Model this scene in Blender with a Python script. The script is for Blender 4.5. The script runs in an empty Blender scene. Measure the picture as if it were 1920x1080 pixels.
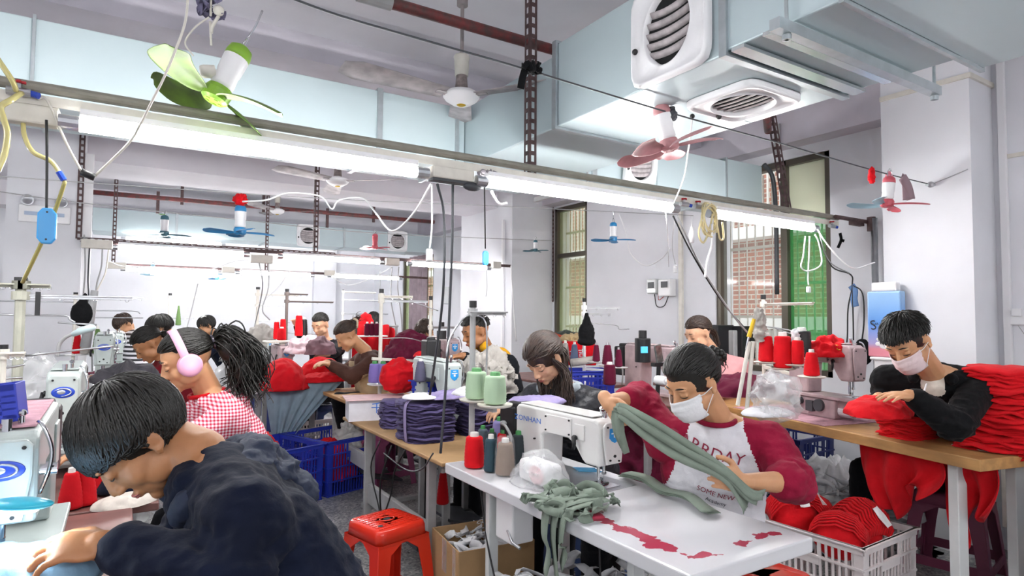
import bpy, math, random
from math import sin, cos, pi, radians as R, sqrt
from mathutils import Vector as V, Matrix as M, noise, Euler
from mathutils.bvhtree import BVHTree

C = bpy.context.scene.collection
# ------------------------------------------------------------ camera
YAW, PITCH, ROLL, FPX, EYE = R(32.3), R(2.67), R(.45), 1157.0, 1.40
cam = bpy.data.objects.new('camera', bpy.data.cameras.new('camera')); C.objects.link(cam)
_f = V((sin(YAW), cos(YAW), 0)); _r = V((cos(YAW), -sin(YAW), 0)); _u = V((0, 0, 1))
FW = _f*cos(PITCH) + _u*sin(PITCH); _u2 = _u*cos(PITCH) - _f*sin(PITCH)
RT = _r*cos(ROLL) + _u2*sin(ROLL); UP = _u2*cos(ROLL) - _r*sin(ROLL)
cam.matrix_world = M(((RT.x, UP.x, -FW.x, 0), (RT.y, UP.y, -FW.y, 0), (RT.z, UP.z, -FW.z, EYE), (0, 0, 0, 1)))
cam.data.sensor_width = 36; cam.data.lens = 36*FPX/1920; cam.data.clip_start = .05; cam.data.clip_end = 80
bpy.context.scene.camera = cam
# ------------------------------------------------------------ exposure, daylight
S = bpy.context.scene
S.view_settings.view_transform = 'Standard'; S.view_settings.look = 'None'
S.view_settings.gamma = 1; S.view_settings.use_curve_mapping = False
S.view_settings.exposure = 2.8
W = bpy.data.worlds.new('daylight'); S.world = W; W.use_nodes = True
bg = W.node_tree.nodes['Background']; bg.inputs[0].default_value = (.80, .90, 1, 1); bg.inputs[1].default_value = .5
TUBE_STRENGTH = 12.0

def at(x, y, X=None, Y=None, Z=None):
    """measure a point of the place: where the sight line through (x, y) meets a plane"""
    d = RT*(x-960) - UP*(y-540) + FW*FPX
    o = V((0, 0, EYE))
    t = X/d.x if X is not None else Y/d.y if Y is not None else (Z-EYE)/d.z
    return o + d*t
def dep(x, y, d):
    return V((0, 0, EYE)) + (RT*(x-960) - UP*(y-540) + FW*FPX)*(d/FPX)
# ------------------------------------------------------------ materials
MATS = {}
def mat(name, col, rough=.6, metal=0, var=0, vscale=20, bump=0, bscale=60, emit=0, alpha=1, sheen=0, trans=0, col2=None, coat=0):
    if name in MATS: return MATS[name]
    m = bpy.data.materials.new(name); m.use_nodes = True; MATS[name] = m
    nt = m.node_tree; b = nt.nodes['Principled BSDF']; L = nt.links.new
    c = (*col, 1)
    b.inputs['Base Color'].default_value = c; b.inputs['Roughness'].default_value = rough
    b.inputs['Metallic'].default_value = metal; b.inputs['Alpha'].default_value = alpha
    b.inputs['Sheen Weight'].default_value = sheen; b.inputs['Transmission Weight'].default_value = trans
    b.inputs['Coat Weight'].default_value = coat
    if emit:
        b.inputs['Emission Color'].default_value = c; b.inputs['Emission Strength'].default_value = emit
    if var or bump or col2:
        tc = nt.nodes.new('ShaderNodeTexCoord')
    if var or col2:
        n = nt.nodes.new('ShaderNodeTexNoise'); n.inputs['Scale'].default_value = vscale; n.inputs['Detail'].default_value = 4
        L(tc.outputs['Object'], n.inputs['Vector'])
        r = nt.nodes.new('ShaderNodeValToRGB'); L(n.outputs['Fac'], r.inputs[0])
        r.color_ramp.elements[0].position = .35; r.color_ramp.elements[1].position = .68
        if col2: r.color_ramp.elements[0].color = (*col2, 1); r.color_ramp.elements[1].color = c
        else:
            r.color_ramp.elements[0].color = (*[x*(1-var) for x in col], 1)
            r.color_ramp.elements[1].color = (*[min(1, x*(1+var*.5)) for x in col], 1)
        L(r.outputs[0], b.inputs['Base Color'])
    if bump:
        n2 = nt.nodes.new('ShaderNodeTexNoise'); n2.inputs['Scale'].default_value = bscale; n2.inputs['Detail'].default_value = 5
        L(tc.outputs['Object'], n2.inputs['Vector'])
        bm_ = nt.nodes.new('ShaderNodeBump'); bm_.inputs['Strength'].default_value = bump; bm_.inputs['Distance'].default_value = .01
        L(n2.outputs['Fac'], bm_.inputs['Height']); L(bm_.outputs[0], b.inputs['Normal'])
    return m
def h(s):                                            # sRGB hex to linear
    v = [int(s[i:i+2], 16)/255 for i in (0, 2, 4)]
    return tuple(x/12.92 if x <= .04045 else ((x+.055)/1.055)**2.4 for x in v)
def fab(name, hexc, var=.16, bump=.35, vs=9):
    m = mat(name, h(hexc), .85, var=var, vscale=vs, bump=bump, bscale=35, sheen=.04); m.node_tree.nodes['Principled BSDF'].inputs['Specular IOR Level'].default_value = .18; return m
m_wall = mat('wall paint', h('dfe1e6'), .75, var=.05, vscale=2.2, bump=.08, bscale=18)
m_ceil = mat('ceiling paint', h('e4e2e8'), .8, var=.06, vscale=2.5, bump=.1, bscale=12)
m_beam = mat('beam paint', h('cbc7d0'), .8, var=.1, vscale=3, bump=.1)
m_duct = mat('duct panel', h('bccdd1'), .38, metal=.15, var=.05, vscale=1.5, bump=.03, bscale=6)
m_flange = mat('duct flange', h('b3bcc0'), .35, metal=.6, var=.1)
m_rust = mat('rusty brown steel', h('5e4a4a'), .6, metal=.3, var=.35, vscale=25, bump=.2)
m_redpipe = mat('old red pipe paint', h('7c3434'), .5, var=.45, vscale=22, bump=.3, col2=h('4d3a38'))
m_steel = mat('brushed steel', h('b9bcc0'), .3, metal=.9, var=.1)
m_chrome = mat('chrome', h('d6d8dc'), .12, metal=1)
m_dark = mat('black plastic', h('17181b'), .45)
m_dkgrey = mat('dark grey plastic', h('3c3f44'), .5)
m_whitep = mat('white plastic', h('e9eaec'), .4)
m_ivory = mat('ivory plastic', h('d9d6cc'), .5, var=.08)
m_olive = mat('greenish grey pipe', h('8a877c'), .45, var=.15)
m_grey = mat('grey paint', h('a6a7a8'), .5, var=.08)
m_ltgrey = mat('pale grey enamel', h('cfd3d3'), .35, var=.06, vscale=8, coat=.3)
m_tube = mat('lit tube', (1, .985, .98), .5, emit=TUBE_STRENGTH)
m_skin = mat('skin', h('c9966f'), .5, var=.07, vscale=14, bump=.05, bscale=120)
m_skin2 = mat('tanned skin', h('a9754f'), .5, var=.09, vscale=14, bump=.06, bscale=120)
m_skin3 = mat('light skin', h('d6a888'), .5, var=.06, vscale=14, bump=.04, bscale=120)
for _m in (m_skin, m_skin2, m_skin3):
    _b = _m.node_tree.nodes['Principled BSDF']; _b.inputs['Subsurface Weight'].default_value = .12; _b.inputs['Subsurface Radius'].default_value = (.012, .005, .003)
m_lips = mat('lips', h('a8605a'), .45)
m_hair = mat('black hair', h('15130f'), .42, var=.4, vscale=60, bump=.2, bscale=160)
m_hairbr = mat('brown hair', h('3a2a22'), .42, var=.45, vscale=40, bump=.2, bscale=160)
m_red = fab('red fabric', 'c4101c'); m_red2 = fab('bright red fabric', 'd8141f')
m_maroon = fab('maroon fabric', '5e1430'); m_purple = fab('purple fabric', '4f476e'); m_lilac = fab('lilac fabric', '9a8fba')
m_sage = fab('sage green ribbed fabric', '7f8c80'); m_bluefab = fab('grey blue ribbed fabric', '7d919f')
m_whitefab = fab('white fabric', 'd5d6da'); m_greyfab = fab('pale grey fabric', 'a9a59f')
m_blackfab = fab('black fabric', '0c0d10'); m_navy = fab('navy fabric', '0a1226', .2)
m_trou = fab('dark trousers', '0a0c12')
m_film = mat('clear plastic film', h('e4e6e8'), .12, alpha=.32, bump=.9, bscale=18, coat=.6)
# ------------------------------------------------------------ mesh kit
class G:
    def __init__(s): s.v = []; s.f = []; s.m = []; s.mi = 0
    def add(s, vs, fs):
        o = len(s.v); s.v += [tuple(v) for v in vs]; s.f += [tuple(i+o for i in f) for f in fs]; s.m += [s.mi]*len(fs); return s
    def box(s, c, d, rot=None, taper=None):
        c = V(c); x, y, z = d[0]/2, d[1]/2, d[2]/2; t = taper or 1
        P = [V((sx*x*(t if sz > 0 else 1), sy*y*(t if sz > 0 else 1), sz*z)) for sz in (-1, 1) for sx, sy in ((-1, -1), (1, -1), (1, 1), (-1, 1))]
        if rot is not None: P = [rot @ p for p in P]
        return s.add([c+p for p in P], [(3, 2, 1, 0), (4, 5, 6, 7), (0, 1, 5, 4), (1, 2, 6, 5), (2, 3, 7, 6), (3, 0, 4, 7)])
    def bar(s, a, b, w, t, up=(0, 0, 1)):
        a, b = V(a), V(b); d = b-a; L = d.length; d.normalize(); u = V(up)
        if abs(d.dot(u)) > .99: u = V((0, 1, 0))
        x = d.cross(u).normalized(); z = x.cross(d)
        return s.box((a+b)/2, (w, L, t), M((x, d, z)).transposed())
    def tube(s, pts, r, n=8, cap=True, closed=False):
        pts = [V(p) for p in pts]; N = len(pts); rs = r if isinstance(r, (list, tuple)) else [r]*N
        vs = []; pu = None
        for i, p in enumerate(pts):
            if closed: d = pts[(i+1) % N]-pts[i-1]
            else: d = pts[min(i+1, N-1)]-pts[max(i-1, 0)]
            if d.length < 1e-9: d = V((0, 0, 1))
            d.normalize()
            if pu is None: pu = d.orthogonal().normalized()
            u = (pu-d*pu.dot(d))
            u = u.normalized() if u.length > 1e-6 else d.orthogonal().normalized()
            pu = u; w = d.cross(u)
            vs += [p+(u*cos(2*pi*k/n)+w*sin(2*pi*k/n))*rs[i] for k in range(n)]
        fs = []
        for i in range(N if closed else N-1):
            j = (i+1) % N
            fs += [(i*n+k, i*n+(k+1) % n, j*n+(k+1) % n, j*n+k) for k in range(n)]
        if cap and not closed: fs += [tuple(range(n))[::-1], tuple((N-1)*n+k for k in range(n))]
        return s.add(vs, fs)
    def cyl(s, a, b, r, r2=None, n=16): return s.tube([a, b], [r, r if r2 is None else r2], n)
    def lathe(s, prof, o=(0, 0, 0), n=24, rot=None, cap=True):
        o = V(o); vs = []
        for r, z in prof:
            for k in range(n):
                p = V((r*cos(2*pi*k/n), r*sin(2*pi*k/n), z)); vs.append(o+(rot @ p if rot is not None else p))
        N = len(prof); fs = [(i*n+k, i*n+(k+1) % n, (i+1)*n+(k+1) % n, (i+1)*n+k) for i in range(N-1) for k in range(n)]
        if cap: fs += [tuple(range(n))[::-1], tuple((N-1)*n+k for k in range(n))]
        return s.add(vs, fs)
    def ell(s, c, r, rot=None, n=12):
        c = V(c); r = (r, r, r) if isinstance(r, (int, float)) else r; vs = []; m = n*2
        for i in range(n+1):
            a = pi*i/n
            for k in range(m):
                p = V((r[0]*sin(a)*cos(2*pi*k/m), r[1]*sin(a)*sin(2*pi*k/m), -r[2]*cos(a)))
                vs.append(c+(rot @ p if rot is not None else p))
        return s.add(vs, [(i*m+k, i*m+(k+1) % m, (i+1)*m+(k+1) % m, (i+1)*m+k) for i in range(n) for k in range(m)])
    def cap_(s, a, b, r0, r1, n=10):                 # tapered capsule
        a, b = V(a), V(b); s.ell(a, r0, n=7); s.ell(b, r1, n=7); return s.cyl(a, b, r0, r1, n+2)
    def prism(s, poly, a, b):                        # poly of 3-D points at offset vectors a and b
        a, b = V(a), V(b); n = len(poly); P = [V(p) for p in poly]
        return s.add([p+a for p in P]+[p+b for p in P], [tuple(range(n))[::-1], tuple(range(n, 2*n))]+[(i, (i+1) % n, (i+1) % n+n, i+n) for i in range(n)])
    def grid(s, rows, closed=False):
        n = len(rows[0]); vs = [p for r in rows for p in r]
        return s.add(vs, [(i*n+k, i*n+(k+1) % n, (i+1)*n+(k+1) % n, (i+1)*n+k) for i in range(len(rows)-1) for k in range(n if closed else n-1)])
    def build(s, name, mats, parent=None, smooth=False, world=True, bevel=0, solid=0, sub=0, seg=2):
        if not isinstance(mats, (list, tuple)): mats = [mats]
        me = bpy.data.meshes.new(name)
        off = V(parent_loc(parent)) if (parent is not None and world) else V((0, 0, 0))
        me.from_pydata([tuple(V(v)-off) for v in s.v], [], s.f)
        for m in mats: me.materials.append(m)
        me.polygons.foreach_set('material_index', s.m); 
        if smooth: me.polygons.foreach_set('use_smooth', [True]*len(s.f))
        me.update()
        return link(name, me, parent, bevel, solid, sub, seg)
def link(name, me, parent=None, bevel=0, solid=0, sub=0, seg=2):
    o = bpy.data.objects.new(name, me); C.objects.link(o)
    if parent is not None: o.parent = parent
    if solid: q = o.modifiers.new('solid', 'SOLIDIFY'); q.thickness = solid; q.offset = 0
    if sub: q = o.modifiers.new('sub', 'SUBSURF'); q.levels = q.render_levels = sub
    if bevel: q = o.modifiers.new('bevel', 'BEVEL'); q.width = bevel; q.segments = seg; q.limit_method = 'ANGLE'; q.angle_limit = R(40)
    return o
def parent_loc(p):
    l = V(p.location)
    while p.parent is not None: p = p.parent; l = l+V(p.location)
    return l
def tag(o, label, cat, group=None):
    o['label'] = label; o['category'] = cat
    if group: o['group'] = group
    return o
def thing(name, label, cat, loc=(0, 0, 0), rz=0, group=None):
    o = bpy.data.objects.new(name, None); o.empty_display_size = .05; C.objects.link(o); o.location = loc; o.rotation_euler = (0, 0, rz)
    return tag(o, label, cat, group)
def struct(o): o['kind'] = 'structure'; return o
def stuff(o): o['kind'] = 'stuff'; return o
def dup(root, loc=None, rz=None, label=None, group=None, mat_=None):
    r = root.copy(); C.objects.link(r)
    if loc is not None: r.location = loc
    if rz is not None: r.rotation_euler = (0, 0, rz)
    if label: r['label'] = label
    if group: r['group'] = group
    for ch in list(root.children):
        c = ch.copy(); C.objects.link(c); c.parent = r
        for g in ch.children:
            d = g.copy(); C.objects.link(d); d.parent = c
    return r
def spline(pts, k=6):
    P = [V(p) for p in pts]; P = [P[0]*2-P[1]]+P+[P[-1]*2-P[-2]]; out = []
    for i in range(1, len(P)-2):
        for j in range(k):
            t = j/k; a, b, c, d = P[i-1:i+3]
            out.append(.5*((2*b)+(c-a)*t+(2*a-5*b+4*c-d)*t*t+(3*b-a-3*c+d)*t**3))
    return out+[P[-2]]
def wire(pts, r, m, label, name='cable', cat='cable', group=None, k=6, n=6):
    g = G(); g.tube(spline(pts, k), r, n)
    p0 = V(pts[0]); o = bpy.data.objects.new(name, None); bpy.data.objects.remove(o)
    g.v = [tuple(V(v)-p0) for v in g.v]
    o = g.build(name, m, smooth=True); o.location = p0
    return tag(o, label, cat, group)
def solo(g, name, m, label, cat, loc, group=None, **k):  # a thing that is one mesh, origin at loc
    g.v = [tuple(V(v)-V(loc)) for v in g.v]
    o = g.build(name, m, **k); o.location = loc
    return tag(o, label, cat, group)
def text_geo(txt, size, m, name, parent, o, xdir, ydir, world=True, depth=.0006, surf=None, nrm=None, align='CENTER'):
    """flat lettering as mesh: o origin, xdir reading direction, ydir up"""
    cu = bpy.data.curves.new(name, 'FONT'); cu.body = txt; cu.size = size; cu.align_x = align; cu.align_y = 'CENTER'; cu.resolution_u = 3
    t = bpy.data.objects.new('t', cu); C.objects.link(t)
    dg = bpy.context.evaluated_depsgraph_get(); me = bpy.data.meshes.new_from_object(t.evaluated_get(dg))
    bpy.data.objects.remove(t); bpy.data.curves.remove(cu)
    x, y, o = V(xdir).normalized(), V(ydir).normalized(), V(o); nz = x.cross(y)
    off = parent_loc(parent) if world else V((0, 0, 0))
    for v in me.vertices:
        p = o+x*v.co.x+y*v.co.y
        if surf is not None:
            hit = surf.ray_cast(p+nz*.25, -nz)
            if hit[0] is not None: p = hit[0]
            p = p+nz*.003
        v.co = p-off
    me.name = name; me.materials.clear(); me.materials.append(m)
    return link(name, me, parent)
def remesh(g, voxel, smooth=3, fac=.5):
    me = bpy.data.meshes.new('r'); me.from_pydata(g.v, [], g.f); me.update()
    o = bpy.data.objects.new('r', me); C.objects.link(o)
    q = o.modifiers.new('r', 'REMESH'); q.mode = 'VOXEL'; q.voxel_size = voxel; q.adaptivity = 0
    if smooth: q = o.modifiers.new('s', 'SMOOTH'); q.iterations = smooth; q.factor = fac
    dg = bpy.context.evaluated_depsgraph_get(); me2 = bpy.data.meshes.new_from_object(o.evaluated_get(dg))
    bpy.data.objects.remove(o); bpy.data.meshes.remove(me)
    me2.polygons.foreach_set('use_smooth', [True]*len(me2.polygons))
    return me2
def place_mesh(name, me, mats, parent=None, origin=None):
    off = parent_loc(parent) if parent is not None else V(origin or (0, 0, 0))
    me.transform(M.Translation(-off)); me.name = name; me.materials.clear()
    for m in (mats if isinstance(mats, (list, tuple)) else [mats]): me.materials.append(m)
    o = link(name, me, parent)
    if parent is None: o.location = off
    return o
def ridge(p, s, seed=0):
    return 1-abs(noise.noise(V((p[0]*s[0]+seed, p[1]*s[1]+seed*1.7, p[2]*s[2])))*2)
rnd = random.Random(7)
# ============================================================ the room
XW, YB, XL, YN, ZC = 4.62, 12.9, -4.6, -3.2, 3.12
def sbox(name, a, b, m, parent=None, bevel=0):
    g = G(); a, b = V(a), V(b); g.box((a+b)/2, (abs(b.x-a.x), abs(b.y-a.y), abs(b.z-a.z)))
    o = g.build(name, m, parent, bevel=bevel)
    if parent is None: struct(o)
    return o
# terrazzo floor
mf = bpy.data.materials.new('terrazzo'); mf.use_nodes = True
nt = mf.node_tree; b_ = nt.nodes['Principled BSDF']; b_.inputs['Roughness'].default_value = .32
tc = nt.nodes.new('ShaderNodeTexCoord'); vo = nt.nodes.new('ShaderNodeTexVoronoi'); vo.inputs['Scale'].default_value = 75
nt.links.new(tc.outputs['Object'], vo.inputs['Vector'])
hs = nt.nodes.new('ShaderNodeSeparateColor'); nt.links.new(vo.outputs['Color'], hs.inputs[0])
rp = nt.nodes.new('ShaderNodeValToRGB'); rp.color_ramp.interpolation = 'CONSTANT'
for p_, c_ in ((0, '7b7d80'), (.25, 'a3a4a5'), (.55, 'bcbcba'), (.8, '8d8f92'), (.92, 'd6d4d0')):
    e = rp.color_ramp.elements.new(p_); e.color = (*h(c_), 1)
nt.links.new(hs.outputs[0], rp.inputs[0])
nz_ = nt.nodes.new('ShaderNodeTexNoise'); nz_.inputs['Scale'].default_value = 2.2; nz_.inputs['Detail'].default_value = 5; nt.links.new(tc.outputs['Object'], nz_.inputs['Vector'])
mx = nt.nodes.new('ShaderNodeMix'); mx.data_type = 'RGBA'; mx.blend_type = 'MULTIPLY'; mx.inputs[0].default_value = .45
nt.links.new(rp.outputs[0], mx.inputs[6]); nt.links.new(nz_.outputs['Fac'], mx.inputs[7]); nt.links.new(mx.outputs[2], b_.inputs['Base Color'])
sbox('floor', (XL, YN, -.1), (XW+.25, YB, 0), mf)
sbox('ceiling', (XL, YN, ZC), (XW+.25, YB+.2, ZC+.15), m_ceil)
sbox('wall_back', (XL, YB, 0), (XW+.25, YB+.2, ZC), m_wall)
sbox('wall_left', (XL-.2, YN, 0), (XL, YB+.2, ZC), m_wall)
sbox('wall_near', (XL, YN-.2, 0), (XW+.25, YN, ZC), m_wall)
# window wall with its openings: (y0, y1, z0, z1)
OPEN = [(2.70, 3.80, .95, 2.72), (5.66, 6.32, .95, 2.78), (7.95, 8.75, .95, 2.5), (9.9, 11.3, .95, 2.5)]
segs = []; y = YN
for (y0, y1, z0, z1) in OPEN:
    segs.append((y, y0, 0, ZC)); segs.append((y0, y1, 0, z0)); segs.append((y0, y1, z1, ZC)); y = y1
segs.append((y, YB+.2, 0, ZC))
g = G()
for (y0, y1, z0, z1) in segs: g.box((XW+.125, (y0+y1)/2, (z0+z1)/2), (.25, y1-y0, z1-z0))
struct(g.build('wall_right', m_wall))
# columns and beams
sbox('column_right', (4.30, 1.635, 0), (XW, 2.15, ZC), m_wall)
sbox('trim_1', (4.285, 1.62, 2.87), (XW, 2.15, 2.90), m_ivory)
sbox('column_middle', (4.0, 6.33, 0), (XW, 7.67, ZC), m_wall)
sbox('column_left', (-.80, 6.25, 0), (-.30, 6.75, ZC), m_wall)
sbox('trim_2', (-.295, 6.28, 0), (-.235, 6.33, 2.75), m_whitep)
sbox('beam_near', (XL, 3.80, 2.96), (XW, 4.35, ZC), m_beam)
sbox('beam_middle', (XL, 6.7, 2.78), (XW, 7.5, ZC), m_ceil)
sbox('beam_far', (XL, 10.2, 2.8), (XW, 10.6, ZC), m_ceil)
sbox('beam_wall', (4.44, 2.15, 2.80), (XW, YB, ZC), m_beam)
sbox('pilaster_back', (3.3, YB-.14, 0), (3.75, YB, ZC), m_wall)
# right-hand wall panel joint, trunking, socket
sbox('trim_3', (XW-.012, .4, 2.405), (XW, 1.58, 2.43), m_ivory)
sbox('trim_4', (XW-.03, 1.56, .3), (XW, 1.60, ZC), m_whitep, bevel=.004)
t = thing('wall_socket', 'white double socket plate with plug at end of vertical trunking on right wall', 'socket', (XW-.02, 1.50, 1.42))
g = G(); g.box((XW-.015, 1.49, 1.42), (.03, .15, .09)); g.build('back_plate', m_whitep, t, bevel=.005)
g = G(); g.box((XW-.04, 1.525, 1.45), (.03, .05, .045)); g.build('plug', m_whitep, t, bevel=.006)
g = G(); g.box((XW-.034, 1.465, 1.42), (.008, .03, .06)); g.build('rocker_switch', m_ivory, t, bevel=.003)
wire([(XW-.04, 1.52, 1.37), (XW-.03, 1.46, 1.25), (XW-.03, 1.40, 1.05), (XW-.02, 1.37, .8)], .002, m_grey, 'thin grey lead hanging from white socket on the right wall')
# ---- windows
m_frame = mat('bronze aluminium frame', h('5f5a50'), .4, metal=.5)
m_bars = mat('white painted bars', h('d9d2c6'), .5)
m_glass = mat('window glass', h('dfeee6'), .05, alpha=.16)
m_gfilm = mat('green window film', h('4fc069'), .3, alpha=.5)
m_gfilm2 = mat('pale green window film', h('d6ecb0'), .4, alpha=.32)
m_gwhite = mat('pale green paper sheet', h('f2fadc'), .8, alpha=.85)
def window(n, y0, y1, z0, z1, label_film, zsplit=None, mull=None):
    w = bpy.data.objects.new('window_%d' % n, None); C.objects.link(w); w.location = (XW, (y0+y1)/2, z0); struct(w)
    f = .05; x = XW+.06
    g = G()
    for (ya, yb, za, zb) in ((y0, y1, z0, z0+f), (y0, y1, z1-f, z1), (y0, y0+f, z0, z1), (y1-f, y1, z0, z1)):
        g.box((x, (ya+yb)/2, (za+zb)/2), (.09, yb-ya, zb-za))
    if zsplit: g.box((x, (y0+y1)/2, zsplit), (.08, y1-y0, .05))
    for ym in (mull or []): g.box((x, ym, (z0+z1)/2), (.09, .06, z1-z0))
    g.build('window_frame', m_frame, w, bevel=.004)
    return w
def bars(w, y0, y1, z0, z1, m, dy=.085, rails=(.33, .66), x=XW+.16):
    g = G(); n = int((y1-y0)/dy)
    for i in range(n+1): yy = y0+(y1-y0)*i/n; g.cyl((x, yy, z0), (x, yy, z1), .007, n=6)
    for q in rails: g.box((x, (y0+y1)/2, z0+(z1-z0)*q), (.02, y1-y0, .025))
    g.build('security_bars', m, w)
def pane(w, y0, y1, z0, z1, m, x=XW+.06, name='pane'):
    g = G(); g.box((x, (y0+y1)/2, (z0+z1)/2), (.006, y1-y0, z1-z0)); g.build(name, m, w)
w = window(1, 2.70, 3.80, .95, 2.72, '', mull=[3.11])
bars(w, 3.14, 3.75, 1.0, 2.67, m_bars, .085, (.25, .62)); bars(w, 2.72, 3.08, 1.0, 2.4, m_bars, .07, (.2, .5, .75))
pane(w, 3.14, 3.75, 1.0, 2.67, m_glass); pane(w, 2.75, 3.08, 1.0, 2.22, m_gfilm); pane(w, 2.75, 3.08, 2.22, 2.67, m_gwhite, name='paper_sheet')
w = window(2, 5.66, 6.32, .95, 2.78, '', 2.17)
bars(w, 5.71, 6.27, 1.0, 2.14, m_bars, .09, (.25, .68)); bars(w, 5.71, 6.27, 2.2, 2.73, m_bars, .09, (.5,))
pane(w, 5.71, 6.27, 1.0, 2.14, m_gfilm2); pane(w, 5.71, 6.27, 2.2, 2.73, m_gfilm2)
w = window(3, 7.95, 8.75, .95, 2.5, ''); pane(w, 8.0, 8.7, 1, 2.45, m_gfilm2)
w = window(4, 9.9, 11.3, .95, 2.5, '', mull=[10.5]); pane(w, 9.95, 10.45, 1, 2.45, m_gfilm2); pane(w, 10.55, 11.25, 1, 2.45, m_gfilm2)
bars(w, 9.95, 11.25, 1, 2.45, m_bars, .12)
g = G(); m_curt = fab('mauve curtain', '9c8d94')
g.grid([[(XW-.05+.03*sin(k*1.1), 10.05+k*.035, z) for k in range(22)] for z in (.9, 1.6, 2.5)])
solo(g, 'curtain', m_curt, 'mauve curtain hanging at far window of the window wall', 'curtain', (XW-.05, 10.4, 2.5), smooth=True, solid=.006)
# ---- building across the lane
bx = 7.3
mb = bpy.data.materials.new('brick face'); mb.use_nodes = True; nb = mb.node_tree
bt = nb.nodes.new('ShaderNodeTexBrick'); bt.inputs['Scale'].default_value = 1; bt.inputs['Color1'].default_value = (*h('b5633f'), 1); bt.inputs['Color2'].default_value = (*h('8c4a34'), 1)
bt.inputs['Mortar'].default_value = (*h('c9bba8'), 1); bt.inputs['Brick Width'].default_value = .2; bt.inputs['Row Height'].default_value = .065; bt.inputs['Mortar Size'].default_value = .008
tcb = nb.nodes.new('ShaderNodeTexCoord'); mp = nb.nodes.new('ShaderNodeMapping'); mp.inputs['Rotation'].default_value = (0, R(90), R(90))
sp = nb.nodes.new('ShaderNodeSeparateXYZ'); cb = nb.nodes.new('ShaderNodeCombineXYZ')
nb.links.new(tcb.outputs['Object'], sp.inputs[0]); nb.links.new(sp.outputs[1], cb.inputs[0]); nb.links.new(sp.outputs[2], cb.inputs[1]); nb.links.new(cb.outputs[0], bt.inputs['Vector'])
nb.links.new(bt.outputs['Color'], nb.nodes['Principled BSDF'].inputs['Base Color'])
t = thing('building', 'red brick building with white balcony bands and railings outside the right window', 'building', (bx, 8, -1))
g = G(); g.box((bx+.5, 8, 2.5), (1, 22, 8)); g.build('brick_wall', mb, t)
m_band = mat('white render', h('efe9df'), .7)
for zc in (1.35, 2.55): g = G(); g.box((bx-.12, 8, zc), (.3, 22, .16)); g.build('balcony_band', m_band, t)
for z0, z1 in ((.1, 1.27), (2.6, 3.4)):
    g = G()
    for i in range(150): yy = 2+i*.09; g.box((bx-.22, yy, (z0+z1)/2), (.02, .025, z1-z0))
    g.build('railing', m_bars, t)
for yy in (4.6, 6.6, 8.6, 10.6): g = G(); g.box((bx-.02, yy, .75), (.06, 1.1, 1.0)); g.build('window', mat('pale blind', h('d9cfc4'), .6), t)
m_lane = mat('lane', h('8a8a86'), .9); sbox('floor_outside', (XW+.25, -4, -1.2), (bx, 20, -1.0), m_lane)
# ============================================================ ducts
def duct_box(t, name, a, b, seams_axis=None, seams=()):
    a, b = V(a), V(b); g = G(); g.box((a+b)/2, b-a); o = g.build(name, m_duct, t, bevel=.006)
    return o
t = thing('air_duct', 'big pale insulated air duct elbow running overhead from left to upper right', 'duct', (1.72, 3.3, 2.3))
duct_box(t, 'duct_section', (1.72, 2.33, 2.30), (2.42, 3.78, 2.655))
duct_box(t, 'duct_section', (1.715, 1.36, 2.30), (2.425, 2.325, 2.70))
duct_box(t, 'duct_section', (1.71, .95, 2.31), (2.44, 1.355, 2.74))
duct_box(t, 'duct_section', (1.71, -1.5, 2.31), (2.60, .945, 2.74))
duct_box(t, 'duct_section', (1.18, 3.26, 2.302), (1.715, 3.78, 2.653))
duct_box(t, 'duct_section', (-.35, 3.26, 2.302), (1.175, 3.78, 2.653))
duct_box(t, 'duct_section', (XL+.01, 3.26, 2.302), (-.355, 3.78, 2.653))
duct_box(t, 'duct_branch', (2.43, 3.14, 2.31), (3.2, 3.6, 2.64))
duct_box(t, 'duct_branch', (3.205, 3.14, 2.31), (3.95, 3.6, 2.63))
duct_box(t, 'duct_branch', (3.955, 3.14, 2.31), (4.40, 3.6, 2.65))
def frame_ring(t, x0, x1, y, z0, z1, w=.03, axis='y'):
    g = G()
    e = .012
    if axis == 'y':
        for (xa, xb, za, zb) in ((x0-e, x1+e, z0-e, z0), (x0-e, x1+e, z1, z1+e), (x0-e, x0, z0, z1), (x1, x1+e, z0, z1)):
            g.box(((xa+xb)/2, y, (za+zb)/2), (xb-xa, w, zb-za))
    else:
        for (ya, yb, za, zb) in ((x0-e, x1+e, z0-e, z0), (x0-e, x1+e, z1, z1+e), (x0-e, x0, z0, z1), (x1, x1+e, z0, z1)):
            g.box((y, (ya+yb)/2, (za+zb)/2), (w, yb-ya, zb-za))
    g.build('flange', m_flange, t)
frame_ring(t, 1.71, 2.43, 2.33, 2.30, 2.70); frame_ring(t, 1.71, 2.44, 1.36, 2.30, 2.74); frame_ring(t, 1.71, 2.6, .95, 2.31, 2.74, .015)
frame_ring(t, 3.26, 3.78, 1.18, 2.302, 2.653, .03, 'x'); frame_ring(t, 3.26, 3.78, -.35, 2.302, 2.653, .012, 'x'); frame_ring(t, 3.26, 3.78, 1.66, 2.302, 2.653, .02, 'x')
frame_ring(t, 3.14, 3.6, 2.62, 2.31, 2.645, .04, 'x'); frame_ring(t, 3.14, 3.6, 3.95, 2.31, 2.645, .012, 'x')
g = G()
for zz in (2.298,): g.box((2.07, 1.30, zz), (.74, .05, .012)); g.box((2.07, 1.19, 2.305), (.74, .03, .012))
g.build('joint_strip', mat('shiny foil tape', h('d5dbdd'), .2, metal=.7), t)
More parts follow.
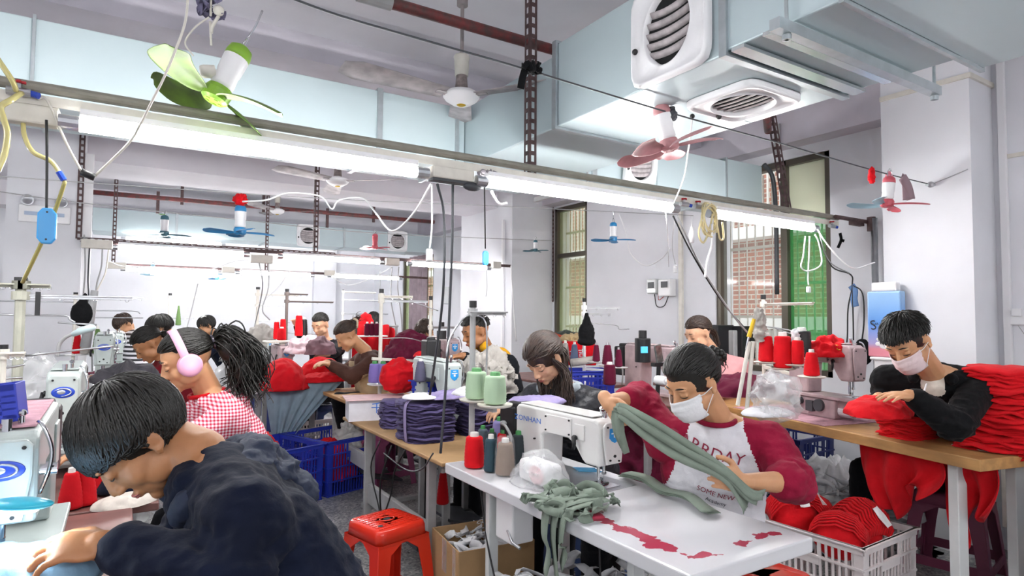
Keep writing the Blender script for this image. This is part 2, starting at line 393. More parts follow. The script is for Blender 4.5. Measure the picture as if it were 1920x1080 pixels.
# steel strut below the big duct
g = G(); g.box((2.14, 1.115, 2.285), (1.02, .035, .035)); g.cyl((1.69, 1.115, 2.25), (1.69, 1.115, 2.85), .006); g.cyl((2.63, 1.115, 2.25), (2.63, 1.115, ZC), .006)
g.cyl((1.69, 1.115, 2.25), (1.69, 1.115, 2.265), .014); g.cyl((2.63, 1.115, 2.25), (2.63, 1.115, 2.265), .014)
solo(g, 'duct_strut', m_flange, 'galvanised steel strut bolted under the big duct at upper right', 'strut', (2.14, 1.115, 2.285))
# small hanger on branch
g = G(); g.cyl((2.55, 3.12, 2.25), (2.55, 3.12, ZC), .006); g.bar((2.55, 3.12, 2.26), (2.55, 3.72, 2.26), .03, .03)
solo(g, 'duct_hanger', m_grey, 'thin hanger rod and bar carrying the branch duct in the middle', 'hanger', (2.55, 3.12, 2.26))
# back duct
t = thing('air_duct', 'long pale duct crossing in front of the far back wall with round grilles', 'duct', (1, 9.5, 2.47))
for xa, xb in ((-.35, .6), (.605, 1.75), (1.755, 2.9), (2.905, 4.4)): duct_box(t, 'duct_section', (xa, 9.5, 2.46), (xb, 10.0, 2.76))
for xa in (.6, 1.75, 2.9): frame_ring(t, 9.5, 10.0, xa, 2.46, 2.76, .03, 'x')
# grilles
m_cav_shade = mat('dark duct cavity', h('101214'), .9); m_louv = mat('dusty white louvre', h('b5aeb0'), .5, var=.25, vscale=30)
def grille(t0, name, label, o, x, y, s, louv=5, closed=False, rx=.36, tilt=45):
    """square plate, o = centre, x / y unit vectors in the plate, normal = x cross y"""
    o, x, y = V(o), V(x).normalized(), V(y).normalized(); n = x.cross(y)
    t = thing(name, label, 'grille', o, group=None); N = 48
    def sq(a, r):
        c_, s_ = cos(a), sin(a); k = (abs(c_)**8+abs(s_)**8)**(-1/8); return (c_*k*r, s_*k*r)
    rings = []
    for (kind, r, dz) in (('s', .5, -.0), ('s', .5, .02), ('s', .485, .03), ('s', .46, .03), ('s', .45, .022), ('e', .40, .022), ('e', .385, .03), ('e', .37, .028), ('e', .355, .0)):
        row = []
        for k in range(N):
            a = 2*pi*k/N
            if kind == 's': px_, py_ = sq(a, r)
            else: px_, py_ = r*cos(a)*(rx/.36)*.98, r*sin(a)
            row.append(o+x*px_*s+y*py_*s+n*dz)
        rings.append(row)
    g = G(); g.grid(rings, True); g.build('grille_plate', m_whitep, t, smooth=True)
    g = G(); g.prism([o+x*.36*cos(2*pi*k/24)*s*(rx/.36)+y*.36*s*sin(2*pi*k/24) for k in range(24)], n*.001, n*.004); g.build('cavity_shade', m_cav_shade, t)  # flat dark disc: the shade inside the duct is put into its colour
    for i in range(louv):
        yy = -.26+.52*(i+.5)/louv; hw = .345*sqrt(max(0, 1-(yy/.36)**2))*(rx/.36); rows = []
        dn = sin(R(tilt)); up = cos(R(tilt)); w = .40/louv if not closed else .5/louv
        for q in (-1, 0, 1):
            rows.append([o+x*hw*s*u+y*(yy+q*w*.5*up-.03*(1-u*u))*s+n*(.012+q*w*.35*s*dn) for u in (-1, -.75, -.5, -.25, 0, .25, .5, .75, 1)])
        g = G(); g.grid(rows); g.build('louver', m_louv, t, smooth=True, solid=.006)
    g = G(); g.ell(o-x*.43*s-y*.1*s+n*.028, .012, n=6); g.build('screw_hole', m_dark, t)
    return t
grille(None, 'vent_grille', 'large open round grille with dusty louvres on side of big duct, upper right', (1.708, 1.60, 2.485), (0, -1, 0), (0, 0, 1), .38, 5, rx=.3)
grille(None, 'vent_grille', 'half open square grille set in the bright underside of the big duct', (2.12, 1.60, 2.298), (0, -1, 0), (-1, 0, 0), .34, 5, tilt=20)
grille(None, 'vent_grille', 'tilted closed grille on the branch duct behind the pink fan', (3.02, 3.125, 2.46), (1, 0, .1), (.12, 0, 1), .30, 5, True, tilt=12)
grille(None, 'vent_grille', 'round grille on far duct left of the slotted hanger', (2.35, 9.498, 2.60), (1, 0, 0), (0, 0, 1), .34, 6, True, tilt=15)
grille(None, 'vent_grille', 'round grille on far duct right of the red fan', (3.78, 9.498, 2.62), (1, 0, 0), (0, 0, 1), .34, 6, True, tilt=15)
grille(None, 'vent_grille', 'big coiled grille on big duct at top edge, right of the open one', (1.706, 1.10, 2.60), (0, -1, 0), (0, 0, 1), .3, 5, True, tilt=10) if False else None
# pipes
def pipe(pts, r, m, label, name='pipe'): return wire(pts, r, m, label, name, 'pipe', k=3, n=12)
pipe([(-.5, 2.70, 2.86), (.95, 2.69, 2.86), (2.3, 2.68, 2.86)], .028, m_redpipe, 'thick old red pipe under the ceiling in front of the big ceiling fan')
t = bpy.data.objects['pipe']; g = G(); g.cyl((.86, 2.69, 2.86), (1.02, 2.69, 2.86), .036, n=14); g.build('coupling', m_grey, t)
pipe([(-.42, 9.0, 2.87), (2, 9.0, 2.89), (4.2, 9.0, 2.91)], .03, m_redpipe, 'long red brown pipe above the far duct')
for i, x_ in enumerate((.35, .62, 1.35, 1.62, 2.5, 3.2)):
    g = G(); g.box((x_, 9.02, 2.96 if i % 2 else 2.82), (.035, .035, .28)); o = g.build('pipe_drop', m_rust); tag(o, ('first', 'second', 'third', 'fourth', 'fifth', 'sixth')[i]+' short brown steel drop from the left on the far red pipe', 'bracket', 'short drops along the far pipe')
pipe([(2.9, 2.05, 2.62), (3.45, 2.42, 2.62), (3.5, 2.45, 2.62), (3.5, 2.45, 2.72), (3.5, 2.45, 3.1)], .022, m_redpipe, 'short red pipe bend by the beam above the window')
g = G(); g.box((4.43, 3.02, 2.85), (.012, .05, .24)); solo(g, 'steel_plate', m_grey, 'small bolted grey plate on the beam above the window', 'bracket', (4.43, 3.02, 2.85))
g = G(); g.tube([(4.3, 2.9, 2.73), (4.45, 2.87, 2.72), (4.6, 2.85, 2.70)], .01); solo(g, 'pink_cord', fab('pink cord', 'd6a8a0'), 'pink cord hanging from the beam beside the green window', 'cord', (4.45, 2.87, 2.72)) if False else None
# flexible black pipe beside green window
wire([(4.40, 3.12, 2.66), (4.5, 3.11, 2.55), (4.52, 3.10, 2.2), (4.52, 3.10, 1.6)], .02, m_dkgrey, 'dark wrapped pipe running down beside the green window', 'pipe', 'pipe')
# slotted steel hangers
def slotted(p0, p1, w, label, parent=None, side=(1, 0, 0), m=m_rust, name='slotted_post', pitch=.05):
    p0, p1 = V(p0), V(p1); d = p1-p0; L = d.length; d.normalize(); x = V(side); nn = d.cross(x).normalized()
    g = G(); n = max(1, int(L/pitch)); rot = M((x, d, nn)).transposed()
    for (dirx, dirn) in ((x, nn), (nn, x)):
        rot = M((dirx, d, dirx.cross(d))).transposed(); c = p0+dirx*w/2
        for q in (-1, 1): g.box(c+dirx*q*w*.36+d*L/2, (w*.28, L, .003), rot)
        for i in range(n+1): g.box(c+d*(L*i/n), (w*.5, pitch*.4, .003), rot)
    if parent is not None: return g.build(name, m, parent)
    return solo(g, name, m, label, 'steel post', p0)
slotted((1.62, 2.42, 2.08), (1.62, 2.42, ZC), .042, 'slotted brown steel hanger post in centre holding the near lamp rail')
slotted((-.34, 6.24, 2.02), (-.34, 6.24, ZC), .042, 'slotted post at left end of the middle lamp rail beside the left column')
slotted((1.62, 6.3, 2.04), (1.62, 6.3, ZC), .04, 'slotted post holding the middle lamp rail above the brown hoodie woman')
slotted((-.12, 8.8, 2.0), (-.12, 8.8, ZC), .04, 'short slotted post at the left end of the far lamp rail')
slotted((-1.05, 6.6, 1.9), (-1.05, 6.6, ZC), .04, 'slotted post at the left edge beside the left column')
slotted((1.62, 8.8, 2.0), (1.62, 8.8, ZC), .035, 'slotted post on the far lamp rail in the middle')
slotted((3.72, 2.46, 2.12), (3.55, 2.46, 2.78), .04, 'slanting slotted steel post over the right end of the near lamp rail')
slotted((4.58, 6.30, 1.6), (4.58, 6.30, 2.78), .03, 'slotted strip down the left side of the barred window', side=(0, -1, 0))
# ============================================================ lamp rails and tubes
def rail(label, x0, x1, y, z, zd=0, pipe_=True, slots=False):
    t = thing('lamp_rail', label, 'lamp rail', (x0, y, z)); L = x1-x0
    g = G(); g.bar((x0, y, z), (x1, y, z+zd), .05, .012); g.bar((x0, y-.024, z-.012), (x1, y-.024, z+zd-.012), .003, .03); g.build('channel', m_ivory if pipe_ else m_rust, t)
    if pipe_: g = G(); g.cyl((x0, y-.02, z+.03), (x1, y-.02, z+zd+.03), .017, n=12); g.build('air_pipe', m_olive, t)
    if slots: slotted((x0, y-.03, z-.02), (x1*.5+x0*.5, y-.03, z-.02+zd/2), .04, '', t, side=(0, 0, 1), name='slotted_strip')
    return t
NLAMP = [0]
def lamp(label, x0, x1, y, z0, z1=None, group=None):
    z1 = z0 if z1 is None else z1
    t = thing('tube_lamp', label, 'lamp', ((x0+x1)/2, y, (z0+z1)/2), group=group); a, b = V((x0, y, z0)), V((x1, y, z1)); d = (b-a).normalized()
    g = G(); g.cyl(a, b, .024, n=12); g.build('glow_tube', m_tube, t, smooth=True)
    g = G(); g.bar(a+V((0, .0, .035)), b+V((0, .0, .035)), .045, .02); g.build('housing', m_whitep, t)
    for q, s_ in ((a, -1), (b, 1)): g = G(); g.cyl(q+d*s_*.001, q+d*s_*.055, .024, n=12); g.build('end_cap', m_steel, t)
rail('near lamp rail with pale pipe crossing the whole picture', -1.2, 4.20, 2.42, 2.075, 0.0)
lamp('longest near tube lamp below the green fan', -.13, 1.02, 2.37, 2.0)
lamp('near tube lamp right of the slotted centre post', 1.36, 2.52, 2.37, 2.0)
lamp('near tube lamp in front of the brick view window', 2.88, 3.84, 2.37, 2.0)
lamp('near tube lamp beyond the left edge', -1.9, -.7, 2.37, 2.018)
rail('middle lamp rail of brown slotted steel', -.30, 3.95, 6.3, 2.02, 0, False, True)
lamp('middle row tube lamp at left under the slotted rail', -.04, .95, 6.23, 1.965)
lamp('middle row tube lamp in centre of its rail', 1.31, 2.28, 6.23, 1.965)
lamp('middle row tube lamp nearest the window side column', 2.65, 3.58, 6.23, 1.965)
rail('far lamp rail of thin brown steel', -.15, 4.0, 8.8, 2.0, 0, False)
lamp('far row tube lamp at left', .03, 1.03, 8.73, 1.935)
lamp('far row tube lamp in centre', 2.5, 3.5, 8.73, 1.96)
rail('left bay lamp rail seen past the column', -3.6, -1.3, 6.9, 2.0, 0, False)
lamp('left bay tube lamp seen past the column', -2.6, -1.38, 6.82, 1.94)
lamp('ceiling tube lamp below the far duct', .02, 1.15, 9.44, 2.37)
lamp('far row tube lamp in the middle of its rail', 1.3, 2.2, 8.73, 1.95)
# lamp rows of the same workshop outside the picture, plus two added high lamps
rail('lamp rail behind the viewpoint', -3.6, 3.9, -.9, 2.08, 0, False)
for i, x_ in enumerate((-3.4, -1.6, .2, 2.3)): lamp(('first', 'second', 'third', 'fourth')[i]+' tube lamp from the left on the rail behind the viewpoint', x_, x_+1.2, -.94, 2.02, group='lamps behind the viewpoint')
lamp('added unseen tube lamp high behind the far duct at left', .3, 1.5, 11.4, 3.05); lamp('added unseen tube lamp high behind the far duct at right', 2.2, 3.4, 11.4, 3.05)  # hidden lamps added to brighten the back wall
lamp('tube lamp of left bay beyond the left edge', -3.9, -2.7, 2.37, 2.02)
lamp('tube lamp of left bay far beyond the left edge', -3.9, -2.7, 6.86, 1.96) if False else None
# ============================================================ people
def frame(yaw, pitch=0, roll=0):
    """head frame: columns right, forward, up. yaw counter-clockwise from +Y, pitch down positive"""
    f = V((-sin(yaw)*cos(pitch), cos(yaw)*cos(pitch), -sin(pitch))); r = V((cos(yaw), sin(yaw), 0)); u = r.cross(f)
    Rm = M((r, f, u)).transposed()
    return Rm @ M.Rotation(roll, 3, 'Y')
def head_prims(g, c, F, k=1.0):
    P = lambda x, y, z: c+F @ V((x*k, y*k, z*k))
    E = lambda x, y, z, a, b, d, rot=None: g.ell(P(x, y, z), (a*k, b*k, d*k), F @ rot if rot is not None else F, n=14)
    E(0, -.008, .033, .075, .094, .086)                     # cranium
    E(0, .030, .028, .066, .062, .066)                      # forehead
    E(0, .032, -.028, .060, .060, .062)                     # mid face
    E(0, .034, -.066, .047, .050, .044)                     # jaw
    E(0, .070, -.097, .020, .017, .016)                     # chin
    for s in (-1, 1):
        E(s*.036, .052, -.034, .025, .026, .028)            # cheek
        E(s*.031, .0805, .002, .016, .011, .0105)           # closed eyeball under its lid
        E(s*.030, .084, .024, .026, .010, .008)             # brow ridge
        E(s*.046, .018, -.060, .018, .040, .030)            # jaw corner
        E(s*.0125, .100, -.036, .009, .009, .008)           # nostril wing
        # ear: rim of capsules round a thin dish
        q = M.Rotation(s*R(18), 3, 'Z')
        E(s*.0765, -.010, -.004, .006, .016, .026, q)
        pts = [V((s*.083, -.012+.017*cos(a), -.002+.031*sin(a)-.004*cos(a))) for a in [R(d) for d in range(-120, 121, 24)]]
        pts = [V((p.x-s*.004*(p.y > -.002), -.024-p.y+.002, p.z)) for p in pts]
        for a_, b_2 in zip(pts, pts[1:]): g.cyl(P(*a_), P(*b_2), .0042*k, n=6); g.ell(P(*b_2), .0042*k, n=4)
        E(s*.079, -.004, -.033, .006, .007, .010)
    g.cap_(P(0, .086, .018), P(0, .108, -.030), .0065*k, .0105*k)
    E(0, .090, -.063, .021, .010, .0055); E(0, .088, -.0725, .017, .010, .006)
def hand_prims(g, w, d, nrm, side=1, curl=.5, spread=.12, k=1.0, thumb=.6):
    """w wrist, d pointing direction, nrm back-of-hand normal, side +1: thumb lies along d x nrm"""
    d = V(d).normalized(); nrm = V(nrm); nrm = (nrm-d*nrm.dot(d)).normalized(); x = d.cross(nrm)*side
    P = lambda a, b, c_: w+(d*a+x*b+nrm*c_)*k
    g.cap_(P(-.02, 0, 0), P(.02, 0, 0), .026*k, .027*k)
    rot = M((x, d, nrm)).transposed()
    g.ell(P(.048, 0, 0), (.040*k, .048*k, .0155*k), rot, n=10)
    for i, (off, L) in enumerate(((.030, .072), (.0105, .080), (-.0095, .074), (-.029, .058))):
        a = P(.078-abs(off-.005)*.25, off, 0); ang = 0; sp = (off/.03)*spread
        dd = (d+x*sp).normalized(); rr = .0088 if i < 3 else .0078
        g.cap_(P(.045, off*.8, 0), a, .011*k, rr*1.05*k)
        for j, fr in enumerate((.45, .31, .24)):
            ang += curl*(.75, 1.0, .7)[j]
            v = dd*cos(ang)-nrm*sin(ang); b = a+v*L*fr*k
            g.cap_(a, b, rr*(1-.08*j)*k, rr*(.92-.09*j)*k); a = b
    a = P(.018, .022, -.004); v = (d*.62+x*.75-nrm*.25*thumb).normalized()
    b = a+v*.040*k; g.cap_(a, b, .0135*k, .011*k)
    v2 = (d*.9+x*.25-nrm*.45*thumb).normalized(); c_ = b+v2*.030*k; g.cap_(b, c_, .0105*k, .0095*k)
    v3 = (d*.95+x*.0-nrm*.5*thumb).normalized(); g.cap_(c_, c_+v3*.024*k, .0095*k, .0078*k)
def folds(me, amp, sc, seed=0, joints=(), lo=0):
    """push cloth in and out along its normal: soft diagonal folds, stronger round the joints"""
    import numpy as np
    nv = len(me.vertices); co = np.empty(nv*3, 'f'); no = np.empty(nv*3, 'f'); me.vertices.foreach_get('co', co); me.vertices.foreach_get('normal', no); out = co.copy()
    for i in range(nv):
        p = V(co[i*3:i*3+3]); a = amp*(.45+sum(1.5*math.exp(-((p-j).length/.11)**2) for j in joints))
        q = ridge(p, (sc, sc*.8, sc*2.2), seed)*.75+ridge(p, (sc*2.2, sc*2.6, sc*4.5), seed+3)*.40+noise.noise(V((p.x*sc*5, p.y*sc*5, p.z*sc*7+seed)))*.25-.25
        out[i*3:i*3+3] = co[i*3:i*3+3]+no[i*3:i*3+3]*(a*q)
    me.vertices.foreach_set('co', out); me.update()
def limb(g, pts, rs):
    for a, b, ra, rb in zip(pts, pts[1:], rs, rs[1:]): g.cap_(a, b, ra, rb)
def person(label, hc, yaw, pitch=.4, roll=0, neck=None, pel=None, face=None, arms=(), legs=(), skin=m_skin, vox=.0045, cvox=.009,
           top=('shirt', m_navy), top_fn=None, top_mats=None, trousers=m_trou, hood=None, k=1.0, sleeve=1.0, bulk=1.0, shw=.185, amp=.006, collar=None, look=None, stools=None):
    """hc head centre; yaw/pitch/roll of the head; face = body heading; arms: dicts el, wr, hd, hn, side, curl"""
    hc = V(hc); F = frame(yaw, pitch, roll); fy = yaw if face is None else face
    bf = V((-sin(fy), cos(fy), 0)); br = V((cos(fy), sin(fy), 0))
    neck = V(neck) if neck is not None else hc-V((0, 0, .17))-bf*.07
    pel = V(pel) if pel is not None else V((neck.x, neck.y, .55))-bf*.12
    t = thing('person', label, 'person', (pel.x, pel.y, max(0, pel.z-.1)))
    sp = (neck-pel).normalized(); chest = neck-sp*.20*k; belly = pel.lerp(neck, .38)
    sh = [neck-sp*.075*k+br*s*shw*k for s in (-1, 1)]      # index 0: on the person's left (-br) ... 1: right
    own = bool(legs)
    if not legs:
        legs = [tuple(V((pel.x, pel.y, .55))+br*s*.09+bf*f_+V((0, 0, z_)) for f_, z_ in ((0, 0), (.38, -.03), (.40, -.45))) for s in (-1, 1)]
    # ---------- body
    g = G(); head_prims(g, hc, F, k)
    nb = hc+F @ V((0, -.022, -.055)); g.cap_(nb, neck+sp*.02, .050*k, .056*k)
    g.cap_(neck, chest, .055*k, .085*k); g.cap_(chest, belly, .085*k, .09*k); g.cap_(belly, pel, .10*k, .11*k)
    g.cap_(sh[0], neck, .045, .055); g.cap_(sh[1], neck, .045, .055)
    joints = []
    for A in arms:
        s = sh[A['s']]; el, wr = V(A['el']), V(A['wr'])
        limb(g, [s, el, el.lerp(wr, .3), wr], [.048*k, .036*k, .038*k, .024*k])
        joints += [el]
        if 'hd' in A: hand_prims(g, wr, A['hd'], A['hn'], A.get('side', 1), A.get('curl', .5), A.get('spread', .1), A.get('k', 1.0), A.get('thumb', .6))
    for Lg in legs: limb(g, [V(q) for q in Lg][:3 if own and vox > .0055 else 2], [.07, .05, .035][:3 if own and vox > .0055 else 2])
    place_mesh('body', remesh(g, vox, 4, .5), skin, t)
    # ---------- garment
    g = G(); b = bulk
    xax = M((br, sp.cross(br)*-1, sp)).transposed()
    g.ell(chest-sp*.02, (.185*k*b, .125*k*b, .19*k), xax, n=12); g.ell(belly, (.165*k*b, .128*k*b, .18*k), xax, n=12)
    g.ell(pel+sp*.03, (.18*k*b, .15*k*b, .13*k), xax, n=12)
    for s in (0, 1):
        q = br*(.075 if s else -.075)*k; q2 = br*(.07 if s else -.07)*k
        g.cap_(sh[s], neck-sp*.045, .068*k*b, .074*k*b); g.cap_(sh[s], chest, .07*k*b, .10*k); g.cap_(sh[s]-sp*.03, neck-sp*.09+q*.4, .07*k*b, .095*k*b)
        g.cap_(chest+q, belly+q2, .118*k*b, .112*k*b); g.cap_(belly+q2, pel+q2, .112*k*b, .118*k*b)
    g.cap_(neck-sp*.075+bf*.01, chest, .095*k*b, .12*k*b)
    for A in arms:
        s = sh[A['s']]; el, wr = V(A['el']), V(A['wr']); cut = A.get('cut', .9)
        pts = [s, s.lerp(el, .5), el, el.lerp(wr, cut*.55), el.lerp(wr, cut)]
        limb(g, pts, [.070*k*b*sleeve, .062*k*b*sleeve, .058*k*b*sleeve, .052*k*b*sleeve, (.040+.012*(1-cut))*k*b*sleeve])
        if A.get('puff'): g.ell(el.lerp(wr, cut*.9), .066*k*b, n=8)
    if hood:
        hq = neck-bf*.065+V((0, 0, .0)); 
        for i in range(9):
            a = (i-4)/4*2.15; q = neck+sp*.005-bf*.060*cos(a)*1.25+br*.088*sin(a)+V((0, 0, -.012*cos(a)-.03*abs((i-4)/4)**3)); g.ell(q, (.036-.012*abs((i-4)/4),)*3, n=8)
        if hood > 1: g.ell(neck-bf*.10-V((0, 0, .03)), (.105, .06, .05), xax, n=10); g.ell(neck-bf*.125-V((0, 0, .085)), (.095, .045, .08), xax, n=10); g.ell(neck-bf*.12-V((0, 0, .14)), (.06, .035, .06), xax, n=10)
    me = remesh(g, cvox, 3, .5); folds(me, amp, 9, seed=hc.x*7, joints=joints+[belly]); 
    o = place_mesh(top[0], me, top_mats or top[1], t)
    if top_fn:
        off = parent_loc(t)
        for p in o.data.polygons: p.material_index = top_fn(p.center+off, neck, bf, br, sp)
    if collar is not None:
        g = G(); pts = []
        for i in range(20):
            a = 2*pi*i/20; pts.append(neck+sp*(.012)+br*.068*sin(a)+bf*(.066*cos(a)+.008)+V((0, 0, -.014*cos(a))))
        g.tube(pts, .0095, 8, closed=True); g.build('collar', collar, t, smooth=True)
    if legs:
        g = G(); g.ell(pel, (.17, .15, .12), xax, n=10)
        for Lg in legs: limb(g, [V(q) for q in Lg], [.092, .066, .052][:len(Lg)]); 
        me = remesh(g, .017, 3); folds(me, .006, 8, 3, [V(L_[1]) for L_ in legs]); place_mesh('trousers', me, trousers, t)
        for Lg in legs:
            if len(Lg) > 2:
                g = G(); q = V(Lg[2]); g.ell(q+bf*.05-V((0, 0, .035)), (.045, .125, .05), M((br, bf, V((0, 0, 1)))).transposed(), n=8); me = remesh(g, .018, 1); place_mesh('shoe', me, m_dark, t)
    # ---------- face details
    P = lambda x, y, z: hc+F @ V((x*k, y*k, z*k))
    for s in (-1, 1):
        g = G(); g.tube([P(s*(.014+.036*u), .0955-.016*u*u, .0285+.006*sin(pi*u*.9)-.004*u) for u in (0, .25, .5, .75, 1)], [.0012, .0026, .0028, .0022, .0008], 6); g.build('eyebrow', m_hair, t, smooth=True)
        g = G(); g.tube([P(s*(.017+.029*u), .0925-.011*u*u-.002, -.0045-.0035*sin(pi*u)) for u in (0, .2, .4, .6, .8, 1)], [.0006, .0013, .0016, .0016, .0014, .0006], 6); g.build('eyelashes', m_hair, t, smooth=True)
    g = G(); g.tube([P(.022*u, .0995-.010*u*u, -.0625-.0022*abs(u)) for u in (-1, -.5, 0, .5, 1)], [.001, .0032, .0036, .0032, .001], 6)
    g.tube([P(.018*u, .0975-.008*u*u, -.0705+.002*abs(u)) for u in (-1, -.5, 0, .5, 1)], [.001, .0036, .0042, .0036, .001], 6); g.build('lips', m_lips, t, smooth=True)
    return t, F, neck, bf, br, sp
def hair(t, hc, F, m, style='short', k=1.0, slack=.25, locks=420, seed=1, target=None, fringe=.02, side_drop=.0, back_drop=-.06, len_=.09, puff=1.0, lockr=.0042):
    """hair: a cap over the skull plus tapering locks that flow from the crown (or towards a bun / tail target)"""
    hc = V(hc); rn = random.Random(seed); P = lambda q: hc+F @ (V(q)*k)
    c0 = V((0, -.008, .033)); A = V((.079*puff, .100*puff, .093*puff))
    g = G()
    def hairline(d, sl=0):                                       # d unit direction in the head frame: is it hair?
        y, z, x = d.y, d.z, abs(d.x)
        lim = back_drop*7 if y < -.15 else (.32-fringe*6)*max(0, min(1, (y+.15)/.75))+(side_drop-.1)*(1-max(0, min(1, (y+.15)/.75)))
        return z > lim-sl
    rows = []; n = 40
    for i in range(n//2+1):
        a = pi*i/(n//2); row = []
        for j in range(n):
            b = 2*pi*j/n; d = V((sin(a)*cos(b), sin(a)*sin(b), cos(a)))
            s_ = 1.0 if hairline(d) else .90
            row.append(P(c0+V((d.x*A.x, d.y*A.y, d.z*A.z))*s_))
        rows.append(row)
    g.grid(rows, True)
    crown = V((0, -.45, .9)).normalized()
    for i in range(locks):
        while True:
            d = V((rn.gauss(0, 1), rn.gauss(0, 1), rn.gauss(0, 1))).normalized()
            if hairline(d): break
        pts = []; rs = []; L = len_*(.7+.6*rn.random()); st = 6; cur = d.copy(); jit = V((rn.gauss(0, .25), rn.gauss(0, .25), rn.gauss(0, .15)))
        lift = 1.0+.03*rn.random()
        for s_ in range(st+1):
            pts.append(P(c0+V((cur.x*A.x, cur.y*A.y, cur.z*A.z))*(lift+.02*sin(pi*s_/st)))); rs.append(lockr*k*(1-.85*(s_/st)**2)*(.5+.5*min(1, s_/1.0)))
            if target is not None: dirn = (V(target)-V((cur.x*A.x, cur.y*A.y, cur.z*A.z))-c0).normalized()
            elif style in ('short', 'spiky'): dirn = (cur-crown*cur.dot(crown)).normalized()*.9+V((0, .25, -.35))
            else: dirn = V((cur.x*.5, .12 if cur.y > 0 else -.15, -1))
            dirn = dirn+jit*.35
            tg = (dirn-cur*dirn.dot(cur)); 
            if tg.length > 1e-4: tg.normalize()
            cur = (cur+tg*(L/st/.09)).normalized()
            if target is not None and (V((cur.x*A.x, cur.y*A.y, cur.z*A.z))+c0-V(target)).length < .03: 
                pts.append(pts[-1]+V((0, 0, .0005))); rs.append(.0005); break
            if style == 'spiky' and s_ > 2 and d.z > .45: lift += .045
            if not hairline(cur, slack) and s_ > 1: rs[-1] = .0006; break
        g.tube(pts, rs, 4, cap=False)
    return g
def hair_tail(g, start, pts, n, spread, r, seed=1, curl=0.0, tipspread=None):
    """a bundle of locks following the polyline pts (world)"""
    rn = random.Random(seed); base = spline(pts, 5); N = len(base); ts = tipspread or spread
    for i in range(n):
        o = V((rn.gauss(0, 1), rn.gauss(0, 1), rn.gauss(0, 1)))*.5; ph = rn.random()*6.28; ends = N-int(rn.random()*N*.3)
        P2 = []; rs = []
        for j in range(max(4, ends)):
            u = j/(N-1); sp_ = spread*(1-u)+ts*u; sp_ *= min(1, .3+u*3)
            w = V((sin(u*9+ph), cos(u*11+ph), sin(u*7+ph*2)))*curl*u
            P2.append(base[j]+o*sp_+w); rs.append(r*(1-.8*u)+.0006)
        g.tube(P2, rs, 4, cap=False)
def mask(t, hc, F, m, k=1.0, low=0):
    P = lambda x, y, z: V(hc)+F @ V((x*k, y*k, z*k))
    rows = []
    for i in range(13):
        v = i/12; z = -.012-low-.095*v; row = []
        for j in range(17):
            u = -1+2*j/16; x = .066*sin(u*1.35)*(1-.12*v*v); y = .034+.078*cos(u*1.2)-.020*u*u
            y += .016*math.exp(-(u/.22)**2)*math.exp(-((v-.18)/.3)**2)+(.006 if .25 < v < .75 else 0)-.018*max(0, v-.75)*4*.5
            y += .0022*sin(v*pi*8)*(1 if .15 < v < .85 else 0)
            row.append(P(x, y, z))
        rows.append(row)
    g = G(); g.grid(rows); o = g.build('face_mask', m, t, smooth=True, solid=.0016)
    for s in (-1, 1):
        for zz in (-.018-low, -.098-low):
            g = G(); g.tube(spline([P(s*.061, .052, zz), P(s*.071, .03, zz*.6-.008), P(s*.080, -.006, zz*.25-.006)], 4), .0016, 5); g.build('ear_loop', m_whitep, t, smooth=True)
# ============================================================ equipment kit
m_green_tip = mat('green cone tip', h('3c8a4c'), .5); m_white_tip = mat('white cone core', h('e4e2de'), .5)
m_blue = mat('blue crate plastic', h('2438b0'), .42, var=.08, vscale=5); m_wcrate = mat('white crate plastic', h('d8d2d2'), .45, var=.06)
m_badge = mat('blue badge', h('2347b8'), .3); m_badge2 = mat('sky blue badge', h('2f97dc'), .3); m_logo = mat('silver logo', h('bfc7cf'), .25, metal=.6)
m_machpink = mat('dusty pink machine enamel', h('b9a3a6'), .4, var=.2, vscale=14); m_machgrey = mat('pale grey green machine enamel', h('b9c4c1'), .35, var=.08, vscale=10)
m_machwhite = mat('white machine enamel', h('dcdcdb'), .28, var=.04, vscale=8, coat=.3); m_lint = mat('pink lint dust', h('c79aa6'), .95, var=.2, vscale=30, bump=.4)
m_black_text = mat('dark print', h('1d2338'), .6); m_redprint = mat('dark red print', h('8a1f3c'), .7); m_blueprint = mat('blue print', h('2a6fd0'), .5)
def M3(x, y, z): return M((V(x), V(y), V(z))).transposed()
